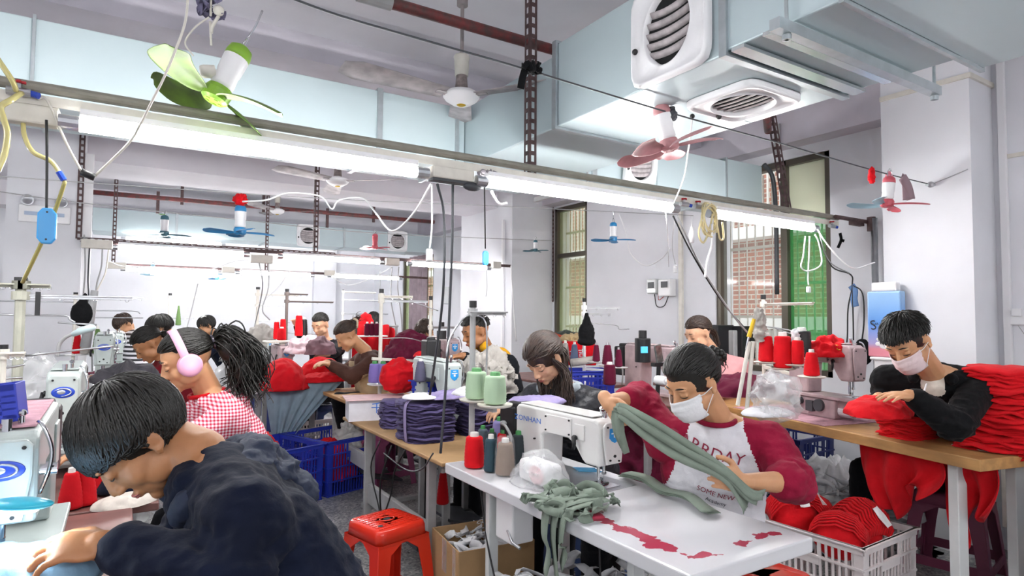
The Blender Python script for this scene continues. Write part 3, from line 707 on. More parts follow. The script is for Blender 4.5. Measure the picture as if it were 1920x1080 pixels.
def sewing_machine(label, loc, rz, body=None, badge='oval', top=None, motor=True, bed=True, foot=True, raised=0, group=None):
    body = body or m_machwhite; t = thing('sewing_machine', label, 'sewing machine', loc, rz, group); B = dict(world=False)
    Z = raised
    g = G(); pr = [(-.036, .115), (-.030, .090), (.036, .090), (.052, .105), (.09, .165), (.125, .185), (.245, .185), (.262, .17), (.268, .0), (.42, .0), (.42, .285), (.405, .302), (-.01, .292), (-.03, .28), (-.038, .255)]
    g.prism([(x, 0, z+Z) for x, z in pr], (0, .056, 0), (0, -.056, 0)); g.build('machine_arm', body, t, bevel=.011, seg=3, **B)
    g = G(); g.prism([(-.040, y, z+Z) for y, z in ((-.036, .10), (.036, .10), (.049, .20), (.049, .265), (.038, .280), (-.038, .280), (-.049, .265), (-.049, .20))], (0, 0, 0), (-.010, 0, 0)); fp = g.build('face_plate', body, t, bevel=.005, **B)
    for (y, z, r) in ((-.034, .262, .004), (.034, .262, .004), (0, .135, .006), (-.02, .112, .004), (.022, .120, .0045)):
        g = G(); g.cyl((-.048, y, z+Z), (-.053, y, z+Z), r, n=10); g.build('screw', m_dark, fp, **B)
    if badge == 'oval':
        g = G(); g.ell((-.0505, 0, .215+Z), (.0022, .038, .022), n=10); bd = g.build('badge', m_badge, t, smooth=True, **B)
        g = G(); g.tube([(-.0527, .027*cos(a)+.002, .215+Z+.0145*sin(a)) for a in [R(q) for q in range(20, 300, 20)]], [.0006+.0026*sin(pi*i/13) for i in range(14)], 6); g.ell((-.0525, .006, .216+Z), (.0014, .014, .0085), n=8); g.build('emblem', m_logo, bd, smooth=True, **B)
    else:
        g = G(); g.prism([(-.050, y, z+Z) for y, z in ((-.024, .255), (.024, .255), (.026, .215), (.014, .200), (0, .192), (-.014, .200), (-.026, .215))], (0, 0, 0), (-.0015, 0, 0)); bd = g.build('badge', m_badge2, t, **B)
        g = G(); g.box((-.0522, 0, .234+Z), (.001, .034, .006)); g.box((-.0522, 0, .222+Z), (.001, .012, .012)); g.box((-.0522, 0, .246+Z), (.001, .02, .004)); g.build('emblem', m_whitep, bd, **B)
    g = G(); g.prism([(x, 0, z+Z) for x, z in ((.01, .296), (.40, .303), (.40, .309), (.01, .302))], (0, .046, 0), (0, -.046, 0)); g.build('top_cover', top or body, t, bevel=.002, **B)
    for c_, d_ in (((.355, -.058, .19+Z), (.09, .006, .12)), ((.17, .058, .235+Z), (.14, .005, .085)), ((.06, .058, .225+Z), (.05, .006, .07))): g = G(); g.box(c_, d_); g.build('side_cover', body, t, bevel=.003, **B)
    for (x, z) in ((.11, .268), (.235, .268), (.11, .205), (.235, .205), (.30, .15)):
        g = G(); g.cyl((x, .057, z+Z), (x, .063, z+Z), .0042, n=10); g.build('screw', m_dark, t, **B)
    g = G(); g.cyl((0, 0, .292+Z), (0, 0, .32+Z), .009); g.cyl((.03, -.02, .30+Z), (.03, -.02, .325+Z), .006); g.ell((.03, -.02, .327+Z), .009, n=6); g.build('spool_post', m_chrome, t, smooth=False, **B)
    g = G(); g.cyl((-.005, -.055, .20+Z), (-.005, -.085, .20+Z), .013, n=16); g.cyl((-.005, -.066, .20+Z), (-.005, -.070, .20+Z), .018, n=16); g.build('tension_dial', m_chrome, t, **B)
    g = G(); g.tube(spline([(-.02, -.058, .15+Z), (-.022, -.072, .20+Z), (-.02, -.075, .25+Z), (-.015, -.06, .30+Z), (0, -.05, .31+Z)], 5), .004, 6); g.build('take_up_guard', m_chrome, t, smooth=True, **B)
    g = G(); g.cyl((0, 0, .09+Z), (0, 0, .045+Z), .0055); g.cyl((0, 0, .045+Z), (0, 0, .012+Z), .0012); g.box((0, 0, .05+Z), (.012, .012, .012)); g.build('needle_bar', m_chrome, t, **B)
    g = G(); g.cyl((.014, .012, .09+Z), (.014, .012, .02+Z), .006); g.box((.006, -.002, .008+Z), (.02, .034, .004)); g.box((.006, -.014, .004+Z), (.016, .02, .003)); g.box((.01, .006, .018+Z), (.014, .012, .02)); g.build('presser_foot', m_chrome, t, **B)
    g = G(); g.ell((.075, .067, .20+Z), (.012, .008, .012), n=7); g.tube([(.075, .072, .205+Z), (.066, .078, .175+Z), (.072, .076, .15+Z)], [.008, .007, .006]); g.build('lifting_lever', m_dark, t, smooth=True, **B)
    if bed:
        g = G(); g.box((.175, 0, -.009+Z), (.49, .178, .018)); g.build('bed_plate', m_steel if raised == 0 else body, t, bevel=.003, **B)
        g = G(); g.box((.0, 0, .001+Z), (.09, .07, .002)); g.build('slide_plate', m_chrome, t, **B)
    if raised:
        g = G(); g.box((.21, 0, raised/2-.01), (.30, .15, raised-.02)); g.box((0.02, 0, raised*.62), (.14, .10, raised*.6)); g.build('machine_base', body, t, bevel=.01, **B)
        g = G(); g.cyl((.16, .078, .07), (.16, .095, .07), .035, n=18); g.cyl((.30, .078, .08), (.30, .10, .08), .022, n=14); g.box((.22, .085, .06), (.05, .03, .06)); g.ell((.34, .085, .055), .025, n=7); g.build('looper_works', m_dkgrey, t, **B)
    if motor:
        g = G(); g.box((.475, .0, .18+Z), (.10, .115, .20)); g.box((.44, 0, .285+Z), (.10, .09, .035)); g.build('motor_box', m_dark, t, bevel=.01, **B)
        g = G(); g.ell((.49, .062, .19+Z), (.018, .012, .014), n=7); g.tube(spline([(.485, .07, .19+Z), (.44, .085, .18+Z), (.41, .08, .12+Z), (.42, .075, .02+Z)], 5), .006, 6); g.build('motor_lead', m_grey, t, smooth=True, **B)
    else:
        g = G(); g.lathe([(.0, 0), (.045, .0), (.05, .008), (.05, .022), (.03, .03), (.0, .03)], (.42, 0, .235+Z), 20, M.Rotation(R(90), 3, 'Y')); g.build('handwheel', m_chrome, t, smooth=False, **B)
    return t
def thread_stand(label, loc, H, rz=0, arms=((0, .42),), plates=(), rr=.011, color=None, cross=None, eyel=(), base=True, zc=.3, group=None):
    """arms: (z below top, length, slant) ; plates: (x, y, z, r)"""
    color = color or m_ivory; t = thing('thread_stand', label, 'thread stand', loc, rz, group); B = dict(world=False)
    g = G(); g.cyl((0, 0, 0), (0, 0, H), rr, n=10); g.build('pole', color, t, smooth=False, **B)
    g = G(); g.cyl((0, 0, H), (0, 0, H+.03), rr*1.3, n=10); g.build('pole_cap', m_dark, t, **B)
    if base: g = G(); g.cyl((0, 0, 0), (0, 0, .012), .03, n=14); g.build('base_flange', m_steel, t, **B)
    for a in arms:
        z = H-a[0]; L = a[1]; d = V((cos(a[2]), sin(a[2]), 0)) if len(a) > 2 else V((1, 0, 0)); w = a[3] if len(a) > 3 else .03
        g = G(); g.bar(d*-.02+V((0, 0, z)), d*L+V((0, 0, z)), w, .007); g.bar(d*.02+V((0, 0, z-.007)), d*L+V((0, 0, z-.007)), .004, .014); g.build('guide_arm', color if w > .02 else m_steel, t, bevel=.0015, **B)
        g = G(); g.cyl((0, 0, z-.02), (0, 0, z+.015), rr*1.7, n=12); g.build('clamp', color, t, **B)
        for q in (.35, .65, .95): g = G(); g.tube([d*L*q+V((.0, .0, z-.006))+V((.008*cos(b), 0, .008*sin(b)-.008)) for b in [R(x_) for x_ in range(0, 360, 45)]], .0015, 5, closed=True); g.build('eyelet', m_chrome, t, **B)
    for e in eyel:
        g = G(); g.tube(spline([V(p) for p in e], 4), .004, 6); g.build('eyelet_rod', m_steel, t, smooth=True, **B)
    if cross:
        for c_ in cross: g = G(); g.bar(V(c_[0]), V(c_[1]), .022, .02); g.build('cross_bar', color, t, bevel=.002, **B)
    for p in plates:
        g = G(); g.lathe([(0, 0), (p[3]*.9, 0), (p[3], .006), (p[3], .010), (p[3]*.93, .008), (0, .004)], (p[0], p[1], p[2]), 24); g.cyl((p[0], p[1], p[2]), (p[0], p[1], p[2]+.09), .003, n=6); g.build('spool_plate', m_whitep if len(p) < 5 else p[4], t, smooth=False, **B)
    return t
def cone(label, loc, m, hh=.15, r=.04, r2=None, tip=None, group=None, tube_=False, tilt=0):
    r2 = r2 or (r*.55); t = thing('thread_cone', label, 'thread cone', loc, 0, group); B = dict(world=False); tip = tip or m_white_tip
    pr = [(r*.6, 0), (r*.95, .004)]; n = 16
    for i in range(n+1):
        u = i/n; rad = r*(1-u)+r2*u+(.05*r*sin(pi*min(1, u*1.1))); pr.append((rad+(.0010 if i % 2 else -.0003), .008+u*(hh*.86-.010)))
    pr += [(r2*.85, hh*.88), (r2*.4, hh*.885)]
    g = G(); g.lathe(pr, n=26); g.build('wound_thread', m, t, smooth=True, **B)
    g = G(); g.lathe([(r2*.55, hh*.87), (r2*.5, hh*.99), (r2*.40, hh), (0, hh)] , n=16); g.build('cone_core', tip, t, smooth=False, **B)
    if tilt: t.rotation_euler = (tilt, 0, 0)
    return t
def small_fan(label, c, blade_m, nb=4, r=.24, rz=0, body_m=None, hook=.10, hub_m=None, hook_m=None, tilt=(0, 0), dirty=None, up=.0, sweep=.55, group=None, chord=1.0):
    t = thing('hanging_fan', label, 'fan', c, rz, group); t.rotation_euler = (tilt[0], tilt[1], rz); B = dict(world=False)
    k = r/.24; body_m = body_m or m_whitep; hub_m = hub_m or blade_m
    g = G(); g.lathe([(0, .0), (.030, .0), (.036, .012), (.033, .05), (.036, .055), (.038, .11), (.034, .14), (.018, .152), (0, .154)], (0, 0, .035), 20); o = g.build('motor_housing', body_m, t, smooth=True, **B); o.scale = (k, k, k)
    g = G(); g.lathe([(.038, .11), (.0385, .125), (.034, .145), (.018, .156), (0, .158)], (0, 0, .035), 20); o = g.build('housing_cap', hub_m, t, smooth=True, **B); o.scale = (k, k, k)
    g = G(); g.lathe([(0, -.016), (.030, -.016), (.040, -.008), (.042, .02), (.036, .034), (0, .036)], n=24)
    for i in range(5): a = 2*pi*i/5; g.cyl((.02*cos(a), .02*sin(a), -.016), (.02*cos(a), .02*sin(a), -.018), .006, n=8)
    o = g.build('hub', hub_m, t, smooth=False, **B); o.scale = (k, k, k)
    for j in range(nb):
        rows = []; n = 9
        for i in range(n+1):
            u = i/n; rr = .036+.204*u; ch = .022+.052*sin(pi*min(1, u*1.12)**.8*.86) if u < .97 else .02
            ch = max(.008, (.018+.070*(u**.55))*(1 if u < .8 else sqrt(max(0.02, 1-((u-.8)/.205)**2))))
            row = []
            for v in range(6):
                w = (v/5-.42)*chord; a = sweep*u**1.3; x = rr*cos(a)-w*ch*sin(a+.25); y = rr*sin(a)+w*ch*cos(a+.25)
                row.append(V((x, y, .004+w*ch*.42*(1-.35*u)+up*u*u+.006*sin(pi*(w+.42))-.006)))
            rows.append(row)
        g = G(); g.grid(rows); o = g.build('fan_blade', blade_m if dirty is None else dirty, t, smooth=True, solid=.0025, sub=1, **B); o.scale = (k, k, k); o.rotation_euler = (0, 0, 2*pi*j/nb)
    if hook:
        z = .19*k
        g = G(); g.tube(spline([(-.012, 0, z-.03), (-.016, 0, z+.02), (0, 0, z+.04), (.016, 0, z+.02), (.012, 0, z-.03)], 4), .0022, 6)
        g.tube(spline([(0, 0, z+.035), (.004, .002, z+hook*.6), (-.003, 0, z+hook)], 4), .004, 6); g.build('hook', hook_m or m_chrome, t, smooth=True, **B)
    return t
def hk(c, z, r): return max(.02, z-c[2]-.19*r/.24)
def ceiling_fan(label, c, rz, ztop, r=.62, blade_m=None, droop=0):
    t = thing('ceiling_fan', label, 'fan', c, rz); B = dict(world=False); H_ = ztop-c[2]
    g = G(); g.lathe([(0, -.045), (.05, -.04), (.085, -.018), (.098, .0), (.098, .012), (.075, .028), (.04, .035), (.036, .04)], n=32); g.build('motor_housing', m_whitep, t, smooth=True, **B)
    g = G(); g.lathe([(.0, .03), (.036, .03), (.030, .10), (.028, .12), (0, .12)], n=20); g.build('neck', mat('dusty neck', h('8d8280'), .8, var=.4, vscale=30), t, smooth=True, **B)
    g = G(); g.lathe([(0, .115), (.036, .115), (.040, .20), (.044, .215), (.040, .225), (.01, .23), (0, .23)], n=20); g.build('canopy', m_ivory, t, smooth=True, **B)
    g = G(); g.cyl((0, 0, .2), (0, 0, H_), .010); g.cyl((0, 0, H_-.05), (0, 0, H_), .03); g.build('down_rod', mat('dusty rod', h('9a9292'), .7), t, **B)
    g = G(); g.lathe([(0, -.05), (.015, -.05), (.025, -.044), (0, -.04)], n=16); g.build('badge', mat('brass badge', h('c5a52c'), .4, metal=.4), t, **B)
    for j in range(3):
        rows = []
        for i in range(8):
            u = i/7; x = .10+(r-.10)*u; w = .055+.030*u if i < 7 else .05
            rows.append([V((x, w*v, .004+.35*w*v*.5-droop*u*u)) for v in (-1, -.5, 0, .5, 1)])
        g = G(); g.grid(rows); g.box((.11, 0, .0), (.08, .03, .006)); o = g.build('fan_blade', blade_m or mat('grubby white blade', h('b3aeb0'), .6, var=.3, vscale=12), t, smooth=True, solid=.003, **B); o.rotation_euler = (0, 0, j*2*pi/3)
    return t
def crate(label, loc, L, Wd, Hh, m, rz=0, pitch=.028, ribs=3, panel=True, name='crate'):
    """basket: L along local x, Wd along local y, open top"""
    t = thing(name, label, 'crate', loc, rz); B = dict(world=False)
    def side(a, b, nm):
        a, b = V(a), V(b); d = (b-a); Ls = d.length; d.normalize(); g = G(); n = int((Ls-.09)/pitch); nn = V((d.y, -d.x, 0)); th = .006
        inset = lambda z: nn*(-.012*(1-z/Hh))
        for q in (a+d*.022, b-d*.022): g.bar(q+V((0, 0, .0))+inset(0), q+V((0, 0, Hh))+inset(Hh), .044, th, d.cross(V((0, 0, 1))))
        for z in [Hh*(i)/(ribs+1) for i in range(ribs+1)]: g.bar(a+V((0, 0, z+.006))+inset(z)+nn*.003, b+V((0, 0, z+.006))+inset(z)+nn*.003, .014, .010)
        hw = Ls*.17
        for i in range(n+1):
            x = .045+(Ls-.09)*i/n; q = a+d*x; c_ = abs(x-Ls/2) < hw*.9 and panel
            z1 = Hh*(ribs/(ribs+1)) if c_ else Hh-.03
            g.bar(q+inset(0), q+V((0, 0, z1))+inset(z1), pitch*.36, th, nn)
        if panel:
            z0, z1 = Hh*(ribs-.05)/(ribs+1)-Hh*.10, Hh*(ribs)/(ribs+1)
            g.box((a+b)/2+V((0, 0, (z0+z1)/2+.012))+inset(z0)+nn*.002, (hw*2, .008, z1-z0) if abs(d.x) > .5 else (.008, hw*2, z1-z0))
            for s in (-1, 1): g.bar((a+b)/2+d*hw*s+V((0, 0, z1)), (a+b)/2+d*hw*s+V((0, 0, Hh-.02)), .014, th, nn)
        g.bar(a+V((0, 0, Hh-.012)), b+V((0, 0, Hh-.012)), .014, .032)
        g.build(nm, m, t, **B)
    x, y = L/2, Wd/2
    for a, b in (((-x, -y, 0), (x, -y, 0)), ((x, -y, 0), (x, y, 0)), ((x, y, 0), (-x, y, 0)), ((-x, y, 0), (-x, -y, 0))): side(a, b, 'side_panel')
    g = G(); 
    for (cx, cy, dx, dy) in ((0, -y-.006, L+.04, .02), (0, y+.006, L+.04, .02), (-x-.006, 0, .02, Wd+.04), (x+.006, 0, .02, Wd+.04)): g.box((cx, cy, Hh), (dx, dy, .008))
    g.build('rim', m, t, bevel=.002, **B)
    g = G(); g.box((0, 0, .006), (L-.03, Wd-.03, .008)); g.build('crate_base', m, t, **B)
    return t
def layer_mesh(sx, sy, th, seed, wav=.012, droop=.0):
    rn = random.Random(seed); N = 22; ph = [rn.random()*6.28 for _ in range(4)]; rings = []
    def o(u, z):
        row = []
        for k in range(N):
            a = 2*pi*k/N; c_, s_ = cos(a), sin(a); q = (abs(c_)**5+abs(s_)**5)**(-1/5)
            rr = q*(1+.035*sin(3*a+ph[0])+.025*sin(7*a+ph[1])); w = wav*(sin(4*a+ph[2])*.6+.6*sin(9*a+ph[3]))*u*u
            row.append(V((c_*rr*sx/2*u, s_*rr*sy/2*u, z+w-droop*u**4)))
        return row
    rings = [o(.02, th), o(.6, th), o(.93, th*.98), o(1.0, th*.5), o(.95, 0), o(.5, 0), o(.02, 0)]
    g = G(); g.grid(rings, True); return g
def stack(label, loc, sx, sy, hh, n, m, rz=0, seed=1, lean=(0, 0), name='fabric_stack', cat='fabric stack', group=None, wav=.012, jit=.012, shrink=0, droop=.01, mats=None):
    t = thing(name, label, cat, loc, rz, group); th = hh/n; ms = []; rn = random.Random(seed)
    for q in range(4):
        g = layer_mesh(sx, sy, th*1.25, seed*10+q, wav, droop); o = g.build('fabric_layer', m, t, smooth=True, world=False); ms.append(o)
    for i in range(n):
        o = ms[i] if i < 4 else ms[rn.randrange(4)].copy()
        if i >= 4: C.objects.link(o)
        u = i/n; s_ = 1-shrink*u*u
        o.location = (lean[0]*u+rn.uniform(-1, 1)*jit, lean[1]*u+rn.uniform(-1, 1)*jit, i*th); o.rotation_euler = (rn.uniform(-.02, .02), rn.uniform(-.02, .02), rn.uniform(-.07, .07)+(pi if rn.random() > .5 else 0)); o.scale = (s_*rn.uniform(.95, 1.03), s_*rn.uniform(.95, 1.03), 1)
        if i >= 4: o.parent = t
    return t
def heap(label, loc, r, m, seed=1, amp=.25, sc=7, name='fabric_heap', cat='fabric', kind=None, n=36, rz=0, flat=True, group=None, parent=None, lo=-.05):
    """crumpled cloth: r = (rx, ry, rz)"""
    g = G(); g.ell((0, 0, 0), 1, n=n); vs = []
    for v in g.v:
        v = V(v); e = V((v.x*r[0], v.y*r[1], max(v.z, lo if flat else -1)*r[2])); p = V((v.x*r[0], v.y*r[1], v.z*r[2]))
        d = ridge(p, (sc, sc, sc*1.6), seed)*.6+ridge(p, (sc*2.3, sc*2.1, sc*2.6), seed+5)*.4-.35+.8*noise.noise(p*sc*.4+V((seed, 0, 0)))
        nn = V((v.x/r[0], v.y/r[1], max(v.z, 0)/r[2])).normalized(); vs.append(e+nn*d*amp*min(r))
        if flat and vs[-1].z < 0: vs[-1].z = 0
    g.v = [tuple(M.Rotation(rz, 3, 'Z') @ v) for v in vs]
    if parent is not None:
        g.v = [tuple(V(v)+V(loc)) for v in g.v]; return g.build(name, m, parent, smooth=True)
    o = g.build(name, m, smooth=True, world=False); o.location = loc; tag(o, label, cat, group)
    if kind: stuff(o)
    return o
def drape(label, rows, m, name='cloth', cat='cloth', k=4, sub=1, solid=.004, parent=None, group=None, amp=.008, sc=18):
    """lofted cloth through rows of control points (world)"""
    R1 = [spline(r_, k) for r_ in rows]; cols = list(zip(*R1)); cols = [spline(c_, k) for c_ in cols]; rr = list(zip(*cols))
    g = G(); g.grid([[p+V((noise.noise(p*sc), noise.noise(p*sc+V((9, 0, 0))), noise.noise(p*sc+V((0, 9, 0)))))*amp for p in row] for row in rr])
    if parent is not None: return g.build(name, m, parent, smooth=True, solid=solid)
    loc = V(rows[0][0]); return solo(g, name, m, label, cat, loc, group, smooth=True, solid=solid)
def ribbon(g, pts, w, side, tw=0, k=5):
    P = spline(pts, k); rows = []
    for i, p in enumerate(P):
        s = V(side).normalized(); d = (P[min(i+1, len(P)-1)]-P[max(i-1, 0)]).normalized(); s = (s-d*s.dot(d)).normalized()
        s = M.Rotation(tw*i/len(P), 3, d) @ s; rows.append([p-s*w/2, p, p+s*w/2])
    return g.grid(rows)
def table(label, x0, x1, y0, y1, z, m_top, th=.03, m_leg=None, legs=True, name='sewing_table', edge=None, loc=None):
    m_leg = m_leg or m_grey; t = thing(name, label, 'table', ((x0+x1)/2, (y0+y1)/2, 0))
    g = G(); g.box(((x0+x1)/2, (y0+y1)/2, z-th/2), (x1-x0, y1-y0, th)); g.build('tabletop', m_top, t, bevel=.006, seg=3)
    if legs:
        for yy in (y0+.28, y1-.28):
            xs = (x0+.08, x1-.08)
            for xx in xs: g = G(); g.box((xx, yy, (z-th)/2), (.045, .03, z-th)); g.build('leg', m_leg, t, bevel=.003)
            g = G(); g.box(((x0+x1)/2, yy, .03), (x1-x0-.02, .04, .03)); g.build('foot_bar', m_leg, t, bevel=.003)
            g = G(); g.box(((x0+x1)/2, yy, z-th-.02), (x1-x0-.12, .03, .03)); g.build('top_bar', m_leg, t, bevel=.003)
        g = G(); g.box((x0+.09, (y0+y1)/2, .30), (.03, y1-y0-.55, .12)); g.build('stretcher', m_leg, t, bevel=.003)
        g = G(); g.box(((x0+x1)/2, (y0+y1)/2, .12), (.28, .38, .015), M.Rotation(R(12), 3, 'Y')); g.build('treadle', m_dkgrey, t)
    return t
def stool(label, loc, m, rz=0, hh=.46, s=.30, group=None, detail=True):
    t = thing('plastic_stool', label, 'stool', loc, rz, group); B = dict(world=False); a = s/2
    def rr(hw, z, rad=.04, n=6):
        out = []
        for cx, cy, a0 in ((1, 1, 0), (-1, 1, 90), (-1, -1, 180), (1, -1, 270)):
            for i in range(n): b = R(a0+90*i/(n-1)); out.append(V((cx*(hw-rad)+rad*cos(b), cy*(hw-rad)+rad*sin(b), z)))
        return out
    g = G(); g.grid([rr(.002, hh), rr(a*.55, hh), rr(a*.93, hh), rr(a*.97, hh-.006), rr(a, hh-.02), rr(a*1.03, hh-.07), rr(a*.99, hh-.07), rr(a*.93, hh-.012), rr(.002, hh-.012)], True); g.build('seat', m, t, smooth=True, **B)
    if detail:
        for i in range(-4, 5):
            for j in range(-4, 5):
                if abs(i) < 2 and abs(j) < 2: continue
                if abs(i)+abs(j) > 7: continue
                g2 = G(); 
                if (i, j) == (-4, -4): pass
        g = G()
        for i in range(-4, 5):
            for j in range(-4, 5):
                if abs(i) < 2 and abs(j) < 2: continue
                g.box((i*a*.19, j*a*.19, hh+.0012), (a*.14, a*.07, .0026))
        stuff(g.build('tread_pattern', m, t, **B))
        g = G(); g.tube([(a*.2*cos(b)*1.3, a*.2*sin(b), hh+.001) for b in [2*pi*i/24 for i in range(24)]], .004, 6, closed=True); g.build('grip_ring', m, t, smooth=True, **B)
        g = G(); g.lathe([(0, 0), (a*.13, 0), (a*.13, .0012), (0, .0012)], (0, 0, hh+.0005), 20); g.lathe([(0, 0), (.012, 0), (.012, .0012), (0, .0012)], (-a*.6, -a*.5, hh+.0022), 12); g.build('grip_hole', m_dark, t, **B)
    b = a*1.28
    for cx, cy in ((1, 1), (1, -1), (-1, -1), (-1, 1)):
        g = G(); q = lambda f, z, w: [V((cx*(f), cy*(f), z)), V((cx*(f-w), cy*(f), z)), V((cx*(f-w), cy*(f-.006), z)), V((cx*(f-.006), cy*(f-.006), z)), V((cx*(f-.006), cy*(f-w), z)), V((cx*f, cy*(f-w), z))]
        rows = [q(b, 0, .055), q(b*.99, .02, .05), q((a+b)/2, hh*.5, .06), q(a*1.06, hh*.76, .07), q(a*1.03, hh*.84, .12), q(a*1.03, hh*.87, .15)]
        g.grid(rows, True); g.build('leg', m, t, smooth=False, bevel=.004, **B)
    for (dx, dy) in ((1, 0), (-1, 0), (0, 1), (0, -1)):
        g = G(); zz = hh*.22; c_ = a*1.2; L_ = c_*2-.04; g.box((dx*c_*.99, dy*c_*.99, zz), (.006 if dx else L_, .006 if dy else L_, .05)); g.build('brace', m, t, **B)
    return t
# ============================================================ the workers
m_ging = bpy.data.materials.new('red white gingham'); m_ging.use_nodes = True; _n = m_ging.node_tree
_tc = _n.nodes.new('ShaderNodeTexCoord'); _sp = _n.nodes.new('ShaderNodeSeparateXYZ'); _n.links.new(_tc.outputs['Object'], _sp.inputs[0])
def _stripe(src, fr, k2=0, src2=None):
    a = _n.nodes.new('ShaderNodeMath'); a.operation = 'MULTIPLY'; a.inputs[1].default_value = fr; _n.links.new(src, a.inputs[0])
    b = _n.nodes.new('ShaderNodeMath'); b.operation = 'FRACT'; _n.links.new(a.outputs[0], b.inputs[0])
    c = _n.nodes.new('ShaderNodeMath'); c.operation = 'GREATER_THAN'; c.inputs[1].default_value = .5; _n.links.new(b.outputs[0], c.inputs[0]); return c.outputs[0]
_ad = _n.nodes.new('ShaderNodeMath'); _ad.operation = 'ADD'; _n.links.new(_stripe(_sp.outputs[0], 78), _ad.inputs[0]); _n.links.new(_stripe(_sp.outputs[2], 78), _ad.inputs[1])
_rp = _n.nodes.new('ShaderNodeValToRGB'); _rp.color_ramp.interpolation = 'CONSTANT'; _dv = _n.nodes.new('ShaderNodeMath'); _dv.operation = 'MULTIPLY'; _dv.inputs[1].default_value = .5
_n.links.new(_ad.outputs[0], _dv.inputs[0]); _n.links.new(_dv.outputs[0], _rp.inputs[0]); _rp.color_ramp.elements[0].color = (*h('ece4e8'), 1)
_rp.color_ramp.elements[1].position = .9; _rp.color_ramp.elements[1].color = (*h('b8203c'), 1); _e = _rp.color_ramp.elements.new(.4); _e.color = (*h('d98a9a'), 1)
_n.links.new(_rp.outputs[0], _n.nodes['Principled BSDF'].inputs['Base Color']); _n.nodes['Principled BSDF'].inputs['Roughness'].default_value = .85
m_strip = bpy.data.materials.new('black white stripes'); m_strip.use_nodes = True
_w = m_strip.node_tree.nodes.new('ShaderNodeTexWave'); _w.inputs['Scale'].default_value = 7; _w.bands_direction = 'Z'; _t2 = m_strip.node_tree.nodes.new('ShaderNodeTexCoord'); m_strip.node_tree.links.new(_t2.outputs['Object'], _w.inputs['Vector'])
_r2 = m_strip.node_tree.nodes.new('ShaderNodeValToRGB'); _r2.color_ramp.interpolation = 'CONSTANT'; _r2.color_ramp.elements[1].position = .5; _r2.color_ramp.elements[0].color = (.02, .02, .025, 1); _r2.color_ramp.elements[1].color = (.75, .75, .78, 1)
m_strip.node_tree.links.new(_w.outputs['Fac'], _r2.inputs[0]); m_strip.node_tree.links.new(_r2.outputs[0], m_strip.node_tree.nodes['Principled BSDF'].inputs['Base Color'])
m_rag_r = fab('raglan maroon fleece', '8c1334', .12); m_rag_w = fab('raglan pale grey fleece', 'dcdde3', .08)
m_dkred = fab('dark red knit', '6e101c'); m_tan = fab('tan fleece', 'b3a286'); m_brown = fab('brown fleece', '4f342c'); m_pinkj = fab('pink padded jacket', 'e0a2a4')
m_must = fab('mustard hood lining', 'd09a1c'); m_ghood = fab('grey blue hood', 'a3adb4'); m_pat = mat('black patterned nylon', h('23242b'), .45, var=.5, vscale=26, bump=.3)
m_vest = fab('black vest', '14161c'); m_tee = fab('cream tee', 'd8d0c4'); m_maskw = fab('white mask', 'e3e5e8', .04); m_maskp = fab('pinkish mask', 'dcc8ca', .06)
m_hp = mat('pink headphone plastic', h('e3a9c6'), .35); m_claw = mat('pale hair claw', h('c8b79c'), .4)

# --- 1 man in navy hooded jacket, nearest
hc = dep(262, 820, 1.32)
t, F, nk, bf, br, sp = person('man in navy hooded jacket bent over the nearest machine at lower left', hc, R(92), R(54), R(0), neck=dep(385, 868, 1.34), pel=(.46, 1.32, .60), face=R(92),
    arms=[dict(s=0, el=dep(430, 1100, 1.10), wr=dep(212, 1022, 1.12), hd=(-1, .15, .10), hn=(-.15, -.35, 1), side=1, curl=.55, spread=.16, cut=.88, k=1.0),
          dict(s=1, el=dep(340, 1040, 1.62), wr=dep(252, 1030, 1.38), hd=(-1, -.15, .0), hn=(0, .2, 1), side=-1, curl=.5, cut=.86)],
    skin=m_skin2, vox=.0046, cvox=.0068, top=('jacket', m_navy), hood=2, bulk=1.08, k=1.04, amp=.014)
g = hair(t, hc, F, m_hair, 'short', 1.06, locks=1500, seed=3, slack=.35, fringe=.025, side_drop=-.0, back_drop=-.09, len_=.10, puff=1.04, lockr=.0034); g.build('hair', m_hair, t, smooth=True)
g = G()
for i in range(13):
    u = (i-6)/6; a = u*2.0; q = nk-bf*.085*cos(a)*1.15+br*.118*sin(a)+V((0, 0, .0-.055*u*u)); g.ell(q, (.046-.014*abs(u),)*3, n=9)
    q2 = nk-bf*(.135*cos(a)+.01)+br*.10*sin(a)+V((0, 0, -.045-.03*u*u)); g.ell(q2, (.05-.018*abs(u),)*3, n=8)
g.ell(nk-bf*.19+V((0, 0, -.09)), (.05, .085, .045), n=9)
me = remesh(g, .007, 2); folds(me, .010, 15, 5, [nk-bf*.14]); place_mesh('hood', me, mat('lighter navy hood', h('16223a'), .75, bump=.3, bscale=40), t)
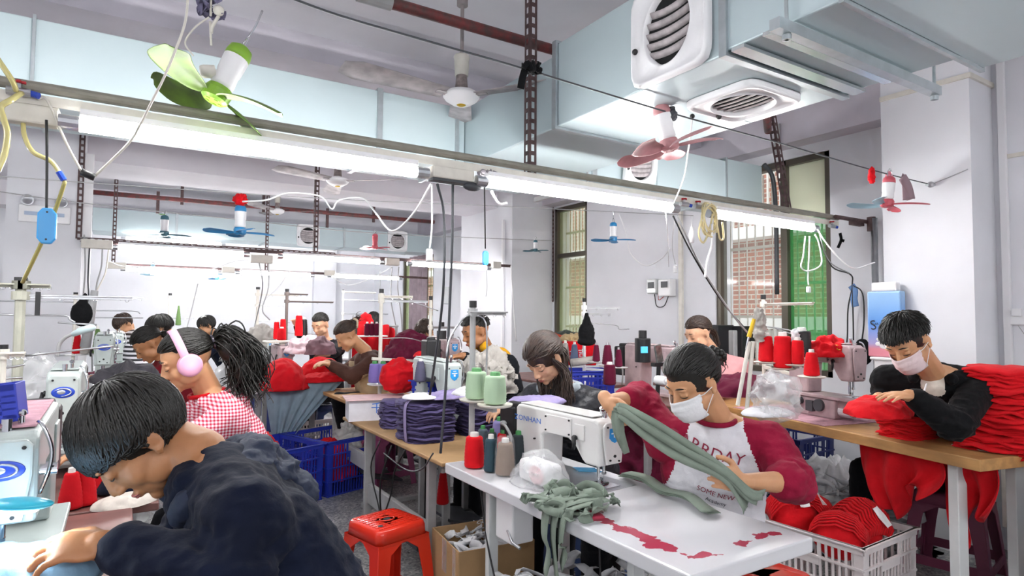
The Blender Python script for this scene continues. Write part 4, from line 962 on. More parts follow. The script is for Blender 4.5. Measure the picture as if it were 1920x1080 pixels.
# --- 2 woman with pink headphones
hc = dep(352, 676, 2.55)
t, F, nk, bf, br, sp = person('woman in red gingham coat wearing pink headphones, curly ponytail', hc, R(92), R(22), 0, neck=dep(394, 741, 2.62), pel=(.58, 2.98, .55), face=R(96),
    arms=[dict(s=0, el=(.16, 2.72, .84), wr=(-.06, 2.74, .90), hd=(-1, 0, -.1), hn=(0, 0, 1), side=1, curl=.4), dict(s=1, el=(.2, 3.2, .84), wr=(-.04, 3.0, .9), hd=(-1, -.1, -.1), hn=(0, 0, 1), side=-1, curl=.4)],
    skin=m_skin, vox=.0056, top=('coat', m_ging), hood=2, bulk=1.02, amp=.010, collar=m_red)
g = hair(t, hc, F, m_hair, 'pull', 1.03, locks=700, seed=5, target=(0, -.10, .03), fringe=-.005, side_drop=-.02, back_drop=-.03, len_=.11, lockr=.0036)
tl = hc+F @ V((0, -.115, .035)); hair_tail(g, tl, [tl, tl+V((.06, -.02, .02)), tl+V((.12, -.03, -.05)), tl+V((.14, -.03, -.15)), tl+V((.12, -.03, -.22))], 480, .034, .0042, 2, .030, .075); g.ell(tl+V((.07, -.02, -.03)), (.055, .05, .055), n=9); g.ell(tl+V((.12, -.03, -.11)), (.05, .05, .07), n=9)
g.build('hair', m_hair, t, smooth=True)
g = G(); g.tube([tl+(F @ V((.024*cos(a), 0, .024*sin(a)))) for a in [R(q) for q in range(0, 360, 30)]], .009, 8, closed=True); g.build('hair_tie', mat('sequin hair tie', h('5a5560'), .25, metal=.6, var=.6, vscale=120), t, smooth=True)
P = lambda x, y, z: hc+F @ V((x, y, z))
g = G(); g.grid([[P(.100*cos(a)+w*0, .012+w, .020+.118*sin(a)) for w in (-.016, 0, .016)] for a in [R(q) for q in range(-8, 189, 7)]]); hb = g.build('headphone_band', m_hp, t, smooth=True, solid=.007)
for s in (-1, 1):
    g = G(); g.lathe([(0, 0), (.034, .0), (.043, .006), (.046, .016), (.044, .026), (.036, .031), (0, .032)], P(s*.078, .006, -.012), 32, F @ M.Rotation(s*R(90), 3, 'Y')); ec = g.build('ear_cup', m_hp, t, smooth=True)
    g = G(); g.lathe([(.030, -.006), (.044, -.004), (.047, .004), (.044, .010)], P(s*.074, .006, -.012), 28, F @ M.Rotation(s*R(90), 3, 'Y')); g.build('ear_cushion', m_hp, ec, smooth=True)
# --- 3 dark red knit
hc = dep(280, 646, 4.35)
t, F, nk, bf, br, sp = person('woman in dark red top with black hair tied back, behind the headphone woman', hc, R(95), R(40), 0, neck=dep(308, 672, 4.42), face=R(92),
    arms=[dict(s=0, el=(.0, 4.95, .86), wr=(-.14, 4.95, .95), hd=(-1, .1, 0), hn=(0, 0, 1), side=1), dict(s=1, el=(.05, 5.3, .86), wr=(-.14, 5.2, .95), hd=(-1, -.1, 0), hn=(0, 0, 1), side=-1)], pel=(.48, 5.05, .55), skin=m_skin2, vox=.0085, cvox=.012, top=('top', m_dkred))
g = hair(t, hc, F, m_hair, 'pull', 1.03, locks=350, seed=6, target=(0, -.10, .02), fringe=.0, back_drop=-.02, len_=.11); tl = hc+F @ V((0, -.1, .02)); hair_tail(g, tl, [tl, tl+V((.08, 0, -.02)), tl+V((.13, 0, -.10))], 80, .02, .005, 3, 0, .03); g.build('hair', m_hair, t, smooth=True)
# --- 4 masked
hc = dep(302, 618, 5.4)
t, F, nk, bf, br, sp = person('worker in black with white mask, head bowed, in left row near back wall', hc, R(85), R(35), 0, neck=dep(325, 642, 5.5), face=R(90), pel=(.5, 6.25, .55), vox=.008, cvox=.014, top=('top', m_vest))
hair(t, hc, F, m_hair, 'short', 1.05, locks=300, seed=7, fringe=.02, back_drop=-.05, puff=1.06).build('hair', m_hair, t, smooth=True); mask(t, hc, F, m_maskw)
# --- 6 striped
hc = dep(233, 608, 6.9)
t, F, nk, bf, br, sp = person('worker in black and white striped top with reddish brown hair, far left', hc, R(120), R(50), 0, neck=dep(243, 622, 7.0), face=R(110), vox=.009, cvox=.015, top=('top', m_strip), pel=(.2, 7.7, .6))
hair(t, hc, F, m_hairbr, 'short', 1.03, locks=250, seed=8, back_drop=-.08).build('hair', m_hairbr, t, smooth=True)
# --- 7 navy, back wall
hc = dep(388, 611, 7.6)
t, F, nk, bf, br, sp = person('woman in navy jacket with black bob near the back wall', hc, R(98), R(25), 0, neck=dep(397, 632, 7.7), face=R(92), vox=.009, cvox=.015, top=('jacket', m_navy),
    arms=[dict(s=0, el=dep(385, 668, 7.4), wr=dep(365, 650, 7.3), hd=(-1, 0, .1), hn=(0, 0, 1))], pel=(1.3, 8.4, .5))
g = hair(t, hc, F, m_hair, 'bob', 1.05, locks=350, seed=9, fringe=.02, back_drop=-.08, side_drop=-.3, len_=.15); g.build('hair', m_hair, t, smooth=True)
# --- 8 woman facing, black vest
hc = dep(601, 609, 6.6)
t, F, nk, bf, br, sp = person('woman in black vest over checked white sleeves, hair tied back, facing the viewer', hc, R(128), R(22), 0, neck=dep(608, 637, 6.7), face=R(125), vox=.008, cvox=.014, top=('vest', m_vest),
    arms=[dict(s=1, el=dep(572, 640, 6.6), wr=dep(556, 610, 6.5), hd=(-.3, -.5, .5), hn=(0, 0, 1), side=-1), dict(s=0, el=dep(628, 660, 6.4), wr=dep(612, 665, 6.2), hd=(-1, 0, 0), hn=(0, 0, 1))], pel=(1.95, 6.85, .6), skin=m_skin3)
hair(t, hc, F, m_hair, 'pull', 1.02, locks=250, seed=10, target=(0, -.1, .03), fringe=-.02, back_drop=-.02).build('hair', m_hair, t, smooth=True)
# --- 9 brown and tan hoodie
hc = dep(652, 630, 5.25)
def raglan9(c, neck, bf_, br_, sp_):
    q = c-neck; side = abs(q.dot(br_)); along = -q.dot(sp_); return 0 if along < .10 or q.dot(bf_) > .09 or side > .24 else 1
t, F, nk, bf, br, sp = person('woman in brown and tan hoodie with claw clip, sewing in middle row', hc, R(79), R(35), 0, neck=dep(686, 662, 5.35), pel=dep(700, 755, 5.45), face=R(86),
    arms=[dict(s=0, el=dep(660, 706, 5.1), wr=dep(622, 684, 5.15), hd=(-1, 0, .2), hn=(0, 0, 1), side=1), dict(s=1, el=dep(645, 700, 5.6), wr=dep(615, 680, 5.4), hd=(-1, 0, 0), hn=(0, 0, 1), side=-1)],
    legs=[(dep(700, 752, 5.4), dep(636, 750, 5.2), dep(648, 820, 5.3)), (dep(705, 750, 5.5), dep(648, 748, 5.6), dep(660, 815, 5.7))], skin=m_skin, vox=.0075, cvox=.011, top=('hoodie', m_brown), top_mats=[m_brown, m_tan], top_fn=raglan9, hood=2, bulk=1.06)
g = hair(t, hc, F, m_hairbr, 'pull', 1.04, locks=450, seed=11, target=(0, -.085, .06), fringe=-.01, back_drop=-.02, len_=.1); tl = hc+F @ V((0, -.09, .07)); g.ell(tl, .038, n=9); hair_tail(g, tl, [tl, tl+V((.03, 0, .03)), tl+V((.06, 0, .06))], 60, .015, .004, 4, .01, .03); g.build('hair', m_hairbr, t, smooth=True)
g = G(); g.tube(spline([tl+V((.0, -.03, .04)), tl+V((.03, -.045, .02)), tl+V((.03, -.04, -.04))], 4), .010, 6); g.build('claw_clip', m_claw, t, smooth=True)
# --- 10 behind red cloth
hc = dep(701, 604, 7.4)
t, F, nk, bf, br, sp = person('black-haired worker in bright red bowed behind hanging red cloth', hc, R(150), R(60), 0, neck=dep(704, 618, 7.6), face=R(150), vox=.01, cvox=.015, top=('jacket', m_red2), bulk=1.25)
hair(t, hc, F, m_hair, 'pull', 1.04, locks=200, seed=12, target=(0, -.1, .0), back_drop=-.03).build('hair', m_hair, t, smooth=True)
# --- 11 long dark hair
hc = dep(797, 622, 6.2)
t, F, nk, bf, br, sp = person('long-haired worker bowed behind the maroon pile near the mauve curtain', hc, R(120), R(50), 0, neck=dep(806, 640, 6.3), face=R(110), vox=.01, cvox=.015, top=('top', m_vest), pel=(2.8, 5.9, .6))
g = hair(t, hc, F, m_hairbr, 'bob', 1.05, locks=250, seed=13, fringe=.01, back_drop=-.09, side_drop=-.3, len_=.16); g.build('hair', m_hairbr, t, smooth=True)
# --- 12 man with mustard hood
hc = dep(893, 622, 4.35)
t, F, nk, bf, br, sp = person('man in black jacket with mustard yellow hood by the middle column', hc, R(84), R(18), 0, neck=dep(915, 663, 4.42), face=R(98),
    arms=[dict(s=0, el=dep(905, 705, 4.2), wr=dep(868, 668, 4.0), hd=(-1, 0, 0), hn=(0, 0, 1), side=1)], skin=m_skin2, vox=.0075, cvox=.011, top=('jacket', m_vest), bulk=1.08, pel=(2.45, 3.85, .6))
hair(t, hc, F, m_hair, 'spiky', 1.0, slack=.08, locks=500, seed=14, fringe=-.02, side_drop=.12, back_drop=-.01, len_=.035, puff=1.0, lockr=.003).build('hair', m_hair, t, smooth=True)
g = G(); 
for i in range(11):
    a = pi*(i-5)/6.0; q = nk+V((0, 0, .03))-bf*.07*cos(a)*1.2+br*.098*sin(a)+V((0, 0, -.03*cos(a)-.05*abs(sin(a))**4)); g.ell(q, (.034, .034, .04), n=7)
g.ell(nk-bf*.10-V((0, 0, .03)), (.10, .06, .075), n=8); me = remesh(g, .009, 3); folds(me, .005, 14, 3); place_mesh('hood', me, m_must, t)
# --- 13 brown hair, pearl earring
hc = dep(1022, 672, 3.15)
t, F, nk, bf, br, sp = person('woman with long brown hair and pearl earring looking down behind purple stacks', hc, R(101), R(40), 0, neck=dep(1050, 725, 3.32), pel=(2.22, 2.72, .55), face=R(112),
    arms=[dict(s=0, el=dep(1060, 800, 3.15), wr=dep(1005, 790, 3.0), hd=(-1, 0, 0), hn=(0, 0, 1), side=1), dict(s=1, el=dep(985, 760, 3.5), wr=dep(950, 768, 3.2), hd=(-1, -.2, 0), hn=(0, 0, 1), side=-1)], skin=m_skin3, vox=.0052, top=('jacket', m_pat), bulk=1.06, amp=.010)
g = hair(t, hc, F, m_hairbr, 'pull', 1.06, locks=900, seed=15, target=(0, -.085, .02), fringe=.0, side_drop=-.1, back_drop=-.06, len_=.12, puff=1.06)
for s, dx in ((-1, -.02), (1, .02)):
    a = hc+F @ V((s*.072, .02, .02)); b = hc+F @ V((s*.085, .0, -.08)); hair_tail(g, a, [a, b, b+V((.0, -.03, -.09)), b+V((-.01, -.05, -.17))], 120, .012, .004, 20+s, .006, .028)
tl = hc+F @ V((0, -.1, .0)); hair_tail(g, tl, [tl, tl+V((.03, .0, -.07)), tl+V((.03, -.01, -.16)), tl+V((.02, -.03, -.26))], 260, .030, .004, 31, .008, .04); g.build('hair', m_hairbr, t, smooth=True)
g = G(); g.ell(hc+F @ V((-.083, .0, -.045)), .0055, n=8); g.build('earring', m_whitep, t, smooth=True)
g = G()
for i in range(9): a = pi*(i-4)/5.6; g.ell(nk-bf*.075*cos(a)*1.2+br*.10*sin(a)+V((0, 0, -.005)), (.034, .034, .036), n=7)
g.ell(nk-bf*.10-V((0, 0, .055)), (.12, .06, .085), n=9); me = remesh(g, .009, 3); folds(me, .005, 12, 3); place_mesh('hood', me, m_ghood, t)
# --- 14 raglan sweater woman
hc = dep(1300, 716, 2.22)
def raglan14(c, neck, bf_, br_, sp_):
    q = c-neck; side = abs(q.dot(br_)); along = -q.dot(sp_)
    return 0 if side > .095+max(0, along)*.36 and along < .36 and not (side < .12 and along > .3) else 1
NK14 = dep(1342, 790, 2.30)
t14, F, nk, bf, br, sp = person('woman in white raglan sweatshirt with maroon sleeves and white mask holding sage strips', hc, R(84), R(30), R(-3), neck=NK14, pel=dep(1335, 985, 2.42), face=R(132),
    arms=[dict(s=0, el=dep(1492, 905, 2.12), wr=dep(1392, 902, 1.98), hd=(-.75, .12, .18), hn=(-.3, -1, .2), side=1, curl=.95, spread=.05, cut=.20, puff=1, thumb=.3),
          dict(s=1, el=dep(1200, 748, 2.5), wr=dep(1138, 752, 2.28), hd=dep(1168, 800, 2.2)-dep(1138, 752, 2.28), hn=dep(1100, 760, 2.25)-dep(1138, 752, 2.28), side=-1, curl=.75, cut=.38, thumb=.5)],
    legs=[(dep(1335, 1000, 2.4), at(1120, 1000, Z=.53), at(1112, 1110, Z=.25)), (dep(1345, 1000, 2.5), (1.75, 2.0, .53), (1.72, 2.0, .12))],
    skin=m_skin, vox=.0046, cvox=.0068, top=('sweatshirt', m_rag_r), top_mats=[m_rag_r, m_rag_w], top_fn=raglan14, bulk=1.06, sleeve=1.08, amp=.0075, collar=m_rag_r, k=1.0)
g = hair(t14, hc, F, m_hair, 'pull', 1.03, locks=1300, seed=16, target=(.01, -.098, .035), fringe=-.02, side_drop=-.16, back_drop=-.075, len_=.12, puff=1.05, lockr=.0032)
tb = hc+F @ V((0, -.128, .030)); g.ell(tb, (.036, .030, .036), F, n=10)
for i in range(46):
    a = i*.55; q = V((.032*cos(a)*sin(i/46*pi), .024*cos(i*.3), .032*sin(a)*sin(i/46*pi))); g.ell(tb+F @ q, .0135, n=5)
hair_tail(g, tb, [tb, tb+V((.03, 0, .0)), tb+V((.035, 0, -.035))], 60, .018, .003, 5, .006, .02); g.build('hair', m_hair, t14, smooth=True)
mask(t14, hc, F, m_maskw)
# chest print
sw = [c for c in t14.children if c.name.startswith('sweatshirt')][0]; off = parent_loc(t14)
bv = BVHTree.FromPolygons([v.co+off for v in sw.data.vertices], [tuple(p.vertices) for p in sw.data.polygons])
cdir = V((-bf.x, -bf.y, 0)); rd = V((-br.x, -br.y, 0))       # viewed from the front, reading runs towards her left
for txt, dz, sz, mm in (('OARRDAY', -.070, .060, m_redprint), ('SOME NEW', -.235, .026, m_redprint), ('Academy', -.268, .020, m_black_text)):
    text_geo(txt, sz, mm, 'print', t14, nk+V((0, 0, dz))-rd*(.035 if sz > .05 else 0), rd+V((0, 0, -.30)), sp+rd*.22, surf=bv)
# --- 15 pink jacket
hc = dep(1310, 626, 4.5)
t, F, nk, bf, br, sp = person('woman in pink padded jacket behind the masked woman, by the window', hc, R(80), R(20), 0, neck=dep(1338, 668, 4.6), face=R(110), skin=m_skin3, vox=.0075, cvox=.011, top=('jacket', m_pinkj), bulk=1.15, pel=(3.75, 3.1, .6), hood=2,
    arms=[dict(s=0, el=dep(1345, 730, 4.3), wr=dep(1290, 720, 4.2), hd=(-1, 0, 0), hn=(0, 0, 1))])
g = hair(t, hc, F, m_hairbr, 'pull', 1.03, locks=450, seed=17, target=(0, -.098, .0), fringe=-.02, back_drop=-.03, len_=.11); tl = hc+F @ V((0, -.1, 0)); hair_tail(g, tl, [tl, tl+V((.06, 0, -.03)), tl+V((.08, -.02, -.12))], 90, .014, .004, 6, .0, .02); g.build('hair', m_hairbr, t, smooth=True)
# --- 16 man with pinkish mask
hc = dep(1702, 640, 2.72)
def open16(c, neck, bf_, br_, sp_):
    q = c-neck; side = abs(q.dot(br_)); along = -q.dot(sp_); return 1 if side < .045+.02*max(0, along)/.1 and .03 < q.dot(bf_) < .165 and q.length < .25 else 0
t, F, nk, bf, br, sp = person('man in black hooded jacket and pinkish mask sewing at the wooden table', hc, R(86), R(38), R(4), neck=dep(1746, 700, 2.86), pel=(3.95, 1.62, .58), face=R(120),
    arms=[dict(s=0, el=dep(1790, 800, 2.62), wr=dep(1710, 742, 2.62), hd=(-.9, .35, .05), hn=(0, -.2, 1), side=1, curl=.25, cut=.9), dict(s=1, el=dep(1660, 760, 3.1), wr=dep(1650, 745, 2.95), hd=(-1, -.2, 0), hn=(0, 0, 1), side=-1, curl=.3)],
    legs=[((3.95, 1.55, .56), at(1652, 872, Z=.54), at(1648, 985, Z=.12)), ((3.95, 1.75, .56), (3.62, 1.95, .54), (3.62, 1.98, .1))],
    skin=m_skin, vox=.005, cvox=.0075, top=('jacket', m_blackfab), top_mats=[m_blackfab, m_tee], top_fn=open16, hood=2, bulk=1.05, amp=.012)
hair(t, hc, F, m_hair, 'spiky', 1.04, slack=.18, locks=1100, seed=18, fringe=-.005, side_drop=.16, back_drop=-.01, len_=.05, puff=1.03, lockr=.0032).build('hair', m_hair, t, smooth=True); mask(t, hc, F, m_maskp)
g = G(); g.tube(spline([nk+bf*.10+br*.03+V((0, 0, -.04)), nk+bf*.14+br*.05+V((0, 0, -.10)), nk+bf*.15+br*.06+V((0, 0, -.15))], 4), .0035, 6); g.build('drawstring', m_whitep, t, smooth=True)
# ============================================================ left row
def hp(dy, d): return dy*d/FPX
m_tabw = mat('white laminate', h('cfcfd2'), .35, var=.05, vscale=4); m_tabbr = mat('worn brown laminate', h('7d5650'), .4, var=.3, vscale=9)
m_wood = mat('pine wood', h('b98d58'), .5, var=.22, vscale=5, bump=.08); m_card = mat('cardboard', h('a8875f'), .8, var=.12, vscale=6, bump=.1)
_mp = m_wood.node_tree.nodes.new('ShaderNodeMapping'); _mp.inputs['Scale'].default_value = (6, .5, 6)
for _l in list(m_wood.node_tree.links):
    if _l.to_socket.name == 'Vector': m_wood.node_tree.links.new(_l.from_socket, _mp.inputs['Vector']); m_wood.node_tree.links.new(_mp.outputs[0], _l.to_socket)
table('brown sewing table of the nearest left machine', -.62, .05, .8, 2.35, .78, m_tabbr)
table('brown sewing table with metal edge behind the navy man', -.5, .13, 2.45, 3.95, .76, m_tabbr)
table('third sewing table of the left row', -.46, .12, 4.35, 5.75, .80, m_tabw)
table('farthest sewing table of the left row', -.25, .16, 6.85, 8.4, .80, m_tabw)
sewing_machine('grey sewing machine with blue oval badge, nearest at left edge', (-.185, 1.58, .78), R(90), m_machgrey, 'oval', m_lint, raised=.10)
bpy.data.objects['sewing_machine'].scale = (1, 1, .88); bpy.data.objects['sewing_machine'].location.z = .82
sewing_machine('grey sewing machine with blue oval badge in front of the headphone woman', (-.18, 3.0, .78), R(90), m_machgrey, 'oval', raised=.10)
sewing_machine('grey sewing machine with small blue badge near the dark red woman', (-.09, 5.0, .84), R(90), m_machgrey, 'oval', raised=.12)
sewing_machine('grey sewing machine farthest in the left row', (-.03, 7.0, .80), R(90), m_machgrey, 'oval', raised=.12)
# blue slotted box on the nearest machine
c = V((-.205, 1.64, 1.181)); t = thing('slotted_box', 'small blue plastic slotted box on top of the nearest machine', 'box', c, R(-8))
g = G(); 
for (x, y, dx, dy) in ((0, -.04, .1, .004), (0, .04, .1, .004), (-.05, 0, .004, .08), (.05, 0, .004, .08)):
    if dx > .05 and y < 0:
        for zz in (.004, .030, .048, .066, .090): g.box((x, y, zz), (dx, dy, .010 if .01 < zz < .08 else .022))
        g.box((-.042, y, .05), (.018, dy, .1)); g.box((.035, y, .05), (.034, dy, .1))
    else: g.box((x, y, .05), (dx, dy, .1))
g.box((0, 0, .002), (.1, .08, .004)); o = g.build('box_shell', m_blue, t, world=False, bevel=.002)
t.rotation_euler = (0, R(-7), R(-8)); t.scale = (.8, .8, .72)
# turquoise work lamp
c = dep(38, 945, 1.10); t = thing('work_lamp', 'small turquoise LED work lamp shining on the blue cloth at lower left', 'lamp', c)
mt = mat('turquoise plastic', h('2fb3cf'), .3); g = G(); g.ell(c, (.058, .026, .011), M.Rotation(R(-32), 3, 'Z'), n=10); g.build('lamp_shell', mt, t, smooth=True)
g = G(); g.ell(c-V((.01, -.006, .011)), (.044, .020, .006), M.Rotation(R(-32), 3, 'Z'), n=8); g.build('led_panel', mat('lit led', (.85, .95, 1), .5, emit=6), t, smooth=True)
g = G(); g.tube(spline([c+V((-.05, .02, .0)), c+V((-.10, .10, .03)), c+V((-.08, .30, .0)), (-.16, 1.62, 1.04)], 6), .005, 6); g.build('gooseneck', m_dkgrey, t, smooth=True)
_l = bpy.data.lights.new('led_light', 'AREA'); _l.energy = .16; _l.size = .08; _l.color = (.85, .95, 1); _lo = bpy.data.objects.new('led_light', _l); C.objects.link(_lo); _lo.parent = t; _lo.location = (-.01, 0, -.03)
m_ltblue = fab('light blue shirt cloth', '86acc9', .12)
heap('light blue shirt being sewn under the nearest needle', dep(10, 1085, 1.12), (.15, .10, .05), m_ltblue, 3, .5, 9, 'shirt', 'cloth', flat=False)
for i, (x, y, s_) in enumerate(((158, 945, 1), (132, 952, .95), (176, 925, .9))):
    q = at(x, y, Z=.765); q = V((q.x, q.y, .762)); cone(('red thread cone with white top beside the nearest machine', 'red thread cone hidden behind the nearest machine bed', 'red thread cone at the table edge behind the nearest machine')[i], q, m_red, .14*s_, .036)
q = at(236, 945, Z=.76); o = heap('folded cream cloth with red stripe on the brown table', q, (.10, .06, .035), fab('cream cloth', 'd6cdc4'), 8, .35, 12, 'folded_cloth', 'cloth', rz=.4)
q = at(250, 905, Z=.77); heap('dark navy garment lying on the brown table', q, (.16, .14, .06), m_navy, 9, .4, 9, 'garment', 'cloth')
g = G(); q = at(262, 1000, Z=.5); heap('clear bags hanging below the brown table', (q.x, q.y+.3, .45), (.12, .12, .16), m_film, 4, .5, 9, 'plastic_bag', 'bag', flat=False)
# thread stands of the left row
thread_stand('pale thread stand with long bars at left edge', (-.36, 3.3, .76), .76, 0, arms=((0, .10, 0, .05), (.045, .40, 0, .02), (.0, .09, R(180), .05)), rr=.019, color=mat('greenish ivory', h('a9aa9c'), .5, var=.1), eyel=[[(0, 0, .63), (.15, 0, .63), (.17, 0, .615), (.19, 0, .60)], [(.13, 0, .6), (.27, 0, .59)], [(0, 0, .63), (-.2, .0, .64)]])
g = G(); q = V((-.30, 3.28, 1.49)); g.box(q-V((0, 0, .05)), (.018, .006, .1)); solo(g, 'strap', m_dark, 'black strap dangling from the pale stand at left edge', 'strap', q)
thread_stand('thread stand with metal bars over the headphone machine', (-.34, 2.75, .76), .50, 0, arms=((0, .06, 0, .04),), rr=.010, eyel=[[(-.3, 0, .43), (0, 0, .45), (.06, 0, .46)], [(.06, 0, .49), (.32, -.02, .52)], [(-.3, .05, .40), (.05, .05, .41)]])
thread_stand('thread stand with thin rods beside the left column', (-.28, 5.4, .8), .72, 0, arms=((0, .42, 0, .02),), eyel=[[(0, 0, .62), (.35, 0, .62), (.40, 0, .60)], [(0, 0, .57), (.42, 0, .57)], [(-.1, 0, .3), (.3, 0, .31)], [(0, 0, .68), (-.5, .0, .68)]], plates=((.02, 0, .30, .07), (.15, 0, .30, .07)))
for i, (dx, mm, lb) in enumerate(((.02, m_red, 'red thread cone on the stand by the left column'), (.14, mat('olive thread', h('5c7a45'), .8), 'slim green thread cone on the stand by the left column'), (.07, m_greyfab, 'grey thread cone on the stand by the left column'))): cone(lb, (-.28+dx, 5.4-.03*i, 1.112), mm, .20, .03, .014)
g = G(); q = dep(153, 588, 3.6); g.ell(q, (.055, .03, .075), n=10); g.cyl(q+V((.0, 0, .05)), q+V((.018, 0, .12)), .03, .008); me = remesh(g, .008, 3); folds(me, .006, 22, 1); o = place_mesh('drawstring_bag', me, m_blackfab, None, q); tag(o, 'black drawstring bag hanging beside the left column', 'bag')
g = G(); g.cyl(dep(178, 545, 3.9), dep(160, 650, 3.9), .022, .03, 10); solo(g, 'tube', m_grey, 'thick grey tube slanting up beside the left column', 'tube', dep(160, 650, 3.9), smooth=True)
t = thing('gooseneck_lamp', 'pale gooseneck work lamp above the headphone machine', 'lamp', dep(107, 665, 2.45)); g = G(); g.tube(spline([dep(107, 668, 2.45), dep(112, 645, 2.45), dep(124, 632, 2.45), dep(138, 626, 2.45)], 6), .007, 8); g.build('flexible_neck', m_grey, t, smooth=True)
g = G(); g.tube([dep(137, 627, 2.45), dep(150, 621, 2.45), dep(174, 614, 2.45), dep(178, 613, 2.45)], [.010, .014, .015, .006], 12); g.build('lamp_head', mat('pale aqua plastic', h('b7cdd0'), .35), t, smooth=True)
heap('clear plastic bags piled at the left edge below the stand', dep(60, 700, 2.7)-V((0, .0, .1)), (.22, .16, .17), m_film, 6, .5, 8, 'plastic_bag', 'bag', flat=False)
heap('maroon cloth pile behind the left machines', (-.12, 5.75, .81), (.2, .2, .14), m_maroon, 4, .35, 8)
heap('grey sheer cloth being sewn by the dark red woman', dep(232, 700, 3.55)-V((0, 0, .06)), (.17, .14, .10), fab('sheer grey cloth', '4c4a50'), 5, .5, 9, flat=False)
g = G(); g.bar(dep(-10, 700, 1.9), dep(22, 700, 1.9), .05, .10); solo(g, 'dark_box', m_dkgrey, 'dark green plastic box at the left edge', 'box', dep(5, 700, 1.9), bevel=.01) if False else None
# hoses and switch at the left edge
m_hose = mat('yellowed clear hose', h('c9c07f'), .25, coat=.5)
wire([at(-5, 110, Y=2.3), at(22, 150, Y=2.3), at(30, 170, Y=2.33)], .008, m_hose, 'yellow air hose entering at the upper left edge', 'hose', 'hose')
wire([at(40, 175, Y=2.35), at(20, 188, Y=2.3), at(2, 200, Y=2.3), at(6, 220, Y=2.3), at(14, 250, Y=2.3), at(8, 290, Y=2.3), at(-5, 320, Y=2.3)], .009, m_hose, 'yellow hose curling down the left edge below the valve', 'hose', 'hose')
wire([at(43, 225, Y=2.42), at(46, 255, Y=2.4), at(62, 285, Y=2.4), at(95, 302, Y=2.4), at(113, 326, Y=2.4)], .007, m_hose, 'yellow hose running from the rail to the blue joint', 'hose', 'hose')
wire([at(122, 340, Y=2.4), at(105, 390, Y=2.45), at(85, 440, Y=2.5), at(42, 530, Y=2.6)], .006, mat('olive hose', h('a39a5a'), .4), 'olive hose slanting down past the blue switch', 'hose', 'hose')
def valve(px_, py_, label, Y=2.38, hd=None):
    c = at(px_, py_, Y=Y); t = thing('air_valve', label, 'valve', c)
    g = G(); g.cyl(c-V((.03, 0, 0)), c+V((.03, 0, 0)), .013, n=10); g.cyl(c, c+V((0, 0, .025)), .008, n=8); g.build('valve_body', m_steel, t)
    g = G(); g.box(c+V((0, 0, .030)), (.035, .012, .008)); g.box(c+V((0, 0, .030)), (.012, .030, .008)); g.build('red_handle', mat('red handle', h('b3202a'), .4), t, bevel=.002)
    g = G(); g.cyl(c+V((.03, 0, 0)), c+V((.05, -.01, -.006)), .010, n=10); g.build('blue_collar', m_badge, t)
valve(35, 172, 'red handled air valve at the left end of the near rail'); valve(1283, 383, 'first red handled air valve right of centre on the near rail'); valve(1309, 388, 'second red handled air valve on the near rail beside the coiled hose'); valve(1560, 424, 'red handled valve at the right end of the near rail')
g = G(); c = at(30, 212, Y=2.42); g.box(c, (.22, .05, .06)); solo(g, 'junction_box', m_ivory, 'ivory junction box at the left end of the near rail', 'junction box', c, bevel=.006)
def joint(x, y, Y, label, a, b, w=.012):
    g = G(); g.cyl(at(*a, Y=Y), at(*b, Y=Y), w, n=8); solo(g, 'taped_joint', m_dark, label, 'joint', at(x, y, Y=Y), smooth=True)
joint(165, 327, 2.36, 'black taped cable joint where the white cords meet', (152, 322), (178, 333)); 
g = G(); g.cyl(at(110, 322, Y=2.4), at(120, 338, Y=2.4), .009, n=8); solo(g, 'hose_joint', m_badge, 'blue hose joint above the blue switch', 'joint', at(115, 330, Y=2.4))
wire([at(70, 186, Y=2.38), at(84, 184, Y=2.38), at(97, 205, Y=2.36), at(125, 270, Y=2.36), at(152, 320, Y=2.36)], .004, m_ivory, 'white twin cord from the rail down to the taped joint')
wire([at(178, 330, Y=2.36), at(240, 270, Y=2.3), at(262, 235, Y=2.25), at(290, 180, Y=2.15), at(312, 135, Y=2.1), at(345, 50, Y=2.05), at(353, -10, Y=2.0)], .004, m_ivory, 'long white cord rising past the green fan to the ceiling')
wire([at(87, 225, Y=2.36), at(88, 290, Y=2.36), at(87, 400, Y=2.36)], .004, m_dark, 'black cord carrying the blue pull switch at left')
def pull_switch(x, y, Y, label, s=1.0):
    c = at(x, y, Y=Y); t = thing('pull_switch', label, 'switch', c)
    g = G(); pr = [(-.012, -.055), (.012, -.055), (.024, -.038), (.024, .038), (.012, .055), (-.012, .055), (-.024, .038), (-.024, -.038)]
    g.prism([c+V((a*s, 0, b*s)) for a, b in pr], (0, -.012*s, 0), (0, .012*s, 0)); g.build('switch_shell', mat('sky blue plastic', h('3a9fe0'), .35), t, bevel=.004)
    for zz in (-.042, .042): g = G(); g.cyl(c+V((0, -.013*s, zz*s)), c+V((0, -.0145*s, zz*s)), .003*s, n=8); g.build('screw', m_dark, t)
pull_switch(88, 424, 2.36, 'sky blue hanging pull switch at left in front of the column'); pull_switch(910, 484, 3.2, 'sky blue hanging pull switch in the centre', .8); 
wire([at(908, 330, Y=2.9), at(909, 400, Y=3.1), at(910, 466, Y=3.2)], .004, m_dark, 'black cord carrying the central blue switch')
